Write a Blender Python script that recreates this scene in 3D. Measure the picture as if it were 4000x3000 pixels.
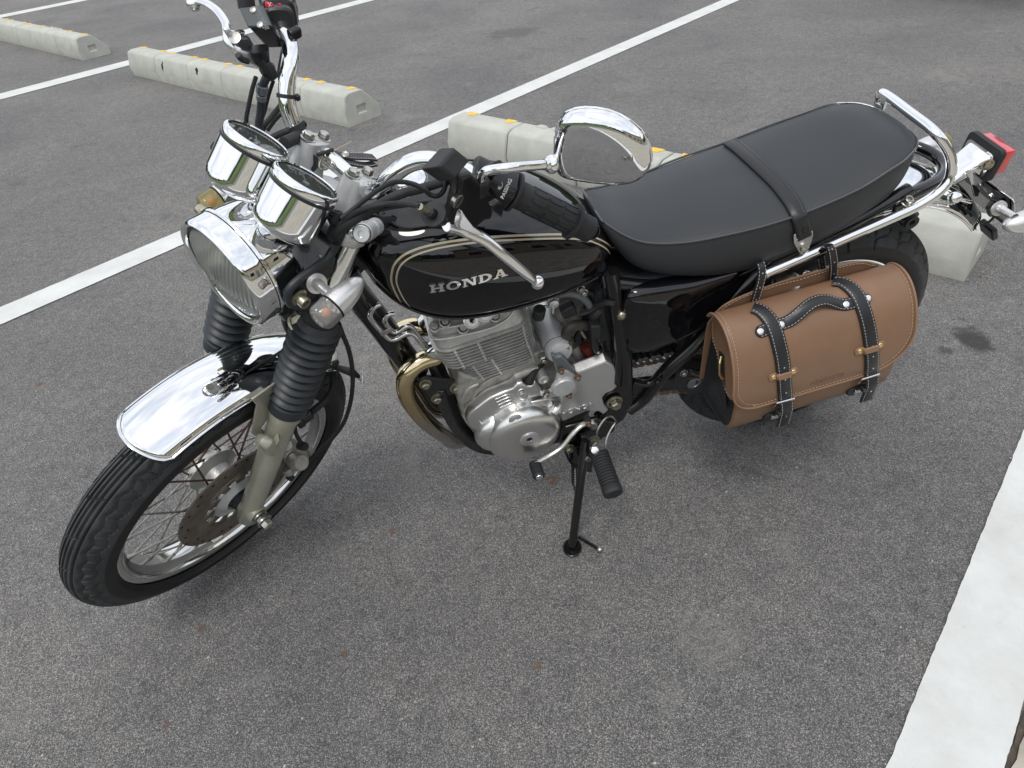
import bpy, math, random
from math import radians as rad, sin, cos, pi
from mathutils import Vector as V, Matrix, Euler
from mathutils.bvhtree import BVHTree
random.seed(7)
sc = bpy.context.scene
for o in list(bpy.data.objects): bpy.data.objects.remove(o)

# ------------------------------------------------------------------ camera, sky, sun, exposure
CAM_H, PITCH, ROLL, FPX = 1.3126, 38.4198, -5.7233, 2698.08
RC = (Matrix.Rotation(rad(90 - PITCH), 3, 'X') @ Matrix.Rotation(rad(ROLL), 3, 'Z'))
CAM = V((0, 0, CAM_H))
cam = bpy.data.cameras.new('camera'); cam_ob = bpy.data.objects.new('camera', cam)
sc.collection.objects.link(cam_ob); sc.camera = cam_ob
cam.sensor_width = 36; cam.lens = FPX / 4000 * 36; cam.clip_start = .05; cam.clip_end = 2000
cam_ob.matrix_world = Matrix.Translation(CAM) @ RC.to_4x4()
cam.dof.use_dof = False

SUN_EL, SUN_AZ = 62, 200
world = bpy.data.worlds.new('World'); sc.world = world; world.use_nodes = True
wn = world.node_tree.nodes; wl = world.node_tree.links; wn.clear()
def wnode(t, **k):
    n = wn.new(t)
    for a, b in k.items(): setattr(n, a, b)
    return n
sky = wnode('ShaderNodeTexSky', sky_type='NISHITA', sun_disc=False)
sky.sun_elevation = rad(SUN_EL); sky.sun_rotation = rad(SUN_AZ); sky.air_density = 1.2; sky.dust_density = 3
bg1 = wnode('ShaderNodeBackground'); bg1.inputs[1].default_value = .10
wl.new(sky.outputs[0], bg1.inputs[0])
tc = wnode('ShaderNodeTexCoord')
mp = wnode('ShaderNodeMapping'); mp.inputs['Scale'].default_value = (1, 1, 2.6)
wl.new(tc.outputs['Generated'], mp.inputs[0])
nz = wnode('ShaderNodeTexNoise'); nz.inputs['Scale'].default_value = 2.3; nz.inputs['Detail'].default_value = 7; nz.inputs['Roughness'].default_value = .55; nz.inputs['Distortion'].default_value = .4
wl.new(mp.outputs[0], nz.inputs['Vector'])
cr = wnode('ShaderNodeValToRGB')
cr.color_ramp.elements[0].position = .33; cr.color_ramp.elements[0].color = (.60, .66, .76, 1)
cr.color_ramp.elements[1].position = .62; cr.color_ramp.elements[1].color = (1.0, 1.0, 1.0, 1)
wl.new(nz.outputs[0], cr.inputs[0])
bg2 = wnode('ShaderNodeBackground'); bg2.inputs[1].default_value = .97
wl.new(cr.outputs[0], bg2.inputs[0])
mx = wnode('ShaderNodeMixShader'); mx.inputs[0].default_value = .86
wl.new(bg1.outputs[0], mx.inputs[1]); wl.new(bg2.outputs[0], mx.inputs[2])
wo = wnode('ShaderNodeOutputWorld'); wl.new(mx.outputs[0], wo.inputs[0])

sun = bpy.data.lights.new('sun', 'SUN'); sun.energy = 1.1; sun.angle = rad(18); sun.color = (1, .97, .92)
sun_ob = bpy.data.objects.new('sun', sun); sc.collection.objects.link(sun_ob)
sd = V((sin(rad(SUN_AZ)) * cos(rad(SUN_EL)), cos(rad(SUN_AZ)) * cos(rad(SUN_EL)), sin(rad(SUN_EL))))
sun_ob.rotation_euler = sd.to_track_quat('Z', 'Y').to_euler()
sc.view_settings.view_transform = 'Standard'; sc.view_settings.look = 'None'
sc.view_settings.exposure = .48; sc.view_settings.gamma = 1; sc.view_settings.use_curve_mapping = False
sc.cycles.max_bounces = 8; sc.cycles.glossy_bounces = 5; sc.cycles.transmission_bounces = 8; sc.cycles.transparent_max_bounces = 12
sc.cycles.use_denoising = True; sc.cycles.sample_clamp_indirect = 6

# ------------------------------------------------------------------ frames of reference
# ground frame: A = across the parking rows, L = along the painted lines
PA = rad(-43.7943)
LV = V((-sin(PA), cos(PA), 0)); AV = V((-LV.y, LV.x, 0))
GM = Matrix(((AV.x, LV.x, 0, 0), (AV.y, LV.y, 0, 0), (0, 0, 1, 0), (0, 0, 0, 1)))
def g(a, l, z=0): return AV * a + LV * l + V((0, 0, z))
# motorcycle frame: x forward, y left, z up, origin under the rear axle; leaning on its stand
HEAD, LEAN, STEER, RAKE = 191.6142, 11.1426, 37.8942, 27.6001
RB = Matrix.Rotation(rad(HEAD), 3, 'Z') @ Matrix.Rotation(rad(-LEAN), 3, 'X')
TB_ = V((0.6906, 1.4185, 0.0))
BM = Matrix.Translation(TB_) @ RB.to_4x4()
WB, RR, RF = 1.3729, .322, .328
SAX = V((-sin(rad(RAKE)), 0, cos(rad(RAKE)))); FWD = V((cos(rad(RAKE)), 0, sin(rad(RAKE))))
SP = V((WB, 0, RF)) - FWD * .0649
SM = Matrix.Translation(SP) @ Matrix.Rotation(rad(STEER), 4, SAX) @ Matrix.Translation(-SP)
AX = V((WB, 0, RF))
# lines of sight measured on the site photograph, cut with a plane of the machine (y = distance from its middle)
BI = BM.inverted(); SI = SM.inverted()
def _ray(u, v): return (RC @ V(((u - 2000) / FPX, -(v - 1500) / FPX, -1))).normalized()
def B(u, v, y=0):
    c = BI @ CAM; d = BI.to_3x3() @ _ray(u, v)
    return c + d * ((y - c.y) / d.y)
def F(u, v, y=0):
    m = SI @ BI; c = m @ CAM; d = m.to_3x3() @ _ray(u, v)
    return c + d * ((y - c.y) / d.y)
def Bx(u, v, n, p):      # cut with any plane through p with normal n, machine frame
    c = BI @ CAM; d = BI.to_3x3() @ _ray(u, v); return c + d * ((V(p) - c).dot(n) / d.dot(n))
def Fx(u, v, n, p):
    m = SI @ BI; c = m @ CAM; d = m.to_3x3() @ _ray(u, v); return c + d * ((V(p) - c).dot(n) / d.dot(n))

# ------------------------------------------------------------------ materials
def new_mat(name):
    m = bpy.data.materials.new(name); m.use_nodes = True
    return m, m.node_tree.nodes, m.node_tree.links, m.node_tree.nodes['Principled BSDF']
def nd(ns, t, **k):
    n = ns.new(t)
    for a, b in k.items():
        if a in n.inputs.keys() if hasattr(n.inputs, 'keys') else False: n.inputs[a].default_value = b
        else: setattr(n, a, b)
    return n
def mat(name, col, rough=.5, metal=0, coat=0, spec=.5, vary=.0, vscale=30, bump=0, bscale=200, rvary=0, col2=None, trans=0, ior=1.45, sheen=0, c2lo=.45, c2hi=.65):
    m, ns, ls, b = new_mat(name)
    b.inputs['Base Color'].default_value = (*col, 1); b.inputs['Roughness'].default_value = rough
    b.inputs['Metallic'].default_value = metal; b.inputs['Coat Weight'].default_value = coat
    b.inputs['Coat Roughness'].default_value = .03; b.inputs['Specular IOR Level'].default_value = spec
    b.inputs['Transmission Weight'].default_value = trans; b.inputs['IOR'].default_value = ior
    t = ns.new('ShaderNodeTexCoord')
    if vary or col2:
        n = nd(ns, 'ShaderNodeTexNoise', Scale=vscale, Detail=6, Roughness=.6); ls.new(t.outputs['Object'], n.inputs['Vector'])
        r = ns.new('ShaderNodeValToRGB'); c2 = col2 or tuple(c * (1 - vary) for c in col)
        r.color_ramp.elements[0].position = c2lo; r.color_ramp.elements[0].color = (*c2, 1)
        r.color_ramp.elements[1].position = c2hi; r.color_ramp.elements[1].color = (*col, 1)
        ls.new(n.outputs[0], r.inputs[0]); ls.new(r.outputs[0], b.inputs['Base Color'])
    if rvary:
        n = nd(ns, 'ShaderNodeTexNoise', Scale=vscale * .7, Detail=5, Roughness=.65); ls.new(t.outputs['Object'], n.inputs['Vector'])
        r = ns.new('ShaderNodeMapRange'); r.inputs['From Min'].default_value = .35; r.inputs['From Max'].default_value = .68
        r.inputs['To Min'].default_value = max(rough - rvary, .01); r.inputs['To Max'].default_value = rough + rvary
        ls.new(n.outputs[0], r.inputs[0]); ls.new(r.outputs[0], b.inputs['Roughness'])
    if bump:
        n = nd(ns, 'ShaderNodeTexNoise', Scale=bscale, Detail=4); ls.new(t.outputs['Object'], n.inputs['Vector'])
        bp = nd(ns, 'ShaderNodeBump', Strength=bump, Distance=.002); ls.new(n.outputs[0], bp.inputs['Height']); ls.new(bp.outputs[0], b.inputs['Normal'])
    return m

def asphalt_mat():
    m, ns, ls, b = new_mat('asphalt')
    t = ns.new('ShaderNodeTexCoord')
    def noise(s, d=6, r=.6, dist=0):
        n = nd(ns, 'ShaderNodeTexNoise', Scale=s, Detail=d, Roughness=r, Distortion=dist); ls.new(t.outputs['Object'], n.inputs['Vector']); return n
    def ramp(src, stops):
        r = ns.new('ShaderNodeValToRGB'); e = r.color_ramp.elements
        while len(e) < len(stops): e.new(.5)
        for k, (p, c) in enumerate(stops): e[k].position = p; e[k].color = (*c, 1) if len(c) == 3 else c
        ls.new(src, r.inputs[0]); return r
    def mixc(f, a, c2, mode='MIX', fac=None):
        x = ns.new('ShaderNodeMix'); x.data_type = 'RGBA'; x.blend_type = mode
        if f is not None: ls.new(f, x.inputs[0])
        else: x.inputs[0].default_value = fac
        if isinstance(a, tuple): x.inputs[6].default_value = (*a, 1)
        else: ls.new(a, x.inputs[6])
        if isinstance(c2, tuple): x.inputs[7].default_value = (*c2, 1)
        else: ls.new(c2, x.inputs[7])
        return x.outputs[2]
    vo = nd(ns, 'ShaderNodeTexVoronoi', Scale=560, Randomness=1); ls.new(t.outputs['Object'], vo.inputs['Vector'])
    vc = ns.new('ShaderNodeSeparateColor'); ls.new(vo.outputs['Color'], vc.inputs[0])
    stone = ramp(vc.outputs[0], [(0, (.105, .104, .103)), (.4, (.180, .177, .174)), (.75, (.262, .257, .251)), (.965, (.50, .49, .47))])
    vd = ramp(vo.outputs['Distance'], [(0, (1, 1, 1)), (.55, (.92, .92, .92)), (.95, (.50, .49, .49))])
    c = mixc(None, stone.outputs[0], vd.outputs[0], 'MULTIPLY', 1)
    fine = ramp(noise(700, 2, .5).outputs[0], [(.3, (.7, .7, .7)), (.7, (1.3, 1.3, 1.3))])
    c = mixc(None, c, fine.outputs[0], 'MULTIPLY', .8)
    fleck = ramp(noise(120, 3, .6, .5).outputs[0], [(.30, (.50, .49, .49)), (.38, (1, 1, 1))])
    c = mixc(None, c, fleck.outputs[0], 'MULTIPLY', .85)
    fleck2 = ramp(noise(17, 6, .75, .8).outputs[0], [(.32, (.66, .66, .67)), (.42, (1, 1, 1)), (.60, (1, 1, 1)), (.72, (1.22, 1.20, 1.17))])
    c = mixc(None, c, fleck2.outputs[0], 'MULTIPLY', .9)
    mid = ramp(noise(26, 5, .65, .4).outputs[0], [(.3, (.84, .84, .85)), (.7, (1.14, 1.13, 1.12))])
    c = mixc(None, c, mid.outputs[0], 'MULTIPLY', 1)
    big = ramp(noise(1.1, 5, .6, .6).outputs[0], [(.3, (.80, .81, .84)), (.7, (1.16, 1.14, 1.11))])
    c = mixc(None, c, big.outputs[0], 'MULTIPLY', 1)
    dust = ramp(noise(2.3, 8, .72, 1.2).outputs[0], [(.57, (0, 0, 0)), (.74, (.55, .55, .55))])
    c = mixc(dust.outputs[0], c, (.27, .255, .235))
    damp = ramp(noise(3.1, 6, .7, .8).outputs[0], [(.27, (.5, .5, .5)), (.40, (0, 0, 0))])
    c = mixc(damp.outputs[0], c, (.075, .073, .073))
    rust = ramp(noise(5.5, 4, .55, .3).outputs[0], [(.715, (0, 0, 0)), (.78, (.7, .7, .7))])
    c = mixc(rust.outputs[0], c, (.17, .085, .045))
    # marks with a place of their own: oil, rust drips, spilt dust
    nA_, nB_, nG_ = noise(34, 6, .75, 1.0), noise(9, 5, .7, .8), noise(75, 8, .8, .3)
    for (u, v, rx, amp, lo, col, st, big_) in (
        (3795, 1325, .075, .16, .0, (.040, .039, .040), .85, 1), (3700, 1370, .03, .12, 0, (.05, .049, .05), .7, 1),
        (155, 1505, .018, .07, 0, (.16, .085, .045), .75, 0), (1535, 2075, .012, .05, 0, (.16, .08, .045), .6, 0), (2165, 1875, .020, .09, 0, (.20, .105, .05), .75, 0),
        (790, 2450, .012, .05, 0, (.15, .075, .045), .6, 0), (2300, 2310, .012, .07, 0, (.25, .17, .10), .5, 0), (1345, 2555, .009, .04, 0, (.15, .07, .045), .6, 0), (650, 2830, .012, .04, 0, (.14, .07, .045), .6, 0),
        (2100, 2600, .010, .05, 0, (.17, .08, .04), .6, 0), (3070, 2440, .006, .012, 0, (.06, .06, .065), .9, 0),
        (2790, 2500, .09, .34, 0, (.33, .315, .285), .55, 0), (2620, 2720, .04, .22, 0, (.34, .33, .30), .5, 0), (3050, 2130, .05, .22, 0, (.31, .30, .275), .45, 0), (1010, 2660, .03, .10, 0, (.30, .295, .29), .4, 0),
        (1580, 455, .10, .5, 0, (.33, .315, .285), .6, 1), (2450, 340, .16, .6, 0, (.33, .31, .28), .5, 1), (3680, 300, .12, .5, 0, (.34, .32, .285), .5, 1), (2000, 130, .25, .8, 0, (.10, .098, .098), .6, 1), (1150, 2020, .04, .10, 0, (.30, .285, .26), .25, 0)):
        d_ = RC @ V(((u - 2000) / FPX, -(v - 1500) / FPX, -1)); q_ = CAM + d_ * (-CAM.z / d_.z)
        ds = ns.new('ShaderNodeVectorMath'); ds.operation = 'DISTANCE'; ls.new(t.outputs['Object'], ds.inputs[0]); ds.inputs[1].default_value = (q_.x, q_.y, 0)
        ma = ns.new('ShaderNodeMath'); ma.operation = 'MULTIPLY_ADD'; ma.inputs[1].default_value = -amp; ls.new((nB_ if big_ else nA_).outputs[0], ma.inputs[0]); ls.new(ds.outputs['Value'], ma.inputs[2])
        mr = ns.new('ShaderNodeMapRange'); mr.inputs['From Min'].default_value = rx - amp * .5; mr.inputs['From Max'].default_value = rx * .45 - amp * .5 - .002; mr.inputs['To Max'].default_value = st; mr.interpolation_type = 'SMOOTHSTEP'
        ls.new(ma.outputs[0], mr.inputs[0]); 
        if col[0] > .28:
            gr_ = ns.new('ShaderNodeMath'); gr_.operation = 'MULTIPLY'; gb_ = ramp(nG_.outputs[0], [(.42, (0, 0, 0)), (.60, (1, 1, 1))]); ls.new(gb_.outputs[0], gr_.inputs[0]); ls.new(mr.outputs[0], gr_.inputs[1]); c = mixc(gr_.outputs[0], c, col)
        else: c = mixc(mr.outputs[0], c, col)
    ls.new(c, b.inputs['Base Color'])
    b.inputs['Roughness'].default_value = .82; b.inputs['Specular IOR Level'].default_value = .35
    bp = nd(ns, 'ShaderNodeBump', Strength=.85, Distance=.0035); bp.invert = True
    ls.new(vo.outputs['Distance'], bp.inputs['Height'])
    bp2 = nd(ns, 'ShaderNodeBump', Strength=.45, Distance=.004)
    ls.new(noise(140, 6, .7).outputs[0], bp2.inputs['Height']); ls.new(bp.outputs[0], bp2.inputs['Normal']); ls.new(bp2.outputs[0], b.inputs['Normal'])
    return m

def paint_mat():
    m, ns, ls, b = new_mat('road_paint')
    t = ns.new('ShaderNodeTexCoord')
    n1 = nd(ns, 'ShaderNodeTexNoise', Scale=6, Detail=8, Roughness=.7); ls.new(t.outputs['Object'], n1.inputs['Vector'])
    r1 = ns.new('ShaderNodeValToRGB'); r1.color_ramp.elements[0].position = .3; r1.color_ramp.elements[0].color = (.52, .53, .51, 1)
    r1.color_ramp.elements[1].position = .7; r1.color_ramp.elements[1].color = (.66, .67, .66, 1); ls.new(n1.outputs[0], r1.inputs[0])
    n2 = nd(ns, 'ShaderNodeTexNoise', Scale=120, Detail=5, Roughness=.75); ls.new(t.outputs['Object'], n2.inputs['Vector'])
    r2 = ns.new('ShaderNodeValToRGB'); r2.color_ramp.elements[0].position = .24; r2.color_ramp.elements[0].color = (.35, .35, .34, 1)
    r2.color_ramp.elements[1].position = .36; r2.color_ramp.elements[1].color = (1, 1, 1, 1); ls.new(n2.outputs[0], r2.inputs[0])
    x = ns.new('ShaderNodeMix'); x.data_type = 'RGBA'; x.blend_type = 'MULTIPLY'; x.inputs[0].default_value = .8
    ls.new(r1.outputs[0], x.inputs[6]); ls.new(r2.outputs[0], x.inputs[7]); ls.new(x.outputs[2], b.inputs['Base Color'])
    b.inputs['Roughness'].default_value = .6
    bp = nd(ns, 'ShaderNodeBump', Strength=.35, Distance=.002); ls.new(n2.outputs[0], bp.inputs['Height']); ls.new(bp.outputs[0], b.inputs['Normal'])
    return m

M = {}
M['asphalt'] = asphalt_mat(); M['paint'] = paint_mat()
M['concrete'] = mat('concrete', (.50, .51, .46), .85, vary=.22, vscale=9, bump=.5, bscale=160, c2lo=.3, c2hi=.7)
M['concrete_low'] = mat('concrete_shade_lifted', (.52, .525, .475), .85, vary=.2, vscale=14, bump=.5, bscale=160, c2lo=.3, c2hi=.7)  # lower band coloured paler to offset the shade on its undercut face
M['yellow'] = mat('yellow_reflector', (.86, .55, .06), .45, vary=.2, vscale=40)
M['pavement'] = mat('pale_pavement', (.42, .39, .33), .9, vary=.3, vscale=6, bump=.6, bscale=120)
M['soil'] = mat('dirt', (.13, .105, .08), .95, vary=.5, vscale=30, bump=1, bscale=150)
M['grass'] = mat('grass', (.10, .15, .03), .9, vary=.5, vscale=1.2, bump=.6, bscale=8)
M['leaves'] = mat('foliage', (.05, .08, .03), .9, vary=.6, vscale=1.4, bump=1, bscale=3)
M['render_wall'] = mat('cream_wall', (.55, .47, .33), .8, vary=.15, vscale=2)
M['chrome'] = mat('chrome', (.86, .87, .88), .035, 1, rvary=.012, vscale=14)
M['chrome_dull'] = mat('worn_chrome', (.70, .70, .69), .14, 1, rvary=.06, vscale=30)
M['black_paint'] = mat('black_gloss_paint', (.003, .003, .0045), .025, spec=.5, coat=.45)
M['frame'] = mat('black_frame_paint', (.006, .006, .007), .22, coat=.5, rvary=.08, vscale=25)
M['plastic'] = mat('black_plastic', (.018, .019, .021), .42, bump=.12, bscale=700, rvary=.08, vscale=40)
M['plastic_gloss'] = mat('black_plastic_smooth', (.012, .012, .014), .25)
M['rubber'] = mat('black_rubber', (.022, .023, .025), .62, bump=.15, bscale=500, vary=.25, vscale=30)
M['boot'] = mat('rubber_bellows', (.028, .033, .038), .42, vary=.2, vscale=40)
M['vinyl'] = mat('seat_vinyl', (.026, .029, .033), .45, bump=.16, bscale=1100, rvary=.04, vscale=10)
M['piping'] = mat('seat_piping', (.05, .052, .055), .22, coat=.6)
M['tyre'] = mat('tyre_rubber', (.047, .050, .053), .68, vary=.35, vscale=22, bump=.25, bscale=350)
M['tyre_wall'] = mat('tyre_sidewall', (.019, .017, .016), .6, vary=.3, vscale=14, bump=.2, bscale=250)
M['alu'] = mat('cast_aluminium', (.66, .66, .635), .45, .7, vary=.22, vscale=26, bump=.35, bscale=420, rvary=.08)
M['alu_fin'] = mat('cylinder_aluminium', (.72, .72, .69), .42, .7, vary=.25, vscale=30, bump=.25, bscale=400)
M['alu_dirty'] = mat('stained_aluminium', (.46, .45, .42), .5, .6, col2=(.24, .22, .19), vscale=22, bump=.5, bscale=300, c2lo=.35, c2hi=.6)
M['alu_pol'] = mat('polished_aluminium', (.74, .74, .73), .30, 1, rvary=.02, vscale=12)
M['alu_sat'] = mat('satin_aluminium', (.68, .68, .68), .34, .8, rvary=.05, vscale=50)
M['silver_paint'] = mat('silver_paint', (.62, .63, .635), .40, .45, bump=.08, bscale=600, vary=.1, vscale=40)
M['grey_paint'] = mat('blue_grey_metal', (.20, .22, .24), .33, .6)
M['fork'] = mat('champagne_fork_paint', (.46, .455, .375), .34, .45, vary=.12, vscale=20, coat=.3)
M['steel'] = mat('zinc_steel', (.55, .54, .50), .28, 1, vary=.2, vscale=90)
M['steel_y'] = mat('aged_bolt_steel', (.50, .47, .36), .34, .9, vary=.35, vscale=120)
M['steel_rust'] = mat('rusty_bolt', (.33, .22, .16), .6, .6, vary=.4, vscale=200)
M['disc'] = mat('brake_disc_steel', (.30, .27, .235), .42, .8, col2=(.18, .145, .115), vscale=26, rvary=.08, c2lo=.35, c2hi=.65)
M['spoke'] = mat('spoke_wire', (.42, .40, .36), .38, .85, vary=.3, vscale=60)
M['spoke_rust'] = mat('rusted_spoke_wire', (.15, .095, .08), .6, .5, vary=.4, vscale=70)
M['leather'] = mat('brown_leather', (.228, .132, .080), .44, bump=.12, bscale=700, vary=.13, vscale=9, rvary=.05)
M['leather_edge'] = mat('brown_leather_edge', (.25, .145, .088), .5)
M['leather_in'] = mat('brown_leather_back', (.17, .095, .056), .55, bump=.1, bscale=600)
M['leather_b'] = mat('black_leather', (.016, .017, .019), .36, bump=.12, bscale=800, rvary=.05, vscale=20)
M['thread'] = mat('white_thread', (.50, .48, .46), .7)
M['thread_tan'] = mat('cream_thread', (.44, .34, .235), .7)
M['brass'] = mat('brass_rivet', (.80, .62, .30), .18, 1)
M['nickel'] = mat('nickel_rivet', (.85, .85, .85), .2, 1)
M['cream'] = mat('cream_pinstripe', (.34, .32, .225), .25, coat=1)
M['redline'] = mat('red_pinstripe', (.07, .005, .006), .25, coat=1)
M['badge'] = mat('badge_metal', (.80, .79, .77), .16, 1)
M['red_lens'] = mat('red_lens', (.62, .012, .022), .18, coat=.6, vary=.1, vscale=60)
M['red'] = mat('red_switch', (.65, .02, .03), .35)
M['lid'] = mat('sky_lit_lid', (.055, .064, .070), .42, bump=.1, bscale=500)  # sky light on the upward lid is painted into its lighter tone
M['lever'] = mat('bright_lever', (.86, .86, .87), .20, 1)
M['alu_shadow'] = mat('fin_shade_aluminium', (.07, .068, .062), .7, .3, vary=.4, vscale=40)  # shade between the fins put into the cylinder's colour
M['dark'] = mat('dark_void', (.008, .008, .008), .8)
M['rust_red'] = mat('red_brown_hose', (.11, .018, .012), .6)
M['hose_grey'] = mat('grey_hose', (.13, .14, .15), .45)
M['hose_brown'] = mat('aged_hose', (.05, .042, .036), .5, vary=.3, vscale=30)
M['white_ink'] = mat('white_print', (.75, .75, .75), .5)
M['blue'] = mat('blue_mark', (.02, .22, .62), .5)
M['stone'] = mat('pebble', (.5, .46, .4), .8, vary=.3, vscale=60)
M['reflector'] = mat('headlight_reflector', (.8, .8, .78), .12, 1)
M['car_paint'] = mat('car_paint', (.02, .021, .024), .2, coat=1)
M['glass_dark'] = mat('car_glass', (.01, .012, .012), .05, spec=.7)
def glass(name, col, rough=.03, haze=0, hcol=(.75, .78, .74), ior=1.5):
    m, ns, ls, b = new_mat(name)
    g1 = nd(ns, 'ShaderNodeBsdfGlossy', Roughness=rough); tr = ns.new('ShaderNodeBsdfTransparent'); tr.inputs[0].default_value = (*col, 1)
    fr = nd(ns, 'ShaderNodeFresnel', IOR=ior); mxs = ns.new('ShaderNodeMixShader')
    src = tr
    if haze:
        df = ns.new('ShaderNodeBsdfDiffuse'); df.inputs[0].default_value = (*hcol, 1); tl_ = ns.new('ShaderNodeBsdfTranslucent'); tl_.inputs[0].default_value = (*hcol, 1)
        a_ = ns.new('ShaderNodeAddShader'); m0 = ns.new('ShaderNodeMixShader'); m0.inputs[0].default_value = .5; ls.new(df.outputs[0], m0.inputs[1]); ls.new(tl_.outputs[0], m0.inputs[2])
        src = ns.new('ShaderNodeMixShader'); src.inputs[0].default_value = haze; ls.new(tr.outputs[0], src.inputs[1]); ls.new(m0.outputs[0], src.inputs[2])
    ls.new(fr.outputs[0], mxs.inputs[0]); ls.new(src.outputs[0], mxs.inputs[1]); ls.new(g1.outputs[0], mxs.inputs[2])
    ls.new(mxs.outputs[0], ns['Material Output'].inputs[0]); ns.remove(b)
    return m
M['glass'] = glass('clear_glass', (.93, .95, .94), .02, .16, (.55, .57, .58))  # grey diffuse haze stands in for bright reflections on the gauges
M['glass_lens'] = glass('ribbed_lens_glass', (.90, .92, .88), .04, .42, (.80, .83, .78), 1.9)
M['glass_sig'] = glass('clear_signal_lens', (.90, .90, .88), .05, .36, (.7, .7, .68))
M['glass_amber'] = glass('yellowed_lens', (.93, .86, .50), .08, .45, (.72, .62, .30))
M['orange'] = mat('orange_bulb', (.70, .24, .08), .3)
def pipe_mat():
    m, ns, ls, b = new_mat('heat_tinted_chrome')
    t = ns.new('ShaderNodeTexCoord'); sx = ns.new('ShaderNodeSeparateXYZ'); ls.new(t.outputs['Object'], sx.inputs[0])
    n = nd(ns, 'ShaderNodeTexNoise', Scale=16, Detail=5); ls.new(t.outputs['Object'], n.inputs['Vector'])
    ad = ns.new('ShaderNodeMath'); ad.operation = 'MULTIPLY_ADD'; ad.inputs[1].default_value = .09; ls.new(n.outputs[0], ad.inputs[0]); ls.new(sx.outputs[2], ad.inputs[2])
    r = ns.new('ShaderNodeMapRange'); r.inputs['From Min'].default_value = .33; r.inputs['From Max'].default_value = .66; ls.new(ad.outputs[0], r.inputs[0])
    c = ns.new('ShaderNodeValToRGB'); e = c.color_ramp.elements
    e[0].position = .0; e[0].color = (.42, .40, .37, 1); e[1].position = 1; e[1].color = (.82, .75, .60, 1)
    for p, col in ((.25, (.48, .43, .34)), (.5, (.60, .46, .26)), (.75, (.76, .62, .36))):
        k = e.new(p); k.color = (*col, 1)
    ls.new(r.outputs[0], c.inputs[0]); ls.new(c.outputs[0], b.inputs['Base Color'])
    b.inputs['Metallic'].default_value = 1; b.inputs['Roughness'].default_value = .13
    return m
M['pipe'] = pipe_mat()

# ------------------------------------------------------------------ mesh building
def frame_of(axis, ref=None):
    w = V(axis).normalized(); r = V(ref) if ref else (V((0, 0, 1)) if abs(w.z) < .9 else V((1, 0, 0)))
    u = (r - w * r.dot(w)).normalized(); return u, w.cross(u), w
def catmull(pts, n=6, closed=False):
    P = [V(p) for p in pts]
    if len(P) < 3: return P
    out = []; N = len(P); rng = N if closed else N - 1
    for i in range(rng):
        a = P[(i - 1) % N] if (closed or i > 0) else P[0] * 2 - P[1]
        b, c = P[i], P[(i + 1) % N]
        d = P[(i + 2) % N] if (closed or i < N - 2) else P[-1] * 2 - P[-2]
        for k in range(n):
            t = k / n
            out.append(.5 * ((2 * b) + (c - a) * t + (2 * a - 5 * b + 4 * c - d) * t * t + (3 * b - a - 3 * c + d) * t ** 3))
    if not closed: out.append(P[-1])
    return out
def lerp_list(vals, m):
    out = []
    for i in range(m):
        t = i / (m - 1) * (len(vals) - 1); k = min(int(t), len(vals) - 2); f = t - k
        out.append(vals[k] * (1 - f) + vals[k + 1] * f)
    return out
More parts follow.
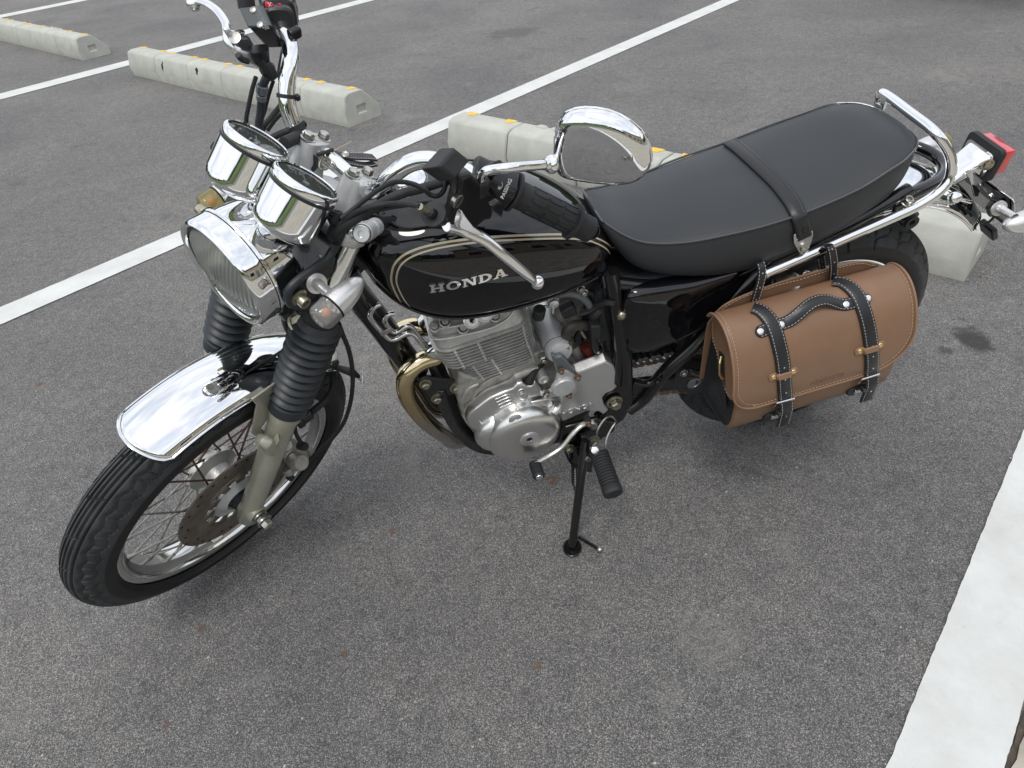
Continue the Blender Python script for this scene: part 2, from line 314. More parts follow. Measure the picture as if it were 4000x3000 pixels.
class MB:
    def __init__(s): s.v = []; s.f = []; s.m = []; s.cur = 0
    def mat(s, i): s.cur = i; return s
    def add(s, vs, fs):
        b = len(s.v); s.v += [tuple(x) for x in vs]
        for f in fs: s.f.append([b + i for i in f]); s.m.append(s.cur)
        return s
    def ring_loft(s, rings, closed_u=True, cap0=True, cap1=True, closed_v=False):
        n = len(rings[0]); vs = [p for r in rings for p in r]; fs = []
        R_ = len(rings)
        for i in range(R_ if closed_v else R_ - 1):
            i2 = (i + 1) % R_
            for j in range(n if closed_u else n - 1):
                j2 = (j + 1) % n
                fs.append([i * n + j, i * n + j2, i2 * n + j2, i2 * n + j])
        if cap0 and not closed_v: fs.append(list(range(n))[::-1])
        if cap1 and not closed_v: fs.append([(R_ - 1) * n + j for j in range(n)])
        return s.add(vs, fs)
    def tube(s, pts, r, n=12, sp=6, closed=False, ref=None, flat=None, caps=True):
        P = catmull(pts, sp, closed) if sp else [V(p) for p in pts]
        m = len(P); rs = lerp_list(list(r), m) if isinstance(r, (list, tuple)) else [r] * m
        fl = flat or 1
        rings = []; up = None
        for i in range(m):
            if closed: t = P[(i + 1) % m] - P[i - 1]
            else: t = P[min(i + 1, m - 1)] - P[max(i - 1, 0)]
            if t.length < 1e-9: t = V((0, 0, 1))
            t.normalize()
            if up is None:
                up = V(ref) if ref else (V((0, 0, 1)) if abs(t.z) < .9 else V((1, 0, 0)))
            if ref: up = V(ref)
            u = up - t * up.dot(t)
            if u.length < 1e-6: u = t.orthogonal()
            u.normalize(); w = t.cross(u); up = u
            rings.append([P[i] + u * (rs[i] * fl * cos(2 * pi * k / n)) + w * (rs[i] * sin(2 * pi * k / n)) for k in range(n)])
        return s.ring_loft(rings, True, caps, caps, closed)
    def lathe(s, prof, o, axis, n=32, ref=None, cap0=False, cap1=False, closed=False, a0=0, a1=2 * pi):
        u, w, ax = frame_of(axis, ref); o = V(o); full = abs(a1 - a0 - 2 * pi) < 1e-6
        rings = []
        for (r, h) in prof:
            rings.append([o + ax * h + (u * cos(a0 + (a1 - a0) * k / (n if full else n - 1)) + w * sin(a0 + (a1 - a0) * k / (n if full else n - 1))) * r for k in range(n)])
        return s.ring_loft(rings, full, cap0, cap1, closed)
    def cyl(s, a, b, r, n=16, r2=None):
        a = V(a); b = V(b); L = (b - a).length
        return s.lathe([(r, 0), (r if r2 is None else r2, L)], a, b - a, n, cap0=True, cap1=True)
    def sphere(s, c, r, n=16, k=10, sc3=(1, 1, 1), rot=None):
        c = V(c); vs = []; fs = []
        for i in range(k + 1):
            ph = pi * i / k
            for j in range(n):
                th = 2 * pi * j / n; p = V((sin(ph) * cos(th) * sc3[0], sin(ph) * sin(th) * sc3[1], cos(ph) * sc3[2])) * r
                vs.append(c + (rot @ p if rot else p))
        for i in range(k):
            for j in range(n):
                fs.append([i * n + j, (i + 1) * n + j, (i + 1) * n + (j + 1) % n, i * n + (j + 1) % n])
        return s.add(vs, fs)
    def box(s, c, d, rot=None):
        c = V(c); vs = []
        for x in (-.5, .5):
            for y in (-.5, .5):
                for z in (-.5, .5):
                    p = V((x * d[0], y * d[1], z * d[2])); vs.append(c + (rot @ p if rot else p))
        return s.add(vs, [[0, 1, 3, 2], [4, 6, 7, 5], [0, 4, 5, 1], [2, 3, 7, 6], [0, 2, 6, 4], [1, 5, 7, 3]])
    def prism(s, poly, d):
        P = [V(p) for p in poly]; d = V(d); n = len(P)
        nrm = V((0, 0, 0))
        for i in range(n): nrm += P[i].cross(P[(i + 1) % n])
        if nrm.dot(d) < 0: P.reverse()
        return s.add(P + [p + d for p in P], [list(range(n))[::-1], [n + i for i in range(n)]] + [[i, (i + 1) % n, n + (i + 1) % n, n + i] for i in range(n)])
    def bolt(s, p, axis, r=.008, h=.006, washer=True, hexh=True, socket=False):
        p = V(p); ax = V(axis).normalized()
        if washer: s.lathe([(0, 0), (r * 1.45, 0), (r * 1.45, h * .25), (r * 1.1, h * .32)], p, ax, 16)
        b0 = p + ax * h * .25
        if socket: s.lathe([(r, 0), (r, h * .9), (r * .85, h), (r * .5, h), (r * .45, h * .5), (0, h * .5)], b0, ax, 16)
        else: s.lathe([(r, 0), (r, h * .8), (r * .8, h), (0, h)], b0, ax, 6)
        return s
    def build(s, name, mats, parent=None, mtx=None, ang=38, bevel=0, sub=0, link=True, label=None, smooth=True, bseg=2, solid=0):
        me = bpy.data.meshes.new(name); me.from_pydata(s.v, [], s.f)
        mats = mats if isinstance(mats, (list, tuple)) else [mats]
        for x in mats: me.materials.append(M[x] if isinstance(x, str) else x)
        me.polygons.foreach_set('material_index', s.m)
        me.update()
        import bmesh
        bm = bmesh.new(); bm.from_mesh(me); bmesh.ops.remove_doubles(bm, verts=bm.verts, dist=1e-6)
        bmesh.ops.recalc_face_normals(bm, faces=bm.faces); bm.to_mesh(me); bm.free()
        if smooth:
            me.polygons.foreach_set('use_smooth', [True] * len(me.polygons)); me.set_sharp_from_angle(angle=rad(ang))
        o = bpy.data.objects.new(name, me)
        if link: sc.collection.objects.link(o)
        if parent: o.parent = parent
        if mtx is not None: o.matrix_basis = mtx
        if solid: k = o.modifiers.new('s', 'SOLIDIFY'); k.thickness = solid; k.offset = -1
        if bevel: k = o.modifiers.new('b', 'BEVEL'); k.width = bevel; k.segments = bseg; k.limit_method = 'ANGLE'; k.angle_limit = rad(35); k.harden_normals = False
        if sub: k = o.modifiers.new('u', 'SUBSURF'); k.levels = sub; k.render_levels = sub
        if label: o['label'] = label
        return o
def tag(o, label=None, cat=None, group=None, kind=None):
    for k, x in (('label', label), ('category', cat), ('group', group), ('kind', kind)):
        if x: o[k] = x
    return o
def empty(name, mtx=None, parent=None):
    o = bpy.data.objects.new(name, None); o.empty_display_size = .1; sc.collection.objects.link(o)
    if parent: o.parent = parent
    if mtx is not None: o.matrix_basis = mtx
    return o
def inst(o, name=None, parent=None, mtx=None):
    c = o.copy(); sc.collection.objects.link(c)
    if parent: c.parent = parent
    if mtx is not None: c.matrix_basis = mtx
    return c

# ------------------------------------------------------------------ the ground and what is painted on it
def sheet(name, pts, m, z=0):
    b = MB(); b.add([(p.x, p.y, z) for p in pts], [list(range(len(pts)))])
    o = b.build(name, m, smooth=False); tag(o, kind='structure'); return o
sheet('ground', [V((-300, -300, 0)), V((300, -300, 0)), V((300, 300, 0)), V((-300, 300, 0))], 'asphalt')
def stripe(name, a0, a1, l0, l1, z=.004, seed=0):
    rnd = random.Random(seed); b = MB(); n = int((l1 - l0) / .012); vs = []; e0 = e1 = 0
    for i in range(n + 1):
        l = l0 + (l1 - l0) * i / n; e0 = e0 * .4 + rnd.gauss(0, .0006); e1 = e1 * .4 + rnd.gauss(0, .0006)
        vs += [g(a0 + e0, l, z), g(a1 + e1, l, z)]
    b.add(vs, [[2 * i, 2 * i + 1, 2 * i + 3, 2 * i + 2] for i in range(n)])
    return tag(b.build(name, 'paint', smooth=False), kind='structure')
stripe('parking_line', -.234, -.081, -4, 6, seed=1)
stripe('parking_line', 2.997, 3.145, -2, 13, seed=2)
stripe('parking_line', 6.762, 6.975, -2, 13, seed=3)
stripe('parking_line', 11.27, 11.55, 3.0, 14, seed=4)
def wavy_strip(name, a0, a1, l0, l1, m, z, amp, seed):
    rnd = random.Random(seed); b = MB(); n = int((l1 - l0) / .03); vs = []; e = 0
    for i in range(n + 1):
        l = l0 + (l1 - l0) * i / n; e = e * .75 + rnd.gauss(0, amp)
        vs += [g(a0, l, z), g(a1 + e, l, z)]
    b.add(vs, [[2 * i, 2 * i + 1, 2 * i + 3, 2 * i + 2] for i in range(n)])
    return tag(b.build(name, m, smooth=False), kind='structure')
wavy_strip('dirt_edge', -.30, -.236, -4, 6, 'soil', .0045, .0018, 5)
wavy_strip('pavement', -7, -.250, -4, 9, 'pavement', .009, .003, 6)

# pebbles lying loose
def pebbles():
    rnd = random.Random(11); b = MB()
    for k in range(330):
        u, v = rnd.uniform(0, 4000), rnd.uniform(300, 3000) if k < 90 else rnd.uniform(500, 3000)
        d = _ray(u, v)
        if d.z > -.05: continue
        p = CAM + d * (-CAM.z / d.z); r = rnd.uniform(.0012, .0034)
        b.sphere((p.x, p.y, r * .45), r, 6, 4, (1, rnd.uniform(.6, 1), .6), Matrix.Rotation(rnd.uniform(0, 6), 3, 'Z'))
    for k in range(130):      # grit gathered at the end of the parking stops
        for (a, l, s) in ((.19, 2.6, .07), (3.53, 2.63, .06)):
            p = g(a + rnd.gauss(-.01, .035), l + rnd.gauss(0, s), 0); r = rnd.uniform(.001, .003)
            b.sphere((p.x, p.y, r * .5), r, 5, 3, (1, .8, .6))
    return tag(b.build('gravel', 'stone'), kind='stuff', label='small loose pebbles and grit scattered on the asphalt')
pebbles()

# ------------------------------------------------------------------ concrete parking stops
PROF = [(0, 0), (-.013, .070), (.012, .166), (.020, .176), (.048, .187), (.140, .187), (.155, .181), (.262, .068), (.270, 0)]
def stop_segment(a0, a1, l0, end0=False, end1=False, bumps=False):
    """one cast segment; ends carry the pressed rectangular recess"""
    b = MB(); n = len(PROF); g1 = .0035
    def ring(a, s=0): return [g(a, l0 + l, z) for l, z in [((.125 + (x - .125) * (1 - s)), z * (1 - s * .5)) for x, z in PROF]]
    A0, A1 = a0 + g1, a1 - g1
    rings = [ring(A0, .05), ring(A0 + .006, 0), ring(A1 - .006, 0), ring(A1, .05)]
    for i in range(3):
        for j in range(n):
            j2 = (j + 1) % n
            b.mat(1 if j == 0 else 0); b.add([rings[i][j], rings[i][j2], rings[i + 1][j2], rings[i + 1][j]], [[0, 1, 2, 3]])
    b.mat(0)
    import bmesh
    for a, rec, sg in ((A0, end0, -1), (A1, end1, 1)):
        R_ = ring(a, .05)
        if not rec: b.add(R_, [list(range(n))]); continue
        bm = bmesh.new(); vs = [bm.verts.new(p) for p in R_]; es = [bm.edges.new((vs[i], vs[(i + 1) % n])) for i in range(n)]
        q = [(.085, .052), (.160, .052), (.160, .105), (.085, .105)]
        hv = [bm.verts.new(g(a, l0 + x, z)) for x, z in q]; es += [bm.edges.new((hv[i], hv[(i + 1) % 4])) for i in range(4)]
        bmesh.ops.triangle_fill(bm, edges=es, use_beauty=True)
        bm.verts.index_update(); b.add([v.co.copy() for v in bm.verts], [[v.index for v in f.verts] for f in bm.faces]); bm.free()
        q2 = [(.090, .060), (.155, .060), (.155, .101), (.090, .101)]
        o4 = [g(a, l0 + x, z) for x, z in q]; i4 = [g(a - sg * .012, l0 + x, z) for x, z in q2]
        b.add(o4 + i4, [[k, (k + 1) % 4, 4 + (k + 1) % 4, 4 + k] for k in range(4)] + [[4, 5, 6, 7]])
    if bumps:
        for k in range(3): b.sphere(g(a0 + (a1 - a0) * (.3 + .2 * k), l0 + .135, .184), .03, 12, 6, (1.2, .6, .45), Matrix.Rotation(PA, 3, 'Z'))
    return b
def marker(a, l0, rnd):
    b = MB(); c = l0 + .148; r = .030
    pts = [(a + r * cos(t), c - .048 * sin(t) * (1 + rnd.uniform(-.1, .1))) for t in [pi * k / 12 for k in range(13)]]
    b.add([g(x, y, .1895) for x, y in pts] + [g(x, y, .1868) for x, y in pts], [list(range(13)), ] + [[i, (i + 1) % 13, 13 + (i + 1) % 13, 13 + i] for i in range(13)])
    return b
def parking_stop(seams, l0, label, bare=(), seed=0):
    rnd = random.Random(seed)
    mid = (seams[0] + seams[-1]) / 2
    root = empty('parking_stop', Matrix.Translation(g(mid, l0 + .12, 0)))
    tag(root, label, 'parking stop', 'concrete parking stops between the bays')
    inv = root.matrix_basis.inverted()
    for i in range(len(seams) - 1):
        a0, a1 = seams[i], seams[i + 1]
        o = stop_segment(a0, a1, l0, i == 0, i == len(seams) - 2, i in bare).build('segment', ['concrete', 'concrete_low'], root, inv, ang=30)
        if i in bare: continue
        for a in (a0 + .075, a1 - .075):
            marker(a, l0, rnd).build('yellow_marker', 'yellow', o, smooth=False)
    return root
parking_stop([3.57, 4.02, 4.48, 4.95, 5.43, 5.92, 6.38], 2.532, 'long concrete parking stop with yellow marks behind the upright handlebar end, crossing a white line', seed=1)
parking_stop([7.46, 7.95, 8.44, 8.93, 9.42, 9.91, 10.4], 2.572, 'concrete parking stop farthest away, at the upper left corner of the photo', bare=(1,), seed=2)
parking_stop([.225, .62, 1.03, 1.44, 1.86, 2.28, 2.69], 2.505, 'nearest concrete parking stop, directly behind the motorcycle', bare=(4,), seed=3)

def scuffs():
    rnd = random.Random(5); st_ = [o for o in sc.objects if o.name.startswith('parking_stop') and abs(o.matrix_basis.translation.dot(AV) - 4.975) < .2][0]; inv = st_.matrix_basis.inverted()
    for (a, z, hw, hh) in ((5.80, .115, .020, .040), (5.28, .140, .026, .030), (5.79, .150, .012, .012)):
        pts = [(a + hw * cos(t) * rnd.uniform(.3, 1), z + hh * sin(t) * rnd.uniform(.35, 1)) for t in [2 * pi * k / 14 for k in range(14)]]
        b = MB(); b.prism([g(x, 2.532 + (-.013 + (y - .07) * .26) - .0012, y) for x, y in pts], LV * .001); b.build('scuff_mark', 'rubber', st_, inv, smooth=False)
scuffs()

# ------------------------------------------------------------------ parked car just beyond the bay (its shade reaches the picture)
def car():
    a0, a1, l0 = .35, 2.15, 7.02; cx = (a0 + a1) / 2
    root = empty('parked_car', Matrix.Translation(g(cx, l0 + 2.1, 0))); tag(root, 'dark car parked in the next row, only its shade in view at the top right', 'car')
    inv = root.matrix_basis.inverted()
    def sec(l, w, zb, zs, zr, wr):
        P = [(-w * .92, zb), (-w, zb + .15), (-w, zs * .8), (-w * .96, zs), (-wr, zr - .04), (-wr * .8, zr), (wr * .8, zr), (wr, zr - .04), (w * .96, zs), (w, zs * .8), (w, zb + .15), (w * .92, zb)]
        return [g(cx + x, l0 + l, z) for x, z in P]
    b = MB(); b.ring_loft([sec(0, .62, .3, .62, .66, .5), sec(.08, .82, .22, .72, .78, .7), sec(.5, .88, .2, .82, .9, .76), sec(1.15, .9, .2, .92, .98, .78), sec(1.75, .9, .2, .95, 1.4, .6), sec(2.4, .9, .2, .97, 1.45, .62), sec(3.3, .9, .2, .97, 1.38, .6), sec(3.95, .88, .22, .95, 1.02, .7), sec(4.25, .8, .3, .85, .92, .6)])
    b.build('body', 'car_paint', root, inv, ang=40, bevel=.02)
    for l in (.85, 3.35):
        for s in (-1, 1):
            w = MB(); c = g(cx + s * .72, l0 + l, .31); w.lathe([(0, 0), (.19, 0), (.2, .02), (.29, .0), (.31, .03), (.31, .17), (.29, .2), (0, .2)], c, AV * s, 40)
            w.build('wheel', 'rubber', root, inv)
    for s in (-1, 1):
        h = MB(); h.box(g(cx + s * .58, l0 + .02, .62), (.3, .08, .14), Matrix.Rotation(PA + pi / 2, 3, 'Z') @ Matrix.Rotation(-pi / 2, 3, 'Z')); h.build('headlight', 'glass_lens', root, inv, bevel=.02)
    wsc = MB(); wsc.add([g(cx - .68, l0 + 1.18, .99), g(cx + .68, l0 + 1.18, .99), g(cx + .55, l0 + 1.72, 1.40), g(cx - .55, l0 + 1.72, 1.40)], [[0, 1, 2, 3]])
    wsc.build('windscreen', 'glass_dark', root, inv, solid=.006)
car()

# ------------------------------------------------------------------ surroundings that the bright metal mirrors
def ang_pt(a, r, z): return V((cos(rad(a)) * r, sin(rad(a)) * r, z))
def arc_bank(name, a0, a1, prof, m, n=80, jit=.0, seed=0):
    rnd = random.Random(seed); b = MB()
    rings = []
    for i in range(n + 1):
        a = a0 + (a1 - a0) * i / n
        rings.append([ang_pt(a, r * (1 + rnd.uniform(-jit, jit) * .3), z * (1 + rnd.uniform(-jit, jit))) for r, z in prof])
    b.ring_loft(rings, False, False, False); return b.build(name, m, ang=180)
tag(arc_bank('grass_bank', 150, 262, [(8.5, -.1), (9.2, .35), (11, 1.0), (14, 1.7), (20, 2.2), (26, -.2)], 'grass', jit=.08, seed=3), kind='structure')
tag(arc_bank('far_woods', 0, 360, [(44, -.1), (45, 3.6), (47, 5.6), (52, 7.5), (60, 6.0), (64, -.2)], 'leaves', n=220, jit=.22, seed=4), kind='stuff')
def building():
    root = empty('building', Matrix.Translation(g(-11, 1.5, 0))); tag(root, 'low cream building across the pavement, behind the photographer', 'building')
    inv = root.matrix_basis.inverted(); R_ = Matrix.Rotation(PA, 3, 'Z')   # local x = -L, y... kept square to the rows
    R2 = Matrix((( -AV.x, LV.x, 0), (-AV.y, LV.y, 0), (0, 0, 1))).to_3x3()
    w = MB(); w.box(g(-11, 1.5, 1.7), (4, 14, 3.4), R2); w.build('wall', 'render_wall', root, inv)
    r = MB(); r.box(g(-11, 1.5, 3.5), (4.8, 14.8, .2), R2); r.build('roof', 'frame', root, inv)
    for l in (-3.2, -.6, 2.0, 5.4):
        f = MB(); f.box(g(-8.98, l, 1.6), (.06, 1.3, 1.2), R2); fo = f.build('window', 'nickel', root, inv)
        p = MB(); p.box(g(-8.94, l, 1.6), (.03, 1.14, 1.04), R2); p.build('pane', 'glass_dark', fo)
    d = MB(); d.box(g(-8.97, 3.7, 1.05), (.07, 1.0, 2.1), R2); d.build('door', 'grey_paint', root, inv)
building()

# ================================================================== THE MOTORCYCLE
bike = empty('motorcycle', BM)
tag(bike, 'black and chrome single cylinder motorcycle leaning on its side stand', 'motorcycle')
I4 = Matrix.Identity(4)
Y = V((0, 1, 0))

# ------------------------------------------------------------------ wheels
def tyre_mesh(Rm, hw, Rb, tread, name):
    """torus section with a real carved tread. tread(theta, s)-> groove depth 0..1"""
    b = MB(); NT = 900 if tread == 'front' else 640
    prof = []      # (y, r, is_tread)
    NS = 66
    crown = .046 if tread == 'front' else .040
    for i in range(NS + 1):
        s_ = -1 + 2 * i / NS
        yy = s_ * hw * .93; r = Rm - crown * abs(s_) ** 2.5
        prof.append((yy, r, s_))
    rt = Rm - crown
    side = [(.965, rt - .006), (.985, rt - .013), (.955, rt - .021), (.86, Rb + .008), (.72, Rb)]
    full = [(-a * hw, r, None) for a, r in side[::-1]] + prof + [(a * hw, r, None) for a, r in side]
    rings = []
    for k in range(NT):
        th = 2 * pi * k / NT; ring = []
        for (yy, r, s_) in full:
            d = 0
            if s_ is not None:
                a = abs(s_)
                if tread == 'front':
                    for q in (.0, .19, .38):          # straight ribs
                        d = max(d, 1.3 * (1 - abs(a - q) / .048)) if abs(a - q) < .048 else d
                    N = 46; ph = (th * N / (2 * pi)) % 1; z = abs(ph - .5) * 2
                    for q, am, wd in ((.60, .055, .055), (.84, .045, .05)):
                        e = abs(a - (q + am * (z * 2 - 1)))
                        if e < wd: d = max(d, 1.15 * (1 - e / wd))
                    if .60 < a < .86 and (abs(ph - .03) < .06 or abs(ph - .5) < .05): d = max(d, .8)
                    if .06 < a < .33 and ((th * 23 / (2 * pi) + s_ * .35) % 1) < .035: d = max(d, .5)
                else:
                    N = 26; ph = (th * N / (2 * pi)) % 1; z = abs(ph - .5) * 2
                    for q, am, wd in ((.0, .05, .05), (.42, .07, .06), (.74, .05, .05)):
                        e = abs((s_ if q == 0 else a) - (q + am * (z * 2 - 1)))
                        if e < wd: d = max(d, 1.2 * (1 - e / wd))
                    if a > .42 and (ph < .10): d = max(d, 1)
                    if a < .42 and abs(ph - .5) < .07: d = max(d, .8)
                    if .45 < a < .75 and abs(ph - .5 - (a - .6) * .3) < .03: d = max(d, .5)
                d = min(d * 1.6, 1)
            rr = r - (.0062 if tread == 'front' else .0085) * d
            ring.append(V((sin(th) * rr, yy, cos(th) * rr)))
        rings.append(ring)
    n = len(full)
    vs = [p for r in rings for p in r]; fs = []; ms = []
    for i in range(NT):
        i2 = (i + 1) % NT
        for j in range(n - 1):
            fs.append([i * n + j, i * n + j + 1, i2 * n + j + 1, i2 * n + j]); ms.append(0 if 5 <= j < n - 6 else 1)
    b.v = [tuple(p) for p in vs]; b.f = fs; b.m = ms
    return b
def torus_ring(b, R_, r, y, n=96):
    b.tube([V((sin(2 * pi * k / n) * R_, y, cos(2 * pi * k / n) * R_)) for k in range(n)], r, 8, sp=0, closed=True, ref=(0, 1, 0)); return b
def rim_mesh(Ro, hw, Rc):
    b = MB()
    h = hw
    prof = [(Ro, h), (Ro + .001, h - .002), (Ro - .002, h - .005), (Ro - .010, h - .006), (Ro - .012, h - .016), (Rc + .006, h - .020), (Rc + .001, h * .35), (Rc, 0)]
    prof = prof + [(r, -y) for r, y in prof[-2::-1]]
    inner = [(Ro - .004, -h), (Ro - .013, -h + .003), (Ro - .015, -h + .012), (Rc + .001, -h + .018), (Rc - .005, -h * .35), (Rc - .006, 0), (Rc - .005, h * .35), (Rc + .001, h - .018), (Ro - .015, h - .012), (Ro - .013, h - .003), (Ro - .004, h)]
    b.lathe(prof + inner, (0, 0, 0), Y, 128, closed=True)
    return b
def spoke_set(parent, Rh, yh, Rr, cross, n=36, mats=('spoke',), phase=0, r=.0021, rust=None):
    """n crossed wire spokes with nipples, each an object of its own"""
    meshes = {}
    for k in range(n):
        side = 1 if k % 2 == 0 else -1; d = 1 if (k // 2) % 2 == 0 else -1
        ar = 2 * pi * (k + .5) / n + phase; ah = ar + d * cross
        key = (side, d, rust(ar) if rust else 0)
        if key not in meshes:
            b = MB(); p0 = V((sin(d * cross) * Rh, side * (yh + .003 * d), cos(d * cross) * Rh)); p1 = V((0, side * .006, Rr))
            e = (p1 - p0).normalized()
            b.tube([p0 - Y * side * .007 , p0, p0 + e * .006], r, 6, sp=2); b.cyl(p0 + e * .004, p1, r, 6); b.cyl(p1 - e * .020, p1 + e * .004, r * 1.8, 8)
            o = b.build('spoke', 'spoke_rust' if key[2] else 'spoke', parent, Matrix.Rotation(ar, 4, 'Y')); meshes[key] = o
        else: inst(meshes[key], parent=parent, mtx=Matrix.Rotation(ar, 4, 'Y'))

fw = empty('front_wheel', SM @ Matrix.Translation(AX), bike)
tyre_mesh(RF, .050, .252, 'front', 'tyre').build('tyre', ['tyre', 'tyre_wall'], fw, ang=40)
rim_mesh(.2515, .034, .228).build('rim', 'chrome_dull', fw, ang=50)
hub = MB()
hub.lathe([(.022, -.055), (.030, -.054), (.052, -.045), (.056, -.038), (.055, -.030), (.030, -.020), (.024, 0), (.030, .020), (.048, .028), (.050, .036), (.046, .046), (.022, .048)], (0, 0, 0), Y, 40)
hub.build('hub', 'alu', fw)
# brake disc with its slots and inner carrier
def disc_mesh(Ro, Ri, y, t, n_out=36, n_sl=12):
    b = MB(); b.lathe([(Ri, y), (Ri, y + t), (Ro, y + t), (Ro, y)], (0, 0, 0), Y, 96, closed=True); return b
DY = .0486
dk = disc_mesh(.1375, .078, DY - .002, .004).build('brake_disc', 'disc', fw, ang=60)
car_ = MB()
for k in range(12):      # carrier lobes between the openings
    a = 2 * pi * k / 12 + .2; wdt = .62 * 2 * pi / 12 if k % 2 else .5 * 2 * pi / 12
    ring = []
    for r_ in (.058, .083): ring.append([V((sin(a + q * wdt / 2) * r_, DY + .0035, cos(a + q * wdt / 2) * r_)) for q in (-1, -.5, 0, .5, 1)])
    car_.ring_loft(ring, False, False, False)
hc2 = MB(); hc2.lathe([(.028, DY + .004), (.033, DY + .010), (.040, DY + .004), (.050, DY - .004), (.058, DY + .002), (.060, DY + .001), (.058, DY - .003)], (0, 0, 0), Y, 64); hc2.build('disc_hub', 'silver_paint', fw)
car_.lathe([(.079, DY - .001), (.079, DY + .0035), (.086, DY + .003), (.088, DY + .0025)], (0, 0, 0), Y, 96)
car_.build('disc_carrier', 'disc', fw, solid=.002)
ho = None
for k in range(30):      # drilled holes near the edge
    a = 2 * pi * k / 30; r_ = .118 + .008 * (k % 3); mt_ = Matrix.Translation((sin(a) * r_, DY + .0024, cos(a) * r_))
    if ho is None:
        hb = MB(); hb.lathe([(0, 0), (.0032, 0), (.0028, -.001), (0, -.001)], (0, 0, 0), Y, 8); ho = hb.build('drilled_hole', 'dark', fw, mt_)
    else: inst(ho, parent=fw, mtx=mt_)
sg = MB(); sg.lathe([(0, .072), (.020, .072), (.024, .068), (.025, .052), (.030, .048)], (0, 0, 0), Y, 32)
for k in range(6): a = k * pi / 3; sg.sphere((sin(a) * .0235, .056, cos(a) * .0235), .006, 10, 6)
sg.build('speedometer_drive', 'rubber', fw)
spoke_set(fw, .046, .040, .226, .80, rust=lambda a: 1 if cos(a + .35) > .45 else 0)
wtx = MB(); wtx.box((sin(2.74) * .2235, .016, cos(2.74) * .2235), (.004, .014, .026), Matrix.Rotation(2.74 + pi / 2, 3, 'Y')); wtx.build('balance_weight', 'steel', fw, bevel=.001)
axn = MB(); axn.bolt((0, .128, 0), Y, .0115, .014); axn.cyl((0, -.13, 0), (0, .13, 0), .009, 12); axn.build('axle', 'steel', fw)

rw = empty('rear_wheel', Matrix.Translation((0, 0, RR)), bike)
tyre_mesh(RR, .056, .240, 'rear', 'tyre').build('tyre', ['tyre', 'tyre_wall'], rw, ang=40)
rim_mesh(.239, .038, .216).build('rim', 'chrome', rw, ang=50)
h2 = MB(); h2.lathe([(.022, -.06), (.080, -.055), (.085, -.045), (.085, -.030), (.035, -.02), (.030, 0), (.035, .022), (.055, .030), (.055, .05), (.022, .055)], (0, 0, 0), Y, 40); h2.build('hub', 'alu', rw)
spoke_set(rw, .055, .040, .214, .75)
vl = MB(); vl.cyl((sin(-.2) * .216, .008, cos(-.2) * .216), (sin(-.2) * .180, .012, cos(-.2) * .180), .005, 8); vl.build('valve', 'rubber', rw)
spk = MB()
NSP = 38; pr = []
for k in range(NSP * 4):
    a = 2 * pi * k / (NSP * 4); r_ = .098 + (.005 if k % 4 in (1, 2) else -.003); pr.append(V((sin(a) * r_, .066, cos(a) * r_)))
spk.prism(pr, (0, .006, 0)); spk.build('sprocket', 'chrome_dull', rw)

# ------------------------------------------------------------------ front fork
FY = .088
LB, LT = F(977, 1992, FY), F(1384, 872, FY)
LD = (LT - LB).normalized()
def leg_at(u, v):     # point of the fork line seen at that height of the picture
    best = min((abs((PF(LB.lerp(LT, k / 200)))[1] - v), k) for k in range(201)); return LB.lerp(LT, best[1] / 200)
def PF(p):
    w = BM @ (SM @ V(p)); q = RC.transposed() @ (w - CAM); return (2000 + FPX * q.x / -q.z, 1500 - FPX * q.y / -q.z)
def PB(p):
    w = BM @ V(p); q = RC.transposed() @ (w - CAM); return (2000 + FPX * q.x / -q.z, 1500 - FPX * q.y / -q.z)
def mir(p): return V((p[0], -p[1], p[2]))
hb_, ht_, hc_ = leg_at(0, 1585), leg_at(0, 1245), leg_at(0, 1190)
Lleg = (hb_ - LB).length; Lb = (ht_ - hb_).length; Lc = (hc_ - ht_).length; Lt = (LT - LB).length
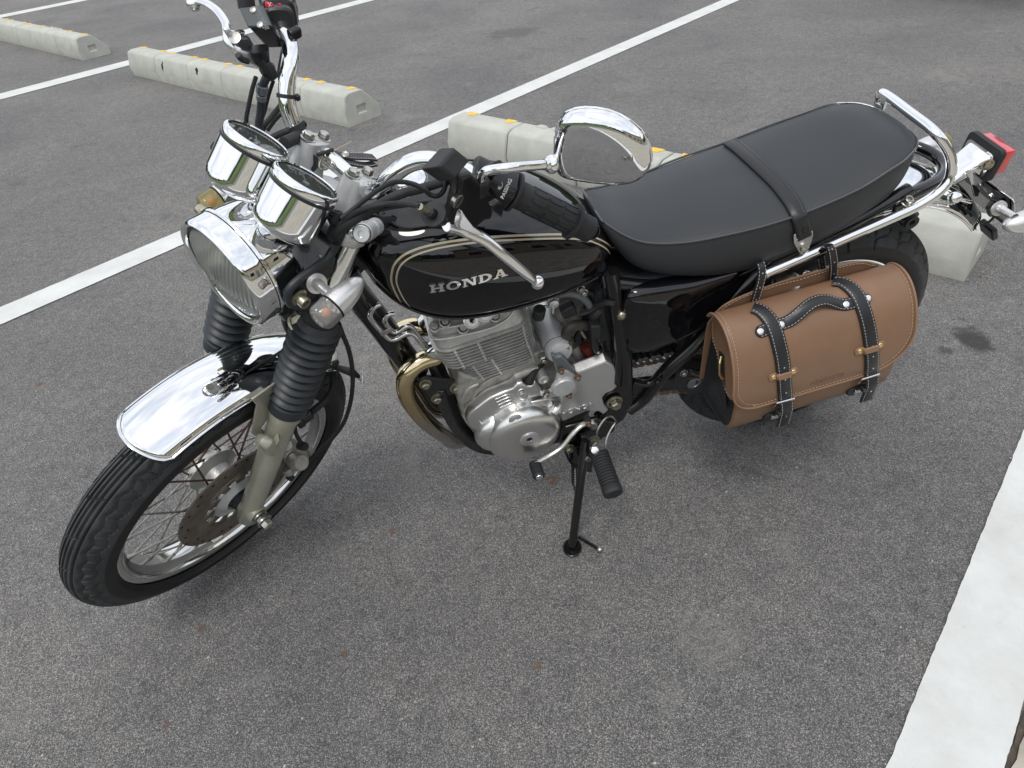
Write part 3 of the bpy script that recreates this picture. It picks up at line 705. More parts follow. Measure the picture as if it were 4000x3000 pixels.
for sgn in (1, -1):
    fl = lambda p: p if sgn == 1 else mir(p)
    d = fl(LD) if sgn == 1 else V((LD.x, -LD.y, LD.z)); o = fl(LB)
    lg = MB()
    lg.lathe([(0, -.030), (.017, -.030), (.0215, -.026), (.0225, .03), (.0235, .10), (.0245, .17), (.0255, Lleg - .05), (.0262, Lleg - .034), (.0300, Lleg - .022), (.0302, Lleg - .004), (.027, Lleg + .002), (0, Lleg + .002)], o, d, 40)
    fwv = d.cross(Y).normalized(); fwv = fwv if fwv.x > 0 else -fwv
    leg = lg.build('fork_leg', 'fork', bike, SM, ang=50)
    rib = MB(); rb = o + d * .19 + fwv * .012
    # mudguard stay boss with its cast wedge
    if sgn == 1:
        p = F(1040, 1728, FY + .012)
        rib.tube([F(1012, 1712, FY - .004), p, F(1062, 1750, FY + .010)], [.010, .012, .016], 16, sp=3)
        q = F(1075, 1712, FY + .018)
        rib.ring_loft([[q + d * .016, q + Y * .010 + d * .004, q - fwv * .012, q - d * .02 - Y * .006], [q - d * .045 + Y * .002] * 4])
        ro = rib.build('stay_boss', 'fork', leg, bevel=.003, ang=60)
    ax_ = MB(); c = V((WB, 0, RF)); cl = (c - o).dot(d); cp = o + d * cl
    ax_.lathe([(.0, -.028), (.0185, -.028), (.0205, -.025), (.0205, .022), (.018, .025), (0, .025)], V((WB, sgn * FY, RF)), Y, 28); ax_.build('axle_clamp', 'fork', leg)
    ax2 = MB(); ax2.bolt((WB, sgn * (FY + .027), RF), Y * sgn, .0115, .014); ax2.build('axle_nut', 'steel', leg, ang=30)
    # bellows
    prof = [(.0285, -.006), (.0345, -.004), (.0352, .016), (.0330, .020)]
    nr = 10; pt = (Lb - .030) / nr
    for k in range(nr):
        h0 = .020 + k * pt; w = .0395 + .0035 * k / nr
        prof += [(.0300 + .002 * k / nr, h0 + .0005), (w - .0016, h0 + pt * .50), (w, h0 + pt * .58), (w - .0008, h0 + pt * .66), (.0335 + .002 * k / nr, h0 + pt * .93)]
    prof += [(.034, Lb - .008), (.0295, Lb), (.026, Lb + .001)]
    bo = MB(); bo.lathe(prof, fl(hb_), d, 48); bo.build('fork_boot', 'boot', bike, SM, ang=30)
    co = MB(); co.lathe([(.028, 0), (.0300, .002), (.0300, Lc), (.0285, Lc + .003), (.022, Lc + .003)], fl(ht_), d, 36); co.build('fork_collar', 'rubber', bike, SM)
    tu = MB(); tu.lathe([(.0205, Lleg + Lb), (.0205, Lt - .004), (.018, Lt), (0, Lt)], o, d, 36); tu.build('fork_tube', 'chrome_dull', bike, SM)
# lower yoke
yk = MB()
yl = leg_at(0, 1160)
yk.ring_loft([[V((p.x + dx, y, p.z + dz)) for dx, dz in ((.032, .008), (.032, -.022), (-.034, -.035), (-.034, -.005))] for p, y in ((yl, .112), (yl, .06), (yl + V((-.03, 0, -.005)), .0), (yl, -.06), (yl, -.112))])
yk.build('lower_yoke', 'frame', bike, SM, bevel=.008)
# top yoke and bar risers
ty = MB(); tp = LT - LD * .006
def plate(pts, z0, h): return [V((x, y, z0 + (x - .97) * -.5)) for x, y in pts]
n_t = LD
poly = [V((.040, .122, 0)), (.034, .128, 0)]
u0, w0, a0 = V((LD.z, 0, -LD.x)), Y, V((LD.x, 0, LD.z)).normalized()
u0 = V((a0.z, 0, -a0.x))
def typ(f, y, h=0): return V((tp.x, 0, tp.z)) + u0 * f + Y * y + a0 * h
out = [(.026, .100), (.012, .112), (-.010, .112), (-.024, .100), (-.034, .06), (-.075, .035), (-.085, 0)]
out = out + [(f, -y) for f, y in out[-2::-1]] + [(.03, -.05), (.034, 0), (.03, .05)]
ty.prism([typ(f, y, -.004) for f, y in out], a0 * -.020)
tyo = ty.build('top_yoke', 'silver_paint', bike, SM, bevel=.006, bseg=3)
for sgn in (1, -1):      # fork cap with its hexagon socket, and the pinch clamp
    c = typ(.0, sgn * FY, -.004)
    cp_ = MB(); cp_.lathe([(0, .004), (.006, .004), (.007, .010), (.0165, .010), (.0175, .008), (.0185, -.002)], c, a0, 32); cp_.build('fork_cap', 'alu_sat', tyo)
pc = MB(); q0 = F(1415, 912, FY + .030); q1 = F(1468, 884, FY + .006)
pc.cyl(q0, q0.lerp(q1, .5), .0145, 28); pc.cyl(q0.lerp(q1, .55), q1, .0135, 28); pcd = (q0 - q1).normalized()
pco = pc.build('yoke_clamp', 'silver_paint', tyo, bevel=.003)
pb = MB(); pb.lathe([(0, .002), (.0045, .002), (.0055, .0055), (.0115, .0055), (.0125, .004), (.0135, 0)], q0, pcd, 32); pb.build('clamp_bolt', 'alu_sat', tyo)
bm_ = MB(); bm_.lathe([(.0125, .0), (.0132, .0005), (.014, 0)], q0 + pcd * .0022, pcd, 32); bm_.build('seal_ring', 'dark', tyo)
for sgn in (1, -1):
    rp = F(1372, 770, .047) if True else None
    base = typ(-.028, sgn * .047, 0); topp = V((.978, sgn * .047, .982))
    dr = (topp - base).normalized()
    rr_ = MB(); sec = []
    for h, rx, ry in ((-.006, .032, .024), (.012, .028, .020), ((topp - base).length * .6, .0265, .0185), ((topp - base).length, .0245, .0170)):
        uu = dr.cross(Y).normalized()
        sec.append([base + dr * h + uu * rx * (abs(cos(t)) ** .7 * (1 if cos(t) > 0 else -1)) + Y * ry * (abs(sin(t)) ** .8 * (1 if sin(t) > 0 else -1)) for t in [2 * pi * k / 24 for k in range(24)]])
    rr_.ring_loft(sec); ro = rr_.build('bar_riser', 'silver_paint', bike, SM, ang=50, bevel=.002)
    for f in (-.0155, .0155):
        b = MB(); b.bolt(topp + dr.cross(Y).normalized() * f - dr * .001, dr, .0082, .009); b.build('bolt', 'steel', ro, ang=25)

# ------------------------------------------------------------------ handlebar and its fittings
BAR = [V((.978, 0, .963)), V((.979, .03, .963)), V((.981, .055, .965)), V((.987, .078, .980)), V((.981, .098, 1.008)), V((.968, .110, 1.029)), V((.953, .120, 1.044)), V((.938, .132, 1.051)), V((.924, .150, 1.053)), V((.910, .180, 1.050)), V((.890, .213, 1.043)), V((.871, .24, 1.031)), V((.800, .340, .980)), V((.794, .350, .976))]
hbm = MB(); hbm.tube([mir(p) for p in BAR[:0:-1]] + BAR, .0126, 20, sp=5)
hbar = hbm.build('handlebar', 'chrome', bike, SM, ang=60)
GD = (BAR[12] - BAR[11]).normalized()
def grip(sgn):
    a = V((.869, .243, 1.0295)); d = GD.copy()
    if sgn < 0: a = mir(a); d = V((d.x, -d.y, d.z))
    L = .128
    gb = MB(); gb.lathe([(.012, 0), (.0285, 0), (.0285, .004), (.0205, .005), (.0200, .022), (.0196, .024), (.0196, .100), (.0198, .102), (.0275, .103), (.0275, .107), (.0210, .108), (.0198, .112), (.0192, L + .008), (.0150, L + .013), (0, L + .014)], a, d, 40)
    gr = gb.build('grip', 'rubber', bike, SM, ang=35)
    u, w, ax = frame_of(d, (0, 0, 1)); proto = None
    for row in range(10):      # raised pads of the rubber
        for seg in range(3):
            t = 2 * pi * row / 10; h0 = .027 + seg * .0255; pb_ = MB(); Rg = .0196
            ring = []
            for hh, s_ in ((h0, .6), (h0 + .003, 1), (h0 + .0195, 1), (h0 + .0225, .6)):
                ring.append([a + ax * hh + (u * cos(t + q * .23 * s_) + w * sin(t + q * .23 * s_)) * (Rg + (.0014 if abs(q) < 1 else -.0003)) for q in (-1, -.8, 0, .8, 1)])
            pb_.ring_loft(ring, False, False, False)
            pb_.build('grip_pad', 'rubber', gr, ang=50)
    return gr
grip(1); grip(-1)

# clutch side: switch box, perch, lever
def loft_along(b, a, d, secs, up=(0, 0, 1), n=20, p=.55):
    """superelliptic sections: (h, ru, rw, ou, ow)"""
    u, w, ax = frame_of(d, up); rings = []
    for h, ru, rw_, ou, ow in secs:
        rings.append([V(a) + ax * h + u * (ou + ru * (abs(cos(t)) ** p * (1 if cos(t) >= 0 else -1))) + w * (ow + rw_ * (abs(sin(t)) ** p * (1 if sin(t) >= 0 else -1))) for t in [2 * pi * k / n for k in range(n)]])
    b.ring_loft(rings); return b
a = V((.869, .243, 1.0295))
swb = MB(); loft_along(swb, a - GD * .046, GD, [(0, .020, .019, -.001, 0), (.004, .025, .024, -.002, 0), (.030, .025, .025, -.003, 0), (.040, .027, .027, -.003, 0), (.044, .026, .026, -.003, 0)])
sw = swb.build('switch_housing', 'plastic_gloss', bike, SM, ang=40, bevel=.001)
swt = MB(); loft_along(swt, F(1905, 668, .215), F(1960, 650, .240) - F(1905, 668, .215), [(0, .009, .010, 0, 0), (.03, .009, .010, 0, 0)], n=12); swt.build('starter_button', 'plastic', sw, bevel=.001)
b = MB(); b.prism([F(1900, 790, .262), F(1930, 770, .262), F(1950, 790, .265), F(1940, 835, .265), F(1905, 810, .262)], Y * .010); b.build('turn_switch', 'plastic_gloss', sw, bevel=.002)
# lettering PASSING and the beam mark
fnt = None
def text(s, name, p, xdir, nrm, size, m, parent, mtx, ext=.0003, sx=1, shear=0):
    cu = bpy.data.curves.new(name, 'FONT'); cu.body = s; cu.size = size; cu.extrude = ext; cu.align_x = 'CENTER'; cu.align_y = 'CENTER'; cu.shear = shear
    o = bpy.data.objects.new(name, cu); x = V(xdir).normalized(); z = V(nrm).normalized(); y = z.cross(x).normalized(); x = y.cross(z)
    o.data.materials.append(M[m]); sc.collection.objects.link(o)
    dg = bpy.context.evaluated_depsgraph_get(); me = bpy.data.meshes.new_from_object(o.evaluated_get(dg)); bpy.data.objects.remove(o)
    o = bpy.data.objects.new(name, me); sc.collection.objects.link(o); o.parent = parent
    R_ = Matrix((x * sx, y, z)).transposed().to_4x4(); o.matrix_basis = Matrix.Translation(p) @ R_; return o
def cam_dir_F(p):
    return ((SI @ BI @ CAM) - V(p)).normalized()
pt_ = F(1948, 735, .262)
nrm_ = (cam_dir_F(pt_) - GD * cam_dir_F(pt_).dot(GD)).normalized()
ctr = a - GD * .022; pp = ctr + nrm_ * .0275
text('PASSING', 'lettering', pp + GD * .004, nrm_.cross(GD), nrm_, .0075, 'white_ink', sw, None)
lg_ = MB(); uu = nrm_.cross(GD)
c = pp - GD * .006
lg_.tube([c + uu * .0045 * cos(t) + GD * .003 * sin(t) for t in [pi * k / 8 for k in range(9)]], .0004, 5, sp=0)
for k in range(4): lg_.tube([c - uu * .001 - GD * (.0015 - .0011 * k) * 1, c - uu * .005 - GD * (.0015 - .0011 * k)], .0003, 4, sp=0)
lg_.build('beam_symbol', 'white_ink', sw)
# perch
pe = MB()
P0 = F(1800, 690, .215); P1 = F(1830, 910, .235)
pe.prism([F(u, v, .222) for u, v in ((1752, 655), (1800, 640), (1850, 700), (1905, 745), (1880, 830), (1850, 835), (1812, 868), (1788, 878), (1712, 856), (1735, 790), (1748, 730))], Y * .020)
per = pe.build('clutch_perch', 'plastic_gloss', bike, SM, bevel=.006, bseg=3)
cl = MB(); loft_along(cl, a - GD * .066, GD, [(0, .018, .018, 0, 0), (.002, .021, .021, 0, 0), (.022, .021, .021, 0, 0)]); cl.build('clamp', 'plastic_gloss', per, bevel=.001)
pv = MB(); pvp = F(1787, 785, .243); pv.lathe([(.0095, -.004), (.0095, .0015), (.0088, .0022), (0, .0022)], pvp, Y, 24); pvo = pv.build('pivot_screw', 'steel', per)
sl = MB(); sl.box(pvp + Y * .0024, (.0165, .0006, .0018), Matrix.Rotation(.8, 3, 'Y')); sl.build('screw_slot', 'dark', pvo)
# rubber cap over the lever switch (square)
rc_ = MB()
q = [F(1722, 645, .225), F(1786, 577, .20), F(1842, 622, .205), F(1785, 703, .235)]
dn = (F(1785, 703, .235) - F(1776, 742, .235))
top = [F(1714, 650, .240), F(1780, 576, .215), F(1841, 626, .215), F(1783, 700, .245)]
cc = sum(top, V()) / 4; nn = (top[1] - top[0]).cross(top[2] - top[1]).normalized(); nn = nn if nn.z < 0 else -nn
rc_.ring_loft([[cc + (p - cc) * s_ + nn * h for p in top] for h, s_ in ((0, .90), (.003, 1.0), (.018, 1.06), (.022, 1.04), (.026, .7))])
rc_.build('rubber_cap', 'rubber', bike, SM, bevel=.005, bseg=3)
# lever
lv = MB()
pts = [F(1690, 862, .243), F(1735, 885, .246), F(1780, 898, .25), F(1850, 925, .262), F(1920, 965, .285), F(1980, 1020, .31), F(2035, 1075, .33), F(2075, 1095, .34)]
pts = [F(1742, 878, .236), F(1800, 893, .243), F(1850, 915, .256), F(1905, 945, .272), F(1965, 995, .293), F(2025, 1045, .312), F(2072, 1082, .326), F(2092, 1098, .331)]
lv.tube(pts, [.0095, .0105, .0095, .0085, .0080, .0078, .0072, .0070], 16, sp=6, flat=.7, ref=(.3, .1, 1))
lv.sphere(F(2100, 1103, .333), .0108, 20, 14)
lvo = lv.build('clutch_lever', 'lever', bike, SM, ang=60)
web = MB(); web.prism([F(1808, 826, .250), F(1822, 850, .252), F(1850, 884, .262), F(1900, 925, .276), F(1850, 915, .264), F(1796, 895, .252), F(1790, 880, .250)], Y * -.010)
web.build('lever_web', 'lever', lvo, bevel=.002)
# cable adjuster
ca = MB(); c0, c1, c2, c3 = F(1728, 858, .235), F(1700, 846, .233), F(1672, 825, .231), F(1640, 806, .229)
ca.cyl(c0, c1, .0085, 18); ca.build('adjuster_barrel', 'plastic_gloss', per)
ca = MB(); dd_ = (c1 - c2).normalized(); ca.lathe([(.006, 0), (.0165, 0), (.0165, .004), (.006, .004)], F(1698, 838, .233) - dd_ * .004, dd_, 20); ca.build('adjuster_wheel', 'plastic', per)
ca = MB(); ca.cyl(F(1685, 835, .232), c2, .007, 14); ca.build('adjuster_nut', 'plastic', per)
ca = MB(); ca.cyl(c2, c3, .0042, 14); ca.build('cable_end', 'steel_y', per)

# mirror
mc = V(F(2355, 560, .330)); n_m = cam_dir_F(mc); n_m = (n_m * .80 + V((.12, .05, -.52))).normalized()
neck = Fx(2172, 628, n_m, mc) + n_m * .006; ndir = (neck - F(1990, 655, .262)).normalized()
mi = MB()
m0 = F(1880, 712, .236)
stem = [m0, F(1884, 690, .238), F(1895, 672, .240), F(1920, 664, .245), F(1990, 655, .262), neck - ndir * .045, neck - ndir * .018]
mi.tube(stem, [.0062, .0062, .0064, .0064, .0064, .0064, .0064], 16, sp=6)
mo = mi.build('mirror', 'chrome', bike, SM, ang=60)
mb_ = MB(); mb_.lathe([(.0115, 0), (.0115, .022), (.0095, .026), (.006, .026)], F(1873, 748, .234), (F(1880, 708, .236) - F(1873, 748, .234)), 20); mb_.build('mirror_boss', 'plastic', mo)
nut = MB(); nut.lathe([(.0070, 0), (.0080, .003), (.0080, .006), (.0100, .007), (.0122, .011), (.0125, .015), (.0105, .018), (0, .020)], neck - ndir * .019, ndir, 24); nut.build('mirror_joint', 'chrome', mo)
# the shell: outline traced, bulged towards the photographer
outl = [(2172, 640), (2165, 600), (2166, 540), (2180, 480), (2215, 440), (2265, 424), (2330, 425), (2400, 442), (2465, 478), (2515, 527), (2540, 585), (2544, 625), (2530, 665), (2495, 693), (2440, 705), (2370, 703), (2290, 694), (2225, 683), (2188, 668)]
ring0 = catmull([Fx(u, v, n_m, mc) for u, v in outl], 3, True)
cen = sum(ring0, V()) / len(ring0)
sh = MB(); rings = [[p - n_m * .004 - (p - cen) * .015 for p in ring0], ring0]
for k in range(1, 9):
    t = k / 8 * pi / 2; s_ = max(cos(t), .0) ** .50 * .98 + .02; rings.append([cen + (p - cen) * s_ + n_m * (.022 * sin(t) ** .8) for p in ring0])
sh.ring_loft(rings); sh.build('mirror_shell', 'chrome', mo, ang=80)
gl = MB(); gl.add([cen + (p - cen) * .95 - n_m * .0045 for p in ring0], [list(range(len(ring0)))]); gl.build('mirror_glass', 'chrome', mo)
b = MB(); b.tube([cen + (p - cen) * 1.003 - n_m * .002 for p in ring0[::2]], .0014, 8, sp=0, closed=True); b.build('mirror_rim', 'chrome', mo)
# small approval mark on the shell
text('(e4)', 'lettering', Fx(2450, 620, n_m, cen + n_m * .0215), V((-.4, .8, .2)), n_m, .010, 'steel', mo, None, ext=.0006)

# brake side: reservoir, lever, throttle housing
am = mir(a); GDm = V((GD.x, -GD.y, GD.z))
sh2 = MB(); loft_along(sh2, am - GDm * .050, GDm, [(0, .020, .019, 0, 0), (.004, .026, .025, 0, 0), (.032, .026, .026, 0, 0), (.042, .029, .028, 0, 0), (.047, .027, .027, 0, 0)])
s2 = sh2.build('throttle_housing', 'plastic_gloss', bike, SM, ang=40, bevel=.001)
ks = MB(); kc = F(1053, 22, -.232)
kr = F(1053, 22, -.215)
nn = cam_dir_F(kr)
ks.prism([Fx(u, v, nn, kr) for u, v in ((1035, 5), (1062, 10), (1075, 26), (1046, 38), (1036, 25))], nn * .010); kso = ks.build('kill_switch', 'red', s2, bevel=.002)
text('X', 'lettering', Fx(1054, 20, nn, kr) + nn * .0105, V((-.6, .6, .2)), nn, .009, 'white_ink', kso, None)
ks = MB(); ks.prism([Fx(u, v, nn, kr) for u, v in ((1084, 12), (1098, 14), (1104, 32), (1092, 30))], nn * .008); ks.build('starter_button', 'red', s2, bevel=.001)
rs = MB()
rt = [F(940, 38, -.205), F(1031, 28, -.180), F(1066, 106, -.150), F(973, 110, -.175)]
cR = sum(rt, V()) / 4
nR = (rt[1] - rt[0]).cross(rt[2] - rt[1]).normalized(); nR = nR if nR.z > 0 else -nR
dR = (F(1000, 195, -.160) - F(1020, 106, -.160)); dR = -nR
LR = .050
rs.ring_loft([[p - nR * h + (p - cR) * s_ for p in rt] for h, s_ in ((.0, -.02), (LR * .25, -.03), (LR, -.08), (LR + .006, -.2))])
rso = rs.build('brake_reservoir', 'plastic_gloss', bike, SM, bevel=.003)
rl = MB(); rl.ring_loft([[p + nR * h + (p - cR) * s_ for p in rt] for h, s_ in ((.0, .03), (.0045, .02))]); rlo = rl.build('reservoir_lid', 'lid', rso, bevel=.0015)
for u, v in ((989, 38), (1016, 96)):
    p = Fx(u, v, nR, cR + nR * .0045); b = MB(); b.lathe([(.0048, -.001), (.0048, .0008), (.004, .0014), (0, .0014)], p, nR, 16); b.build('lid_screw', 'steel', rlo)
for k, s_ in enumerate(('CLEAN FILLER CAP', 'BEFORE REMOVING', 'USE ONLY DOT 4')):
    p = Fx(1030 - 9 * k, 72, nR, cR + nR * .0046); text(s_, 'lettering', p, (rt[2] - rt[1]), nR, .0042, 'grey_paint', rlo, None, ext=.0001)
mcb = MB(); loft_along(mcb, F(1010, 190, -.155), F(1025, 255, -.150) - F(1010, 190, -.155), [(0, .013, .014, 0, 0), (.015, .012, .012, 0, 0), (.022, .008, .008, 0, 0)], n=16); mcb.build('master_cylinder', 'plastic_gloss', rso)
bj = MB(); bj.cyl(F(1015, 225, -.150), F(1065, 300, -.140), .0095, 16); bj.cyl(F(1040, 262, -.150), F(1048, 276, -.148), .0115, 16); bj.build('banjo_joint', 'plastic', rso)
lp = MB(); lp.prism([F(u, v, -.185) for u, v in ((905, 165), (905, 140), (925, 132), (958, 130), (975, 160), (980, 195), (925, 182))], V((0, .010, 0))); lpo = lp.build('lever_perch', 'grey_paint', rso, bevel=.003)
b = MB(); b.lathe([(.0085, 0), (.0085, .002), (0, .003)], F(920, 150, -.172), nR, 20); b.build('pivot_screw', 'steel', lpo)
lv2 = MB(); lp_ = [F(1005, 245, -.170), F(960, 215, -.175), F(925, 190, -.180), F(895, 155, -.190), F(886, 120, -.200), F(878, 85, -.215), F(850, 45, -.240), F(810, 15, -.265), F(775, 3, -.285), F(762, 8, -.292)]
lv2.tube(lp_, [.0085, .0095, .0095, .0085, .0065, .0062, .006, .0058, .0058, .0058], 16, sp=6, flat=.62, ref=(.3, -.1, 1)); lv2.sphere(F(757, 16, -.295), .0108, 18, 12)
l2 = lv2.build('brake_lever', 'lever', bike, SM, ang=60)
web2 = MB(); web2.prism([F(u, v, -.178) for u, v in ((880, 120), (890, 112), (905, 125), (925, 128), (960, 122), (958, 135), (925, 150), (905, 165))], V((0, -.008, 0))); web2.build('lever_web', 'lever', l2, bevel=.002)
b = MB(); b.prism([F(u, v, -.165) for u, v in ((918, 186), (975, 200), (998, 245), (968, 240), (932, 212))], V((0, .008, 0))); b.build('perch_cover', 'silver_paint', lpo, bevel=.003)
b = MB(); b.tube([F(928, 215, -.150), F(945, 232, -.150), F(968, 240, -.150)], .0042, 8, sp=3); b.build('brake_switch', 'plastic', lpo)
mb2 = MB(); mb2.cyl(F(965, 35, -.205), F(955, -40, -.215), .012, 18); mb2.build('mirror_boss', 'plastic', s2)
cl2 = MB(); loft_along(cl2, am - GDm * .075, GDm, [(0, .018, .018, 0, 0), (.003, .021, .021, 0, 0), (.020, .021, .021, 0, 0)]); cl2.build('clamp', 'plastic', rso)
b = MB(); b.box(F(1150, 130, -.15), (.02, .012, .016)); b.build('throttle_cable_guide', 'plastic_gloss', s2, bevel=.003)

# zip ties on the bar
for u1, v1, w_ in ((1168, 378, .0055), (1180, 500, .011)):
    p = min(catmull([mir(x) for x in BAR], 10), key=lambda x: abs(PF(x)[1] - v1) + abs(PF(x)[0] - u1 + 25) * .3)
    P = catmull([mir(x) for x in BAR], 10); i = P.index(p); d = (P[i + 1] - P[i - 1]).normalized()
    b = MB(); b.lathe([(.0128, -w_ / 2), (.0148, -w_ / 2), (.0148, w_ / 2), (.0128, w_ / 2)], p, d, 24, closed=True); u, w, ax = frame_of(d)
    b.box(p + w * .015, (.006, .006, .008)); b.build('cable_tie', 'plastic', hbar)

# ------------------------------------------------------------------ front mudguard
fm = MB(); rings = []; HWf = .061
nA = 60; a0_, a1_ = -1.42, .135
for i in range(nA + 1):
    ring = []
    for j in range(25):
        q = -1 + 2 * j / 24
        aa = a0_ + (a1_ - a0_) * i / nA
        if i > nA - 8: aa += (1 - q * q) ** .5 * .085 * ((i - (nA - 8)) / 8)
        if i < 6: aa -= (1 - q * q) ** .5 * .06 * ((6 - i) / 6)
        r_ = .343 + .027 * max(cos(q * pi / 2), 0) ** .75
        ring.append(V((WB + sin(aa) * r_, q * HWf, RF + cos(aa) * r_)))
    rings.append(ring)
fm.ring_loft(rings, False, False, False)
fend = fm.build('front_mudguard', 'chrome', bike, SM, ang=80, solid=.0016)
eb = MB()
for j in (0, 24): eb.tube([r[j] for r in rings[::2]], .0010, 6, sp=0)
eb.tube(rings[-1], .0010, 6, sp=0); eb.tube(rings[0], .0010, 6, sp=0); eb.build('rolled_edge', 'chrome', fend)
for sgn in (1,):
    st = MB(); f_ = (lambda p: p) if sgn == 1 else mir
    st.prism([f_(F(u, v, .070)) for u, v in ((1075, 1498), (1090, 1512), (1060, 1590), (1046, 1640), (1022, 1672), (1036, 1690), (1028, 1712), (1003, 1708), (985, 1695), (998, 1610), (1004, 1585), (985, 1562), (1015, 1540))], V((0, -.004 * sgn, 0)))
    st.build('stay', 'fork', fend, bevel=.0015)
for (u, v) in ((1218, 1290), (1288, 1416)):
    b = MB(); p = F(u, v, -.02 if u < 1250 else .045); b.bolt(p, (p - AX).normalized(), .005, .004); b.build('bolt', 'steel', fend)

# ------------------------------------------------------------------ brake caliper and hoses
cp = MB()
loft_along(cp, F(1135, 1770, .062), F(1185, 1800, .105) - F(1135, 1770, .062), [(0, .030, .030, 0, 0), (.02, .032, .030, 0, 0), (.030, .026, .024, 0, 0)], p=.6)
cal = cp.build('brake_caliper', 'alu_dirty', bike, SM, bevel=.003)
for (p0, p1, r_) in ((F(1100, 1750, .075), F(1120, 1740, .105), .012), (F(1150, 1800, .09), F(1180, 1808, .112), .018), (F(1118, 1830, .09), F(1135, 1850, .10), .011), (F(1128, 1860, .10), F(1140, 1868, .11), .0075), (F(1170, 1740, .09), F(1195, 1745, .105), .009)):
    b = MB(); b.lathe([(0, 0), (r_, 0), (r_, (p1 - p0).length * .85), (r_ * .85, (p1 - p0).length), (0, (p1 - p0).length)], p0, p1 - p0, 20); b.build('caliper_boss', 'rubber' if r_ < .01 else 'alu_dirty', cal)
b = MB(); b.prism([F(u, v, .07) for u, v in ((1120, 1700), (1215, 1745), (1205, 1775), (1110, 1740))], V((0, .008, 0))); b.build('caliper_bracket', 'alu', cal, bevel=.002)
def cable(name, pts, r, m='rubber', mtx=SM, n=10, parent=None, sp=8):
    b = MB(); b.tube(pts, r, n, sp=sp); return b.build(name, m, parent or bike, mtx if parent is None else None)
cable('brake_hose', [F(1288, 1415, .03), F(1300, 1460, .055), F(1300, 1515, .075), F(1275, 1560, .085), F(1235, 1595, .085), F(1205, 1620, .08)], .0068)
b = MB(); b.lathe([(.010, 0), (.013, .003), (.013, .022), (.0155, .024), (.0155, .034), (.012, .036)], F(1215, 1610, .082), F(1160, 1650, .079) - F(1215, 1610, .082), 18, cap0=True, cap1=True); b.build('hose_joint', 'plastic', bike, SM)
cable('brake_hose', [F(1150, 1655, .080), F(1155, 1690, .086), F(1170, 1720, .092), F(1183, 1735, .095)], .0042)
cable('speedometer_cable', [F(1322, 1262, .10), F(1340, 1310, .105), F(1363, 1370, .11), F(1376, 1440, .12), F(1377, 1510, .12), F(1365, 1590, .125), F(1335, 1665, .12), F(1280, 1730, .11), F(1215, 1790, .10), F(1190, 1815, .095)], .0043)
b = MB(); b.lathe([(.012, 0), (.014, .003), (.012, .008)], F(1300, 1425, .05), F(1405, 1478, .105) - F(1300, 1425, .05), 14); b.tube([F(1296, 1430, .05), F(1330, 1440, .07), F(1375, 1455, .10), F(1404, 1472, .11)], [.006, .007, .009, .004], 10, flat=.5); b.build('cable_guide', 'rubber', bike, SM)
cable('brake_hose', [F(1117, 1215, .03), F(1112, 1250, .02), F(1125, 1290, .01), F(1150, 1315, .0), F(1165, 1330, 0)], .0058)
b = MB(); b.cyl(F(1105, 1200, .04), F(1125, 1225, .035), .014, 14); b.build('hose_joint', 'plastic', bike, SM)
b = MB(); b.cyl(F(1148, 1302, .01), F(1162, 1330, .0), .0095, 14); b.build('hose_joint', 'plastic', bike, SM)
b = MB(); b.bolt(F(1170, 1255, .065), F(1150, 1250, .08) - F(1170, 1255, .06), .013, .014); b.build('bolt', 'steel_y', bike, SM)
b = MB(); b.box(F(1190, 1250, .070), (.008, .004, .010)); b.build('paint_mark', 'blue', bike, SM)
b = MB(); loft_along(b, F(1210, 1165, .06), F(1225, 1235, .05) - F(1210, 1165, .06), [(0, .03, .028, 0, 0), (.03, .024, .022, 0, 0)], n=14); b.build('horn_bracket', 'frame', bike, SM)

# ------------------------------------------------------------------ headlight
hc = F(880, 1070, 0); tl = .06; hn = V((cos(tl), 0, sin(tl)))
hs = MB()
hs.lathe([(.0835, -.026), (.0832, -.045), (.0805, -.068), (.074, -.090), (.060, -.110), (.040, -.124), (.018, -.131), (.0, -.132)], hc, hn, 72)
hl = hs.build('headlight', 'chrome', bike, SM, ang=60)
rg = MB(); rg.lathe([(.0765, .0005), (.0800, .0065), (.0845, .0075), (.0872, .0045), (.0882, 0), (.0880, -.018), (.0872, -.024), (.0890, -.0265), (.0890, -.0300), (.0865, -.0315), (.0835, -.0300)], hc, hn, 96)
rgo = rg.build('rim', 'chrome', hl, ang=55)
gr2 = MB(); gr2.lathe([(.0875, -.0238), (.0882, -.0250), (.0875, -.0262)], hc, hn, 96); gr2.build('seam', 'dark', rgo)
rf = MB(); rf.lathe([(.0765, .000), (.072, -.020), (.060, -.042), (.040, -.058), (.016, -.064), (0, -.064)], hc, hn, 64); rf.build('reflector', 'reflector', hl, ang=80)
bl = MB(); bl.sphere(hc - hn * .035, .012, 16, 10); bl.build('bulb', 'nickel', hl)
le = MB(); rings = []; u, w, ax = frame_of(hn, (0, 0, 1)); NR, NTh = 44, 220
for i in range(NR + 1):
    r_ = .0768 * i / NR; ring = []
    for k in range(NTh):
        t = 2 * pi * k / NTh; px, pz = r_ * sin(t), r_ * cos(t)
        h = .017 * (1 - (r_ / .0768) ** 2)
        cyc = cos(px * 2 * pi / .0070)
        if pz < -.012: cyc = cos((px + pz * .5 * (1 if px > 0 else -1)) * 2 * pi / .0078)
        amp = .0013 * min(1, (.0768 - r_) / .006)
        ring.append(hc + ax * (h + amp * cyc) + u * pz + w * px)
    rings.append(ring)
le.ring_loft(rings, True, False, False)
le.build('lens', 'glass_lens', hl, ang=80)
b = MB(); b.lathe([(.0740, .0035), (.0768, .0035), (.0768, .001), (.0740, .001)], hc, hn, 96, closed=True); b.build('lens_gasket', 'plastic', hl)
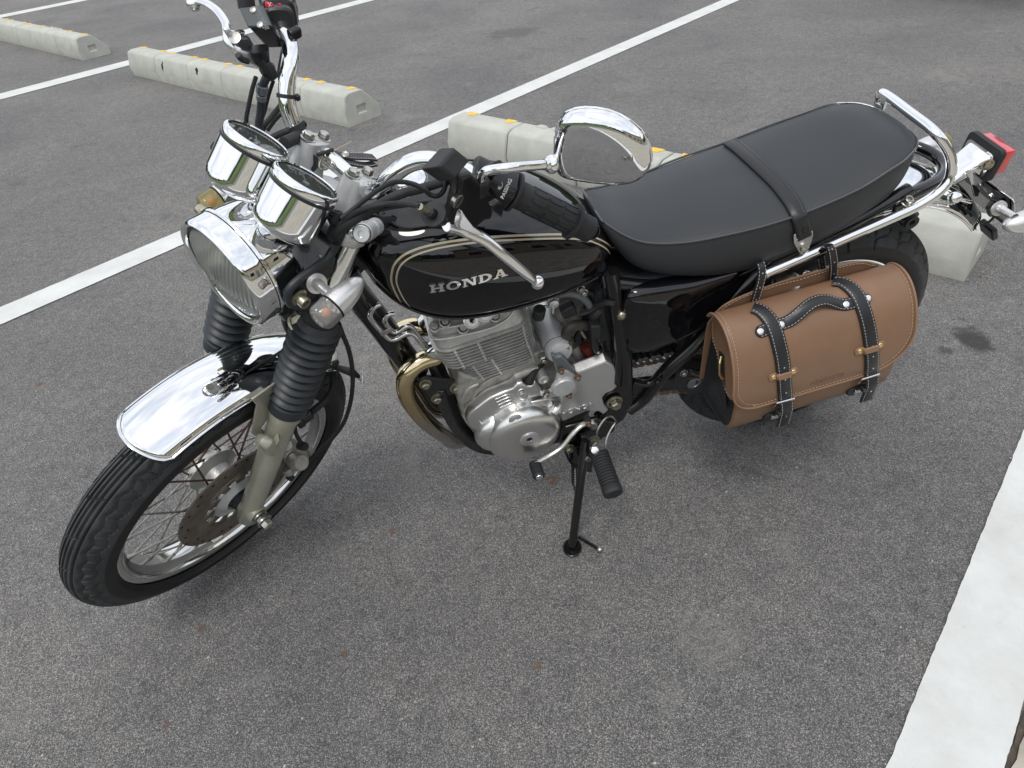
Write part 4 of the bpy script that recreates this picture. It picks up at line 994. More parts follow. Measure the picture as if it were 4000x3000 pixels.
b = MB(); pq = hc - hn * .012 + (V((0, 1, 0)) * .6 + V((0, 0, -.8))).normalized() * .088; b.bolt(pq, (pq - hc).normalized(), .0042, .003); b.build('rim_screw', 'steel', hl)
# brackets each side with rubber edging, mounting bolts
for sgn in (1, -1):
    f_ = (lambda p: p) if sgn == 1 else mir
    yb = .098 if sgn == 1 else .090
    br = MB(); out = [(1160, 1190), (1132, 1165), (1135, 1130), (1165, 1100), (1215, 1062), (1275, 1020), (1300, 985), (1312, 1010), (1300, 1060), (1262, 1120), (1250, 1160), (1215, 1185)]
    br.prism([f_(F(u, v, yb)) for u, v in out], V((0, -.004 * sgn, 0))); bo = br.build('headlight_bracket', 'plastic', bike, SM, bevel=.001)
    eg = MB(); eg.tube([f_(F(u, v, yb)) for u, v in (((1240, 1130), (1250, 1160), (1215, 1188), (1160, 1196), (1128, 1178), (1128, 1135), (1160, 1098), (1215, 1055), (1270, 1018), (1298, 985), (1310, 950))[:11 if sgn == 1 else 6])], .0062, 10, sp=6); eg.build('rubber_edging', 'boot', bo)
    b = MB(); c0 = f_(F(1165, 1160, .101)); b.lathe([(.014, 0), (.014, .002), (.009, .003), (.009, .016), (.0085, .017), (.006, .017), (.005, .012), (0, .012)], c0, Y * sgn, 24); b.build('mounting_bolt', 'steel_y', bo)
    b = MB(); b.cyl(f_(F(1165, 1160, .101)), f_(F(1165, 1160, .101)) - Y * sgn * .03, .012, 14); b.build('spacer', 'frame', bo)

# ------------------------------------------------------------------ gauges
GN = V((-.707, 0, .707))
for sgn in (1, -1):
    gc = F(1202, 702, .049); gc = gc if sgn == 1 else mir(gc)
    gb = MB(); gb.lathe([(.0459, -.013), (.0455, -.060), (.0450, -.070), (.0425, -.076), (.036, -.081), (.020, -.085), (0, -.086)], gc, GN, 72)
    ga = gb.build('gauge', 'chrome', bike, SM, ang=60)
    b = MB(); b.lathe([(.0462, -.0118), (.0469, -.0124), (.0469, -.0165), (.0458, -.0172)], gc, GN, 72); b.build('rubber_band', 'plastic', ga)
    b = MB(); b.lathe([(.0405, -.0015), (.0425, .0015), (.0442, .0010), (.0460, -.0010), (.0468, -.0035), (.0468, -.0118), (.0458, -.013)], gc, GN, 72); b.build('bezel', 'chrome', ga, ang=60)
    b = MB(); b.lathe([(.0395, -.006), (.0405, -.0015), (.0412, 0)], gc, GN, 64); b.build('inner_ring', 'dark', ga)
    b = MB(); b.lathe([(.0402, -.008), (0, -.008)], gc, GN, 48); di = b.build('dial', 'plastic_gloss', ga)
    u, w, ax = frame_of(GN, (0, 0, 1))
    t0 = MB()
    for k in range(27):
        t = -2.3 + 4.6 * k / 26; r0, r1 = (.028, .034) if k % 2 == 0 else (.031, .034); dd = u * cos(t) + w * sin(t); pp_ = dd.cross(ax) * .0005
        t0.add([gc - ax * .0074 + dd * r0 - pp_, gc - ax * .0074 + dd * r0 + pp_, gc - ax * .0074 + dd * r1 + pp_, gc - ax * .0074 + dd * r1 - pp_], [[0, 1, 2, 3]])
    tko = t0.build('dial_marks', 'white_ink', di); tko['kind'] = 'stuff'
    b = MB(); dd = u * cos(-2.3) + w * sin(-2.3); b.tube([gc - ax * .006 - dd * .006, gc - ax * .006 + dd * .029], [.0014, .0006], 6, sp=0); b.lathe([(.005, -.006), (.0045, -.004), (0, -.004)], gc, GN, 16); b.build('needle', 'white_ink', di)
    b = MB(); b.lathe([(.0405, -.0016), (.02, -.0008), (0, -.0006)], gc, GN, 48); b.build('glass', 'glass', ga)
    b = MB(); pk = gc + V((.01, sgn * .044, -.05)); b.lathe([(0, 0), (.008, 0), (.0085, .004), (.0085, .014), (.006, .016), (0, .016)], gc - GN * .05 + Y * sgn * .044, Y * sgn, 14) if sgn == -1 else None
    if sgn == -1: b.build('mounting_stud', 'rubber', ga)
b = MB(); kc_ = F(1310, 852, .085); ks_ = F(1335, 862, .10) - kc_
b.lathe([(0, -.006), (.008, -.006), (.0105, -.004), (.0105, .010), (.009, .012), (.003, .012), (.0025, .009), (0, .009)], kc_, ks_, 20); kn = b.build('trip_knob', 'plastic', bike, SM)
b = MB(); u, w, ax = frame_of(ks_)
for k in range(14): t = 2 * pi * k / 14; b.box(kc_ + (u * cos(t) + w * sin(t)) * .0107 + ax * .004, (.0016, .0016, .012), Matrix((u, w, ax)).transposed())
o = b.build('knurling', 'plastic', kn); o['kind'] = 'stuff'
b = MB(); b.prism([V((1.075, y, .955)) + V((dx, 0, -dx * .9)) for y, dx in ((.095, 0), (.095, .05), (.03, .075), (-.03, .075), (-.095, .05), (-.095, 0))], V((0, 0, .004))); b.build('gauge_bracket', 'frame', bike, SM, bevel=.001)

# ------------------------------------------------------------------ turn signals
def signal(p0, p1, c, ax, tipL, m_lens, mtx, parentname='turn_signal', r=.0225, Ll=.034, Lb=.058):
    """p0-p1 stalk; c lens-housing joint; ax from joint to lens front"""
    b = MB(); ax = V(ax).normalized(); b.lathe([(r, 0), (r * 1.0, -.006), (r * .97, -.018), (r * .86, -.032), (r * .66, -.045), (r * .38, -.0545), (r * .12, -.0585), (0, -.059)], c, ax, 40)
    so = b.build(parentname, 'alu_sat', bike, mtx, ang=60)
    b = MB(); d = (V(p1) - V(p0)).normalized(); L = (V(p1) - V(p0)).length
    b.lathe([(.0155, -.004), (.0155, 0), (.009, .001), (.009, .010), (.0075, .012), (.0075, L)], p0, d, 24); b.build('stalk', 'alu_sat', so)
    b = MB(); b.lathe([(r * 1.02, .0015), (r * 1.02, -.0015)], c, ax, 40); b.build('gasket', 'dark', so)
    b = MB(); pr_ = [(r * .98, 0), (r * .98, Ll * .72), (r * .93, Ll * .85), (r * .80, Ll * .93)] + [(r * (.70 - .12 * k), Ll * .96 + (.0012 if k % 2 else 0)) for k in range(6)] + [(0, Ll)]
    rings = []; u, w, axn_ = frame_of(ax)
    for (rr_, h) in pr_: rings.append([V(c) + axn_ * h + (u * cos(2 * pi * k / 80) + w * sin(2 * pi * k / 80)) * (rr_ * (1 + (.012 if k % 2 and h < Ll * .75 else 0))) for k in range(80)])
    b.ring_loft(rings, True, False, False); b.build('lens', m_lens, so, ang=50)
    b = MB(); b.lathe([(r * .9, .001), (r * .5, -.004), (0, -.006)], c, ax, 32); b.build('reflector', 'reflector', so)
    b = MB(); b.sphere(V(c) + ax * .012, .0070, 16, 10, (1, 1, 1.2)); b.build('bulb', 'orange', so)
    return so
c1 = F(1300, 1198, .170)
signal(F(1238, 1108, .108), F(1312, 1165, .168), c1, V((1, .05, -.10)), 0, 'glass_sig', SM, r=.0198, Ll=.030)
c2 = F(842, 782, -.170)
signal(F(915, 838, -.108), F(868, 798, -.165), c2 + V((-.006, 0, 0)), V((1, -.02, -.04)), 0, 'glass_amber', SM, r=.0205, Ll=.032)

# ------------------------------------------------------------------ cables and hoses by the handlebar
cable('clutch_cable', [F(1640, 806, .229), F(1590, 797, .20), F(1520, 796, .17), F(1440, 810, .15), F(1380, 835, .13), F(1330, 880, .11), F(1290, 940, .08), F(1270, 1000, .05)], .0036)
cable('switch_cable', [F(1745, 690, .212), F(1735, 740, .205), F(1710, 765, .20), F(1680, 760, .195), F(1650, 735, .19), F(1600, 715, .18), F(1540, 712, .17), F(1480, 740, .155), F(1420, 785, .14), F(1370, 825, .125), F(1335, 852, .115)], .0027, 'rubber')
cb = MB()
P = catmull([F(1745, 690, .212), F(1735, 740, .205), F(1710, 765, .20), F(1680, 760, .195), F(1650, 735, .19), F(1600, 715, .18), F(1540, 712, .17), F(1480, 740, .155), F(1420, 785, .14), F(1370, 825, .125), F(1335, 852, .115)], 14)
for i in range(1, len(P) - 1):
    cb.lathe([(.0026, -.0008), (.0034, 0), (.0026, .0008)], P[i], P[i + 1] - P[i - 1], 10)
o = cb.build('conduit_ribs', 'rubber', bike, SM); o['kind'] = 'stuff'
cable('wiring_loom', [F(1760, 700, .21), F(1650, 735, .18), F(1560, 760, .165), F(1480, 800, .15), F(1400, 850, .135), F(1330, 900, .11), F(1290, 960, .07), F(1240, 1050, .03)], .0062)
cable('wiring_loom', [F(1690, 790, .19), F(1600, 800, .175), F(1520, 812, .16), F(1440, 830, .14), F(1370, 870, .12), F(1310, 930, .09), F(1260, 1000, .05)], .0030)
cable('wiring_loom', [F(1330, 870, .09), F(1300, 940, .085), F(1255, 1010, .07), F(1215, 1070, .05), F(1190, 1120, .03)], .013)
cable('wiring_loom', [F(1185, 985, .03), F(1195, 1040, .035), F(1215, 1090, .035), F(1225, 1140, .03)], .009, 'plastic')
cable('wiring_loom', [F(1100, 985, .035), F(1140, 1010, .05), F(1165, 1060, .055), F(1160, 1120, .05)], .006, 'plastic')
cable('throttle_cable', [F(1000, 300, -.14), F(985, 350, -.14), F(972, 410, -.14), F(962, 470, -.14), F(968, 560, -.14), F(1010, 660, -.12)], .0032)
cable('throttle_cable', [F(1068, 315, -.145), F(1050, 370, -.145), F(1035, 430, -.14), F(1020, 480, -.14), F(1010, 560, -.13)], .0028)
cable('brake_hose', [F(1042, 300, -.14), F(1028, 335, -.142), F(1022, 390, -.142), F(1018, 440, -.142), F(1012, 500, -.14), F(1030, 600, -.12)], .0062, 'boot')
b = MB()
for p0, p1, r_ in ((F(1025, 333, -.142), F(1022, 365, -.142), .0088), (F(1022, 370, -.142), F(1020, 392, -.142), .0078)): b.cyl(p0, p1, r_, 8)
b.build('hose_sleeve', 'grey_paint', bike, SM, bevel=.001)
cable('wiring_loom', [F(1120, 365, -.165), F(1098, 410, -.155), F(1062, 455, -.15), F(1030, 495, -.145), F(1000, 560, -.14)], .0045)
cable('wiring_loom', [F(1125, 385, -.16), F(1110, 430, -.155), F(1075, 470, -.15), F(1045, 510, -.145)], .003)
cable('wiring_loom', [F(1098, 330, -.15), F(1092, 280, -.16), F(1100, 230, -.17), F(1108, 190, -.18)], .0035)
cable('wiring_loom', [F(1165, 500, -.09), F(1130, 510, -.08), F(1090, 525, -.09), F(1050, 545, -.10)], .005)
cable('wiring_loom', [F(1180, 520, -.08), F(1150, 540, -.06), F(1110, 560, -.05)], .009)
# ignition switch and steering stem nut on the top yoke
ig = MB(); igc = typ(-.055, 0, .0); ig.lathe([(.017, -.02), (.018, .004), (.016, .007), (.008, .007), (0, .006)], typ(.038, .0, -.004), a0, 28); ig.build('ignition_switch', 'alu_sat', bike, SM)
ig = MB(); ig.lathe([(.014, -.002), (.016, .002), (.016, .010), (.011, .013), (0, .013)], typ(-.005, 0, -.004), a0, 6); ig.build('stem_nut', 'steel', bike, SM, ang=25)
for kx in ((1455, 655), (1270, 560)): pass

# ------------------------------------------------------------------ fuel tank
def interp(tab, x):
    """Catmull through (x, v...) rows sorted by x"""
    if x <= tab[0][0]: return tab[0][1:]
    if x >= tab[-1][0]: return tab[-1][1:]
    i = max(k for k in range(len(tab)) if tab[k][0] <= x); i = min(i, len(tab) - 2)
    a, b, c, d = tab[max(i - 1, 0)], tab[i], tab[i + 1], tab[min(i + 2, len(tab) - 1)]
    t = (x - b[0]) / (c[0] - b[0])
    out = []
    for j in range(1, len(b)):
        m1 = (c[j] - a[j]) / max(c[0] - a[0], 1e-6) * (c[0] - b[0]); m2 = (d[j] - b[j]) / max(d[0] - b[0], 1e-6) * (c[0] - b[0])
        out.append((2 * t ** 3 - 3 * t * t + 1) * b[j] + (t ** 3 - 2 * t * t + t) * m1 + (-2 * t ** 3 + 3 * t * t) * c[j] + (t ** 3 - t * t) * m2)
    return out
TK = [(.546, .070, .720, .770), (.560, .092, .715, .790), (.60, .111, .713, .826), (.66, .128, .711, .864), (.72, .138, .711, .888), (.78, .143, .712, .902), (.84, .141, .717, .908), (.89, .131, .731, .906), (.93, .114, .755, .898), (.96, .090, .788, .886), (.978, .060, .822, .870)]
tsec = [(-90, 0, 0), (0.5, 0)]
FYZ = [(0, 0), (.55, 0), (.86, .008), (.955, .045), (.992, .14), (1, .28), (.992, .44), (.965, .58), (.91, .70), (.81, .81), (.66, .895), (.46, .955), (.24, .99), (0, 1)]
def tank_ring(x):
    w, zb, zt = interp(TK, x); R_ = []
    h = zt - zb
    for fy, fz in FYZ: R_.append(V((x, w * fy, zb + h * fz)))
    return R_ + [V((x, -p.y, p.z)) for p in R_[-2:0:-1]]
xs = [.546, .549, .555, .565, .58, .60, .63, .66, .70, .74, .78, .82, .85, .88, .905, .93, .948, .962, .972, .978]
tk = MB(); rr_ = [tank_ring(x) for x in xs]
def shrink(ring, f, dx):
    c = sum(ring, V()) / len(ring); return [c + (p - c) * f + V((dx, 0, 0)) for p in ring]
rr_ = [shrink(rr_[0], .55, -.006), shrink(rr_[0], .88, -.0035)] + rr_ + [shrink(rr_[-1], .85, .006), shrink(rr_[-1], .5, .009)]
tk.ring_loft(rr_)
tank = tk.build('fuel_tank', 'black_paint', bike, ang=80, sub=2)
dg = bpy.context.evaluated_depsgraph_get()
def bvh_of(o):
    dg_ = bpy.context.evaluated_depsgraph_get(); e = o.evaluated_get(dg_); me = e.to_mesh()
    t = BVHTree.FromPolygons([v.co.copy() for v in me.vertices], [list(p.vertices) for p in me.polygons]); e.to_mesh_clear(); return t
tbv = bvh_of(tank)
def on(bv, u, v, off=0.0, fallback_y=.13, fb=False):
    c = BI @ CAM; d = BI.to_3x3() @ _ray(u, v); h = bv.ray_cast(c, d)
    if h[0] is None: return (B(u, v, fallback_y), V((0, 1, 0))) if fb else None
    n = h[1] if h[1].dot(d) < 0 else -h[1]
    return h[0] + n * off, n
# welded lip round the bottom
lip = MB(); P = []
for x in [.556 + (.972 - .556) * k / 40 for k in range(41)]:
    w, zb, zt = interp(TK, x); P.append(V((x, w * .93, zb + (zt - zb) * .025)))
lip.tube(P, .0032, 8, sp=0); lip.tube([mir(p) for p in P], .0032, 8, sp=0); lip.build('bottom_lip', 'black_paint', tank)
# pinstripes laid on the surface
def ribbon(pix, w, m, name, off, bv=tbv, parent=tank, mirror=True, closed=False, sub=8):
    P = []
    pp = catmull([V((u, v, 0)) for u, v in pix], sub, closed)
    for q in pp:
        r_ = on(bv, q.x, q.y, off)
        if r_: P.append(r_)
    b = MB(); L, R2_ = [], []
    for i, (p, n) in enumerate(P):
        t = (P[min(i + 1, len(P) - 1)][0] - P[max(i - 1, 0)][0]).normalized(); s_ = n.cross(t).normalized()
        L.append(p + s_ * w / 2); R2_.append(p - s_ * w / 2)
    vs = [x for pr_ in zip(L, R2_) for x in pr_]
    b.add(vs, [[2 * i, 2 * i + 1, 2 * i + 3, 2 * i + 2] for i in range(len(P) - 1)])
    if mirror: b.add([mir(x) for x in vs], [[2 * i, 2 * i + 2, 2 * i + 3, 2 * i + 1] for i in range(len(P) - 1)])
    return b.build(name, m, parent, ang=80)
outer = [(1636, 1234), (1599, 1208), (1565, 1175), (1542, 1134), (1530, 1098), (1531, 1065), (1540, 1035), (1560, 1010), (1590, 989), (1640, 969), (1700, 954), (1770, 942), (1850, 932), (1950, 924), (2060, 919), (2160, 916), (2240, 917), (2300, 923), (2345, 938), (2380, 960), (2396, 985)]
inner = [(1650, 1238), (1616, 1210), (1584, 1175), (1562, 1136), (1550, 1102), (1551, 1072), (1560, 1045), (1578, 1023), (1606, 1004), (1650, 986), (1705, 971), (1775, 958), (1852, 948), (1950, 940), (2060, 935), (2160, 932), (2235, 933), (2290, 939), (2333, 953), (2366, 972), (2384, 995)]
ribbon(outer, .0036, 'cream', 'pinstripe', .0010); ribbon(inner, .0030, 'cream', 'pinstripe', .0010)
midl = [((a[0] + b[0]) / 2, (a[1] + b[1]) / 2) for a, b in zip(outer, inner)]
ribbon(midl, .0010, 'redline', 'pinstripe', .0010)
# raised badge: five slab serif letters
bd = empty('badge', None, tank)
def letter(ch):
    """unit height polygons: list of (outer, [hole])"""
    S = .13
    def bx_(x0, y0, x1, y1): return [(x0, y0), (x1, y0), (x1, y1), (x0, y1)]
    if ch == 'H': return [bx_(.12, 0, .38, 1), bx_(.82, 0, 1.08, 1), bx_(.38, .42, .82, .58), bx_(0, 0, .5, S), bx_(.70, 0, 1.2, S), bx_(0, 1 - S, .5, 1), bx_(.70, 1 - S, 1.2, 1)], 1.2
    if ch == 'N': return [bx_(.12, 0, .30, 1), bx_(.90, 0, 1.08, 1), [(.12, 1), (.42, 1), (1.08, 0), (.82, 0)], bx_(0, 0, .44, S), bx_(0, 1 - S, .36, 1), bx_(.76, 1 - S, 1.2, 1)], 1.2
    if ch == 'A': return [[(.10, 0), (.30, 0), (.66, 1), (.48, 1)], [(.78, 0), (1.08, 0), (.72, 1), (.48, 1)], bx_(.30, .26, .86, .40), bx_(0, 0, .42, S), bx_(.66, 0, 1.2, S), bx_(.36, 1 - .1, .72, 1)], 1.2
    if ch == 'O': return [('ring', .6, .5, .6, .5, .34, .36)], 1.2
    if ch == 'D': return [bx_(.12, 0, .38, 1), bx_(0, 0, .5, S), bx_(0, 1 - S, .5, 1), ('arc',)], 1.15
blc, brc = (1680, 1141), (1982, 1072)
pL, n0 = on(tbv, *blc); pR, n1 = on(tbv, *brc); nb = (n0 + n1).normalized()
tx = (pR - pL); LN = tx.length; tx.normalize(); tyv = nb.cross(tx); tyv = tyv if tyv.z > 0 else -tyv
LH = .0150; widths = [letter(c)[1] for c in 'HONDA']; unit = LN / (sum(widths) + .10 * 4); x0 = 0
tyl = (tyv + tx * .10)
for ch in 'HONDA':
    polys, wd = letter(ch); b = MB(); base = pL + tx * (x0 * unit)
    def PT(x, y, h=0):
        q = base + tx * (x * unit) + tyl * (y * LH)
        hit = tbv.find_nearest(q); return hit[0] + nb * (.0004 + h)
    dep = .0022
    for pg in polys:
        if pg[0] == 'ring' or pg[0] == 'arc':
            if pg[0] == 'ring': cx_, cy_, rx, ry, ix, iy = .6, .5, .58, .52, .30, .36; ts = [2 * pi * k / 32 for k in range(33)]
            else: cx_, cy_, rx, ry, ix, iy = .36, .5, .76, .5, .46, .34; ts = [-pi / 2 + pi * k / 18 for k in range(19)]
            rings = [[PT(cx_ + rx * cos(t), cy_ + ry * sin(t), 0), PT(cx_ + rx * cos(t), cy_ + ry * sin(t), dep), PT(cx_ + ix * cos(t), cy_ + iy * sin(t), dep), PT(cx_ + ix * cos(t), cy_ + iy * sin(t), 0)] for t in ts]
            b.ring_loft(rings, True, True, True)
        else:
            b.prism([PT(x, y, 0) for x, y in pg], nb * (dep + random.uniform(0, .00008)))
    b.build('letter', 'badge', bd, ang=40)
    b2 = MB(); b2.prism([PT(x, y, -.0002) for x, y in ((-.04, -.06), (wd + .04, -.06), (wd + .04, 1.06), (-.04, 1.06))], nb * .0006)
    x0 += wd + .10
# filler cap
fc, fn_ = on(tbv, 1586, 705)
b = MB(); b.lathe([(.036, -.004), (.036, .006), (.0335, .011), (.028, .016), (.018, .0195), (0, .021)], fc, V((-.18, 0, 1)), 56); capo = b.build('filler_cap', 'chrome', tank, ang=60)
b = MB(); b.lathe([(.039, -.006), (.040, .0005), (.037, .0015)], fc, V((-.18, 0, 1)), 48); b.build('cap_seal', 'rubber', capo)

# ------------------------------------------------------------------ seat
ST = [(-.052, .012, .843, .790), (-.050, .028, .845, .784), (-.045, .045, .847, .778), (-.037, .062, .849, .774), (-.026, .076, .850, .770), (-.012, .088, .850, .766), (.006, .099, .848, .760), (.027, .109, .844, .752), (.05, .114, .838, .748), (.1, .123, .821, .722), (.15, .127, .808, .704), (.2, .128, .796, .690), (.25, .1275, .786, .676), (.3, .126, .779, .668), (.35, .121, .773, .669), (.4, .113, .766, .674), (.45, .103, .764, .684), (.49, .092, .767, .698), (.52, .078, .776, .722), (.545, .060, .789, .758), (.560, .042, .799, .785)]
def seat_row(x):
    w, zp, zb = interp(ST, x)
    crown = .016 * min(1, (x + .07) / .09) * min(1, max(.0, (.60 - x) / .15))
    r = []
    nT = 13
    for k in range(nT):      # across the top, left piping to right
        q = 1 - 2 * k / (nT - 1); r.append(V((x, w * q, zp + crown * (1 - abs(q) ** 2.6) + .0015)))
    side = []
    h = zp - zb
    for f, o_ in ((.03, .0015), (.15, .004), (.4, .006), (.65, .005), (.85, .001), (.96, -.008), (1, -.022)): side.append((w + o_, zp - h * f))
    left = [V((x, y, z)) for y, z in side]
    return r, left
xs = [-.052, -.051, -.048, -.044, -.039, -.034, -.028, -.021, -.014, -.004, .008, .025, .05, .075, .1, .13, .16, .2, .24, .28, .32, .36, .4, .43, .46, .49, .51, .53, .545, .554, .560]
sm = MB(); rings = []; pipL = []
for x in xs:
    top, left = seat_row(x); ring = left[::-1] + top + [mir(p) for p in left]
    rings.append(ring); pipL.append(V((x, top[0].y + .0012, top[0].z)))
def squash(r, f, dx): c = sum(r, V()) / len(r); return [V((p.x + dx, c.y + (p.y - c.y) * f, c.z + (p.z - c.z) * (.6 + .4 * f))) for p in r]
rings = [squash(rings[0], .5, -.004)] + rings + [squash(rings[-1], .55, .004)]
sm.ring_loft(rings)
seat = sm.build('seat', 'vinyl', bike, ang=70, sub=1)
b = MB(); pts = pipL + [mir(p) for p in pipL[::-1]]
b.tube(catmull(pts, 3, True), .0022, 8, sp=0, closed=True); b.build('piping', 'piping', seat)
sbv = bvh_of(seat)
# strap over the seat
def seat_hit(x, y):
    h = sbv.ray_cast(V((x, y, 1.2)), V((0, 0, -1))); return (h[0], h[1])
sp_ = []
xs_ = lambda y: .262 - .0 * y
P = []
for k in range(33):
    y = .132 - .264 * k / 32; x = .2450 - (y - .13) * -.0
    if abs(y) < .125:
        p, n = seat_hit(x, y); P.append((p + n * .003, n))
side = [B(3092, 868, .134), B(3110, 905, .137), B(3125, 930, .137), B(3128, 945, .136)]
topL = []
for u, v in ((2852, 560), (2880, 578), (2920, 612), (2960, 648), (3000, 685), (3040, 725), (3075, 768), (3100, 805), (3118, 842)):
    r_ = on(sbv, u, v, .003)
    if r_: topL.append(r_)
side = []
for u, v in ((3128, 870), (3134, 900), (3135, 922)):
    r_ = on(sbv, u, v, .0045)
    if r_: side.append(r_)
path = topL + side
def strap_mesh(b, path, w, t, wlist=None):
    rings = []
    for i, (p, n) in enumerate(path):
        tt = (path[min(i + 1, len(path) - 1)][0] - path[max(i - 1, 0)][0]).normalized(); s_ = n.cross(tt).normalized(); ww = wlist[i] if wlist else w
        rings.append([p + s_ * ww / 2 + n * t * .25, p + s_ * ww * .42 + n * t, p - s_ * ww * .42 + n * t, p - s_ * ww / 2 + n * t * .25, p - s_ * ww / 2 - n * t * .4, p + s_ * ww / 2 - n * t * .4])
    b.ring_loft(rings); return rings
def dense(path, n):
    A = catmull([p for p, _ in path], n); N = catmull([q for _, q in path], n); return [(a, q.normalized()) for a, q in zip(A, N)]
path = dense(path, 6)
b = MB(); strap_mesh(b, path, .030, .0035); stp = b.build('grab_strap', 'leather_b', seat, ang=50)
def stitch(path, off, w, name, m, parent, h=.0006, dl=.0042, gap=.0026, r=.00055, bev=None, kind=True):
    """row of thread stitches along a strap, off = sideways offset"""
    b = MB(); acc = 0; pts = []
    for i in range(len(path)):
        p, n = path[i]; tt = (path[min(i + 1, len(path) - 1)][0] - path[max(i - 1, 0)][0]).normalized(); s_ = n.cross(tt).normalized()
        pts.append((p + s_ * off + n * h, n))
    d = [0]
    for i in range(1, len(pts)): d.append(d[-1] + (pts[i][0] - pts[i - 1][0]).length)
    def at_(s):
        for i in range(1, len(d)):
            if d[i] >= s: f = (s - d[i - 1]) / max(d[i] - d[i - 1], 1e-9); return pts[i - 1][0].lerp(pts[i][0], f)
        return pts[-1][0]
    s_ = gap
    while s_ + dl < d[-1]:
        b.tube([at_(s_), at_(s_ + dl / 2), at_(s_ + dl)], [r * .7, r, r * .7], 5, sp=0); s_ += dl + gap
    o = b.build(name, m, parent, ang=80)
    if kind: o['kind'] = 'stuff'
    return o
for s_ in (-.0085, .0085): stitch(path, s_, 0, 'stitching', 'piping', stp, h=.0036, r=.0007)
b = MB(); b.prism([on(sbv, u, v, .0052, .136, True)[0] for u, v in ((3093, 913), (3100, 905), (3104, 925), (3148, 912), (3166, 893), (3168, 910), (3162, 935), (3150, 962), (3138, 976), (3122, 977), (3110, 968), (3094, 940))], Y * .0022); plo = b.build('strap_plate', 'alu_sat', stp, bevel=.0006)
b = MB(); q, _ = on(sbv, 3128, 955, .0072, .138, True); b.bolt(q, Y + V((0, 0, .25)), .0072, .006, socket=True); b.build('bolt', 'steel', plo)
b = MB(); q, n = on(sbv, 3139, 887, .0078); b.lathe([(.0075, -.001), (.0075, .001), (.006, .002), (.004, .0012), (0, .0012)], q, n, 20); b.build('snap_button', 'plastic_gloss', stp)

# ------------------------------------------------------------------ side covers and frame
def side_cover(sgn):
    f_ = (lambda p: p) if sgn == 1 else mir
    rows = []
    pix_t = [(2440, 1128), (2470, 1098), (2550, 1092), (2700, 1084), (2850, 1062), (2960, 1038), (3000, 1030)]
    top = [(.528, .655), (.515, .672), (.47, .672), (.40, .668), (.34, .668), (.28, .672), (.262, .672)]
    outl = catmull([V((x, 0, z)) for x, z in [(.532, .64), (.523, .672), (.50, .682), (.45, .679), (.38, .674), (.30, .676), (.255, .680), (.245, .672), (.262, .640), (.285, .600), (.315, .560), (.350, .532), (.40, .517), (.45, .508), (.485, .507), (.508, .520), (.523, .545), (.530, .58)]], 5, True)
    cx_ = sum(p.x for p in outl) / len(outl); cz_ = .602; rings = []
    for f, yy in ((.985, .094), (1.0, .100), (.995, .108), (.97, .1165), (.92, .122), (.82, .1262), (.6, .1285), (.3, .1295), (.05, .130)):
        rings.append([f_(V((cx_ + (p.x - cx_) * f, yy - .02 * max(0, (.40 - p.x)) / .15 * .5, cz_ + (p.z - cz_) * f))) for p in outl])
    b = MB(); b.ring_loft(rings); o = b.build('side_cover', 'black_paint', bike, ang=70)
    s = MB(); q = f_(B(2428, 1233, .118)); s.sphere(q, .0095, 18, 12, (1, .8, 1)); s.build('cover_screw', 'steel_y', o)
    return o
side_cover(1); side_cover(-1)
def pipe(name, pts, r, m='frame', sp=6, n=16, flat=None, ref=None, parent=None):
    b = MB(); b.tube(pts, r, n, sp=sp, flat=flat, ref=ref); return b.build(name, m, parent or bike, ang=50)
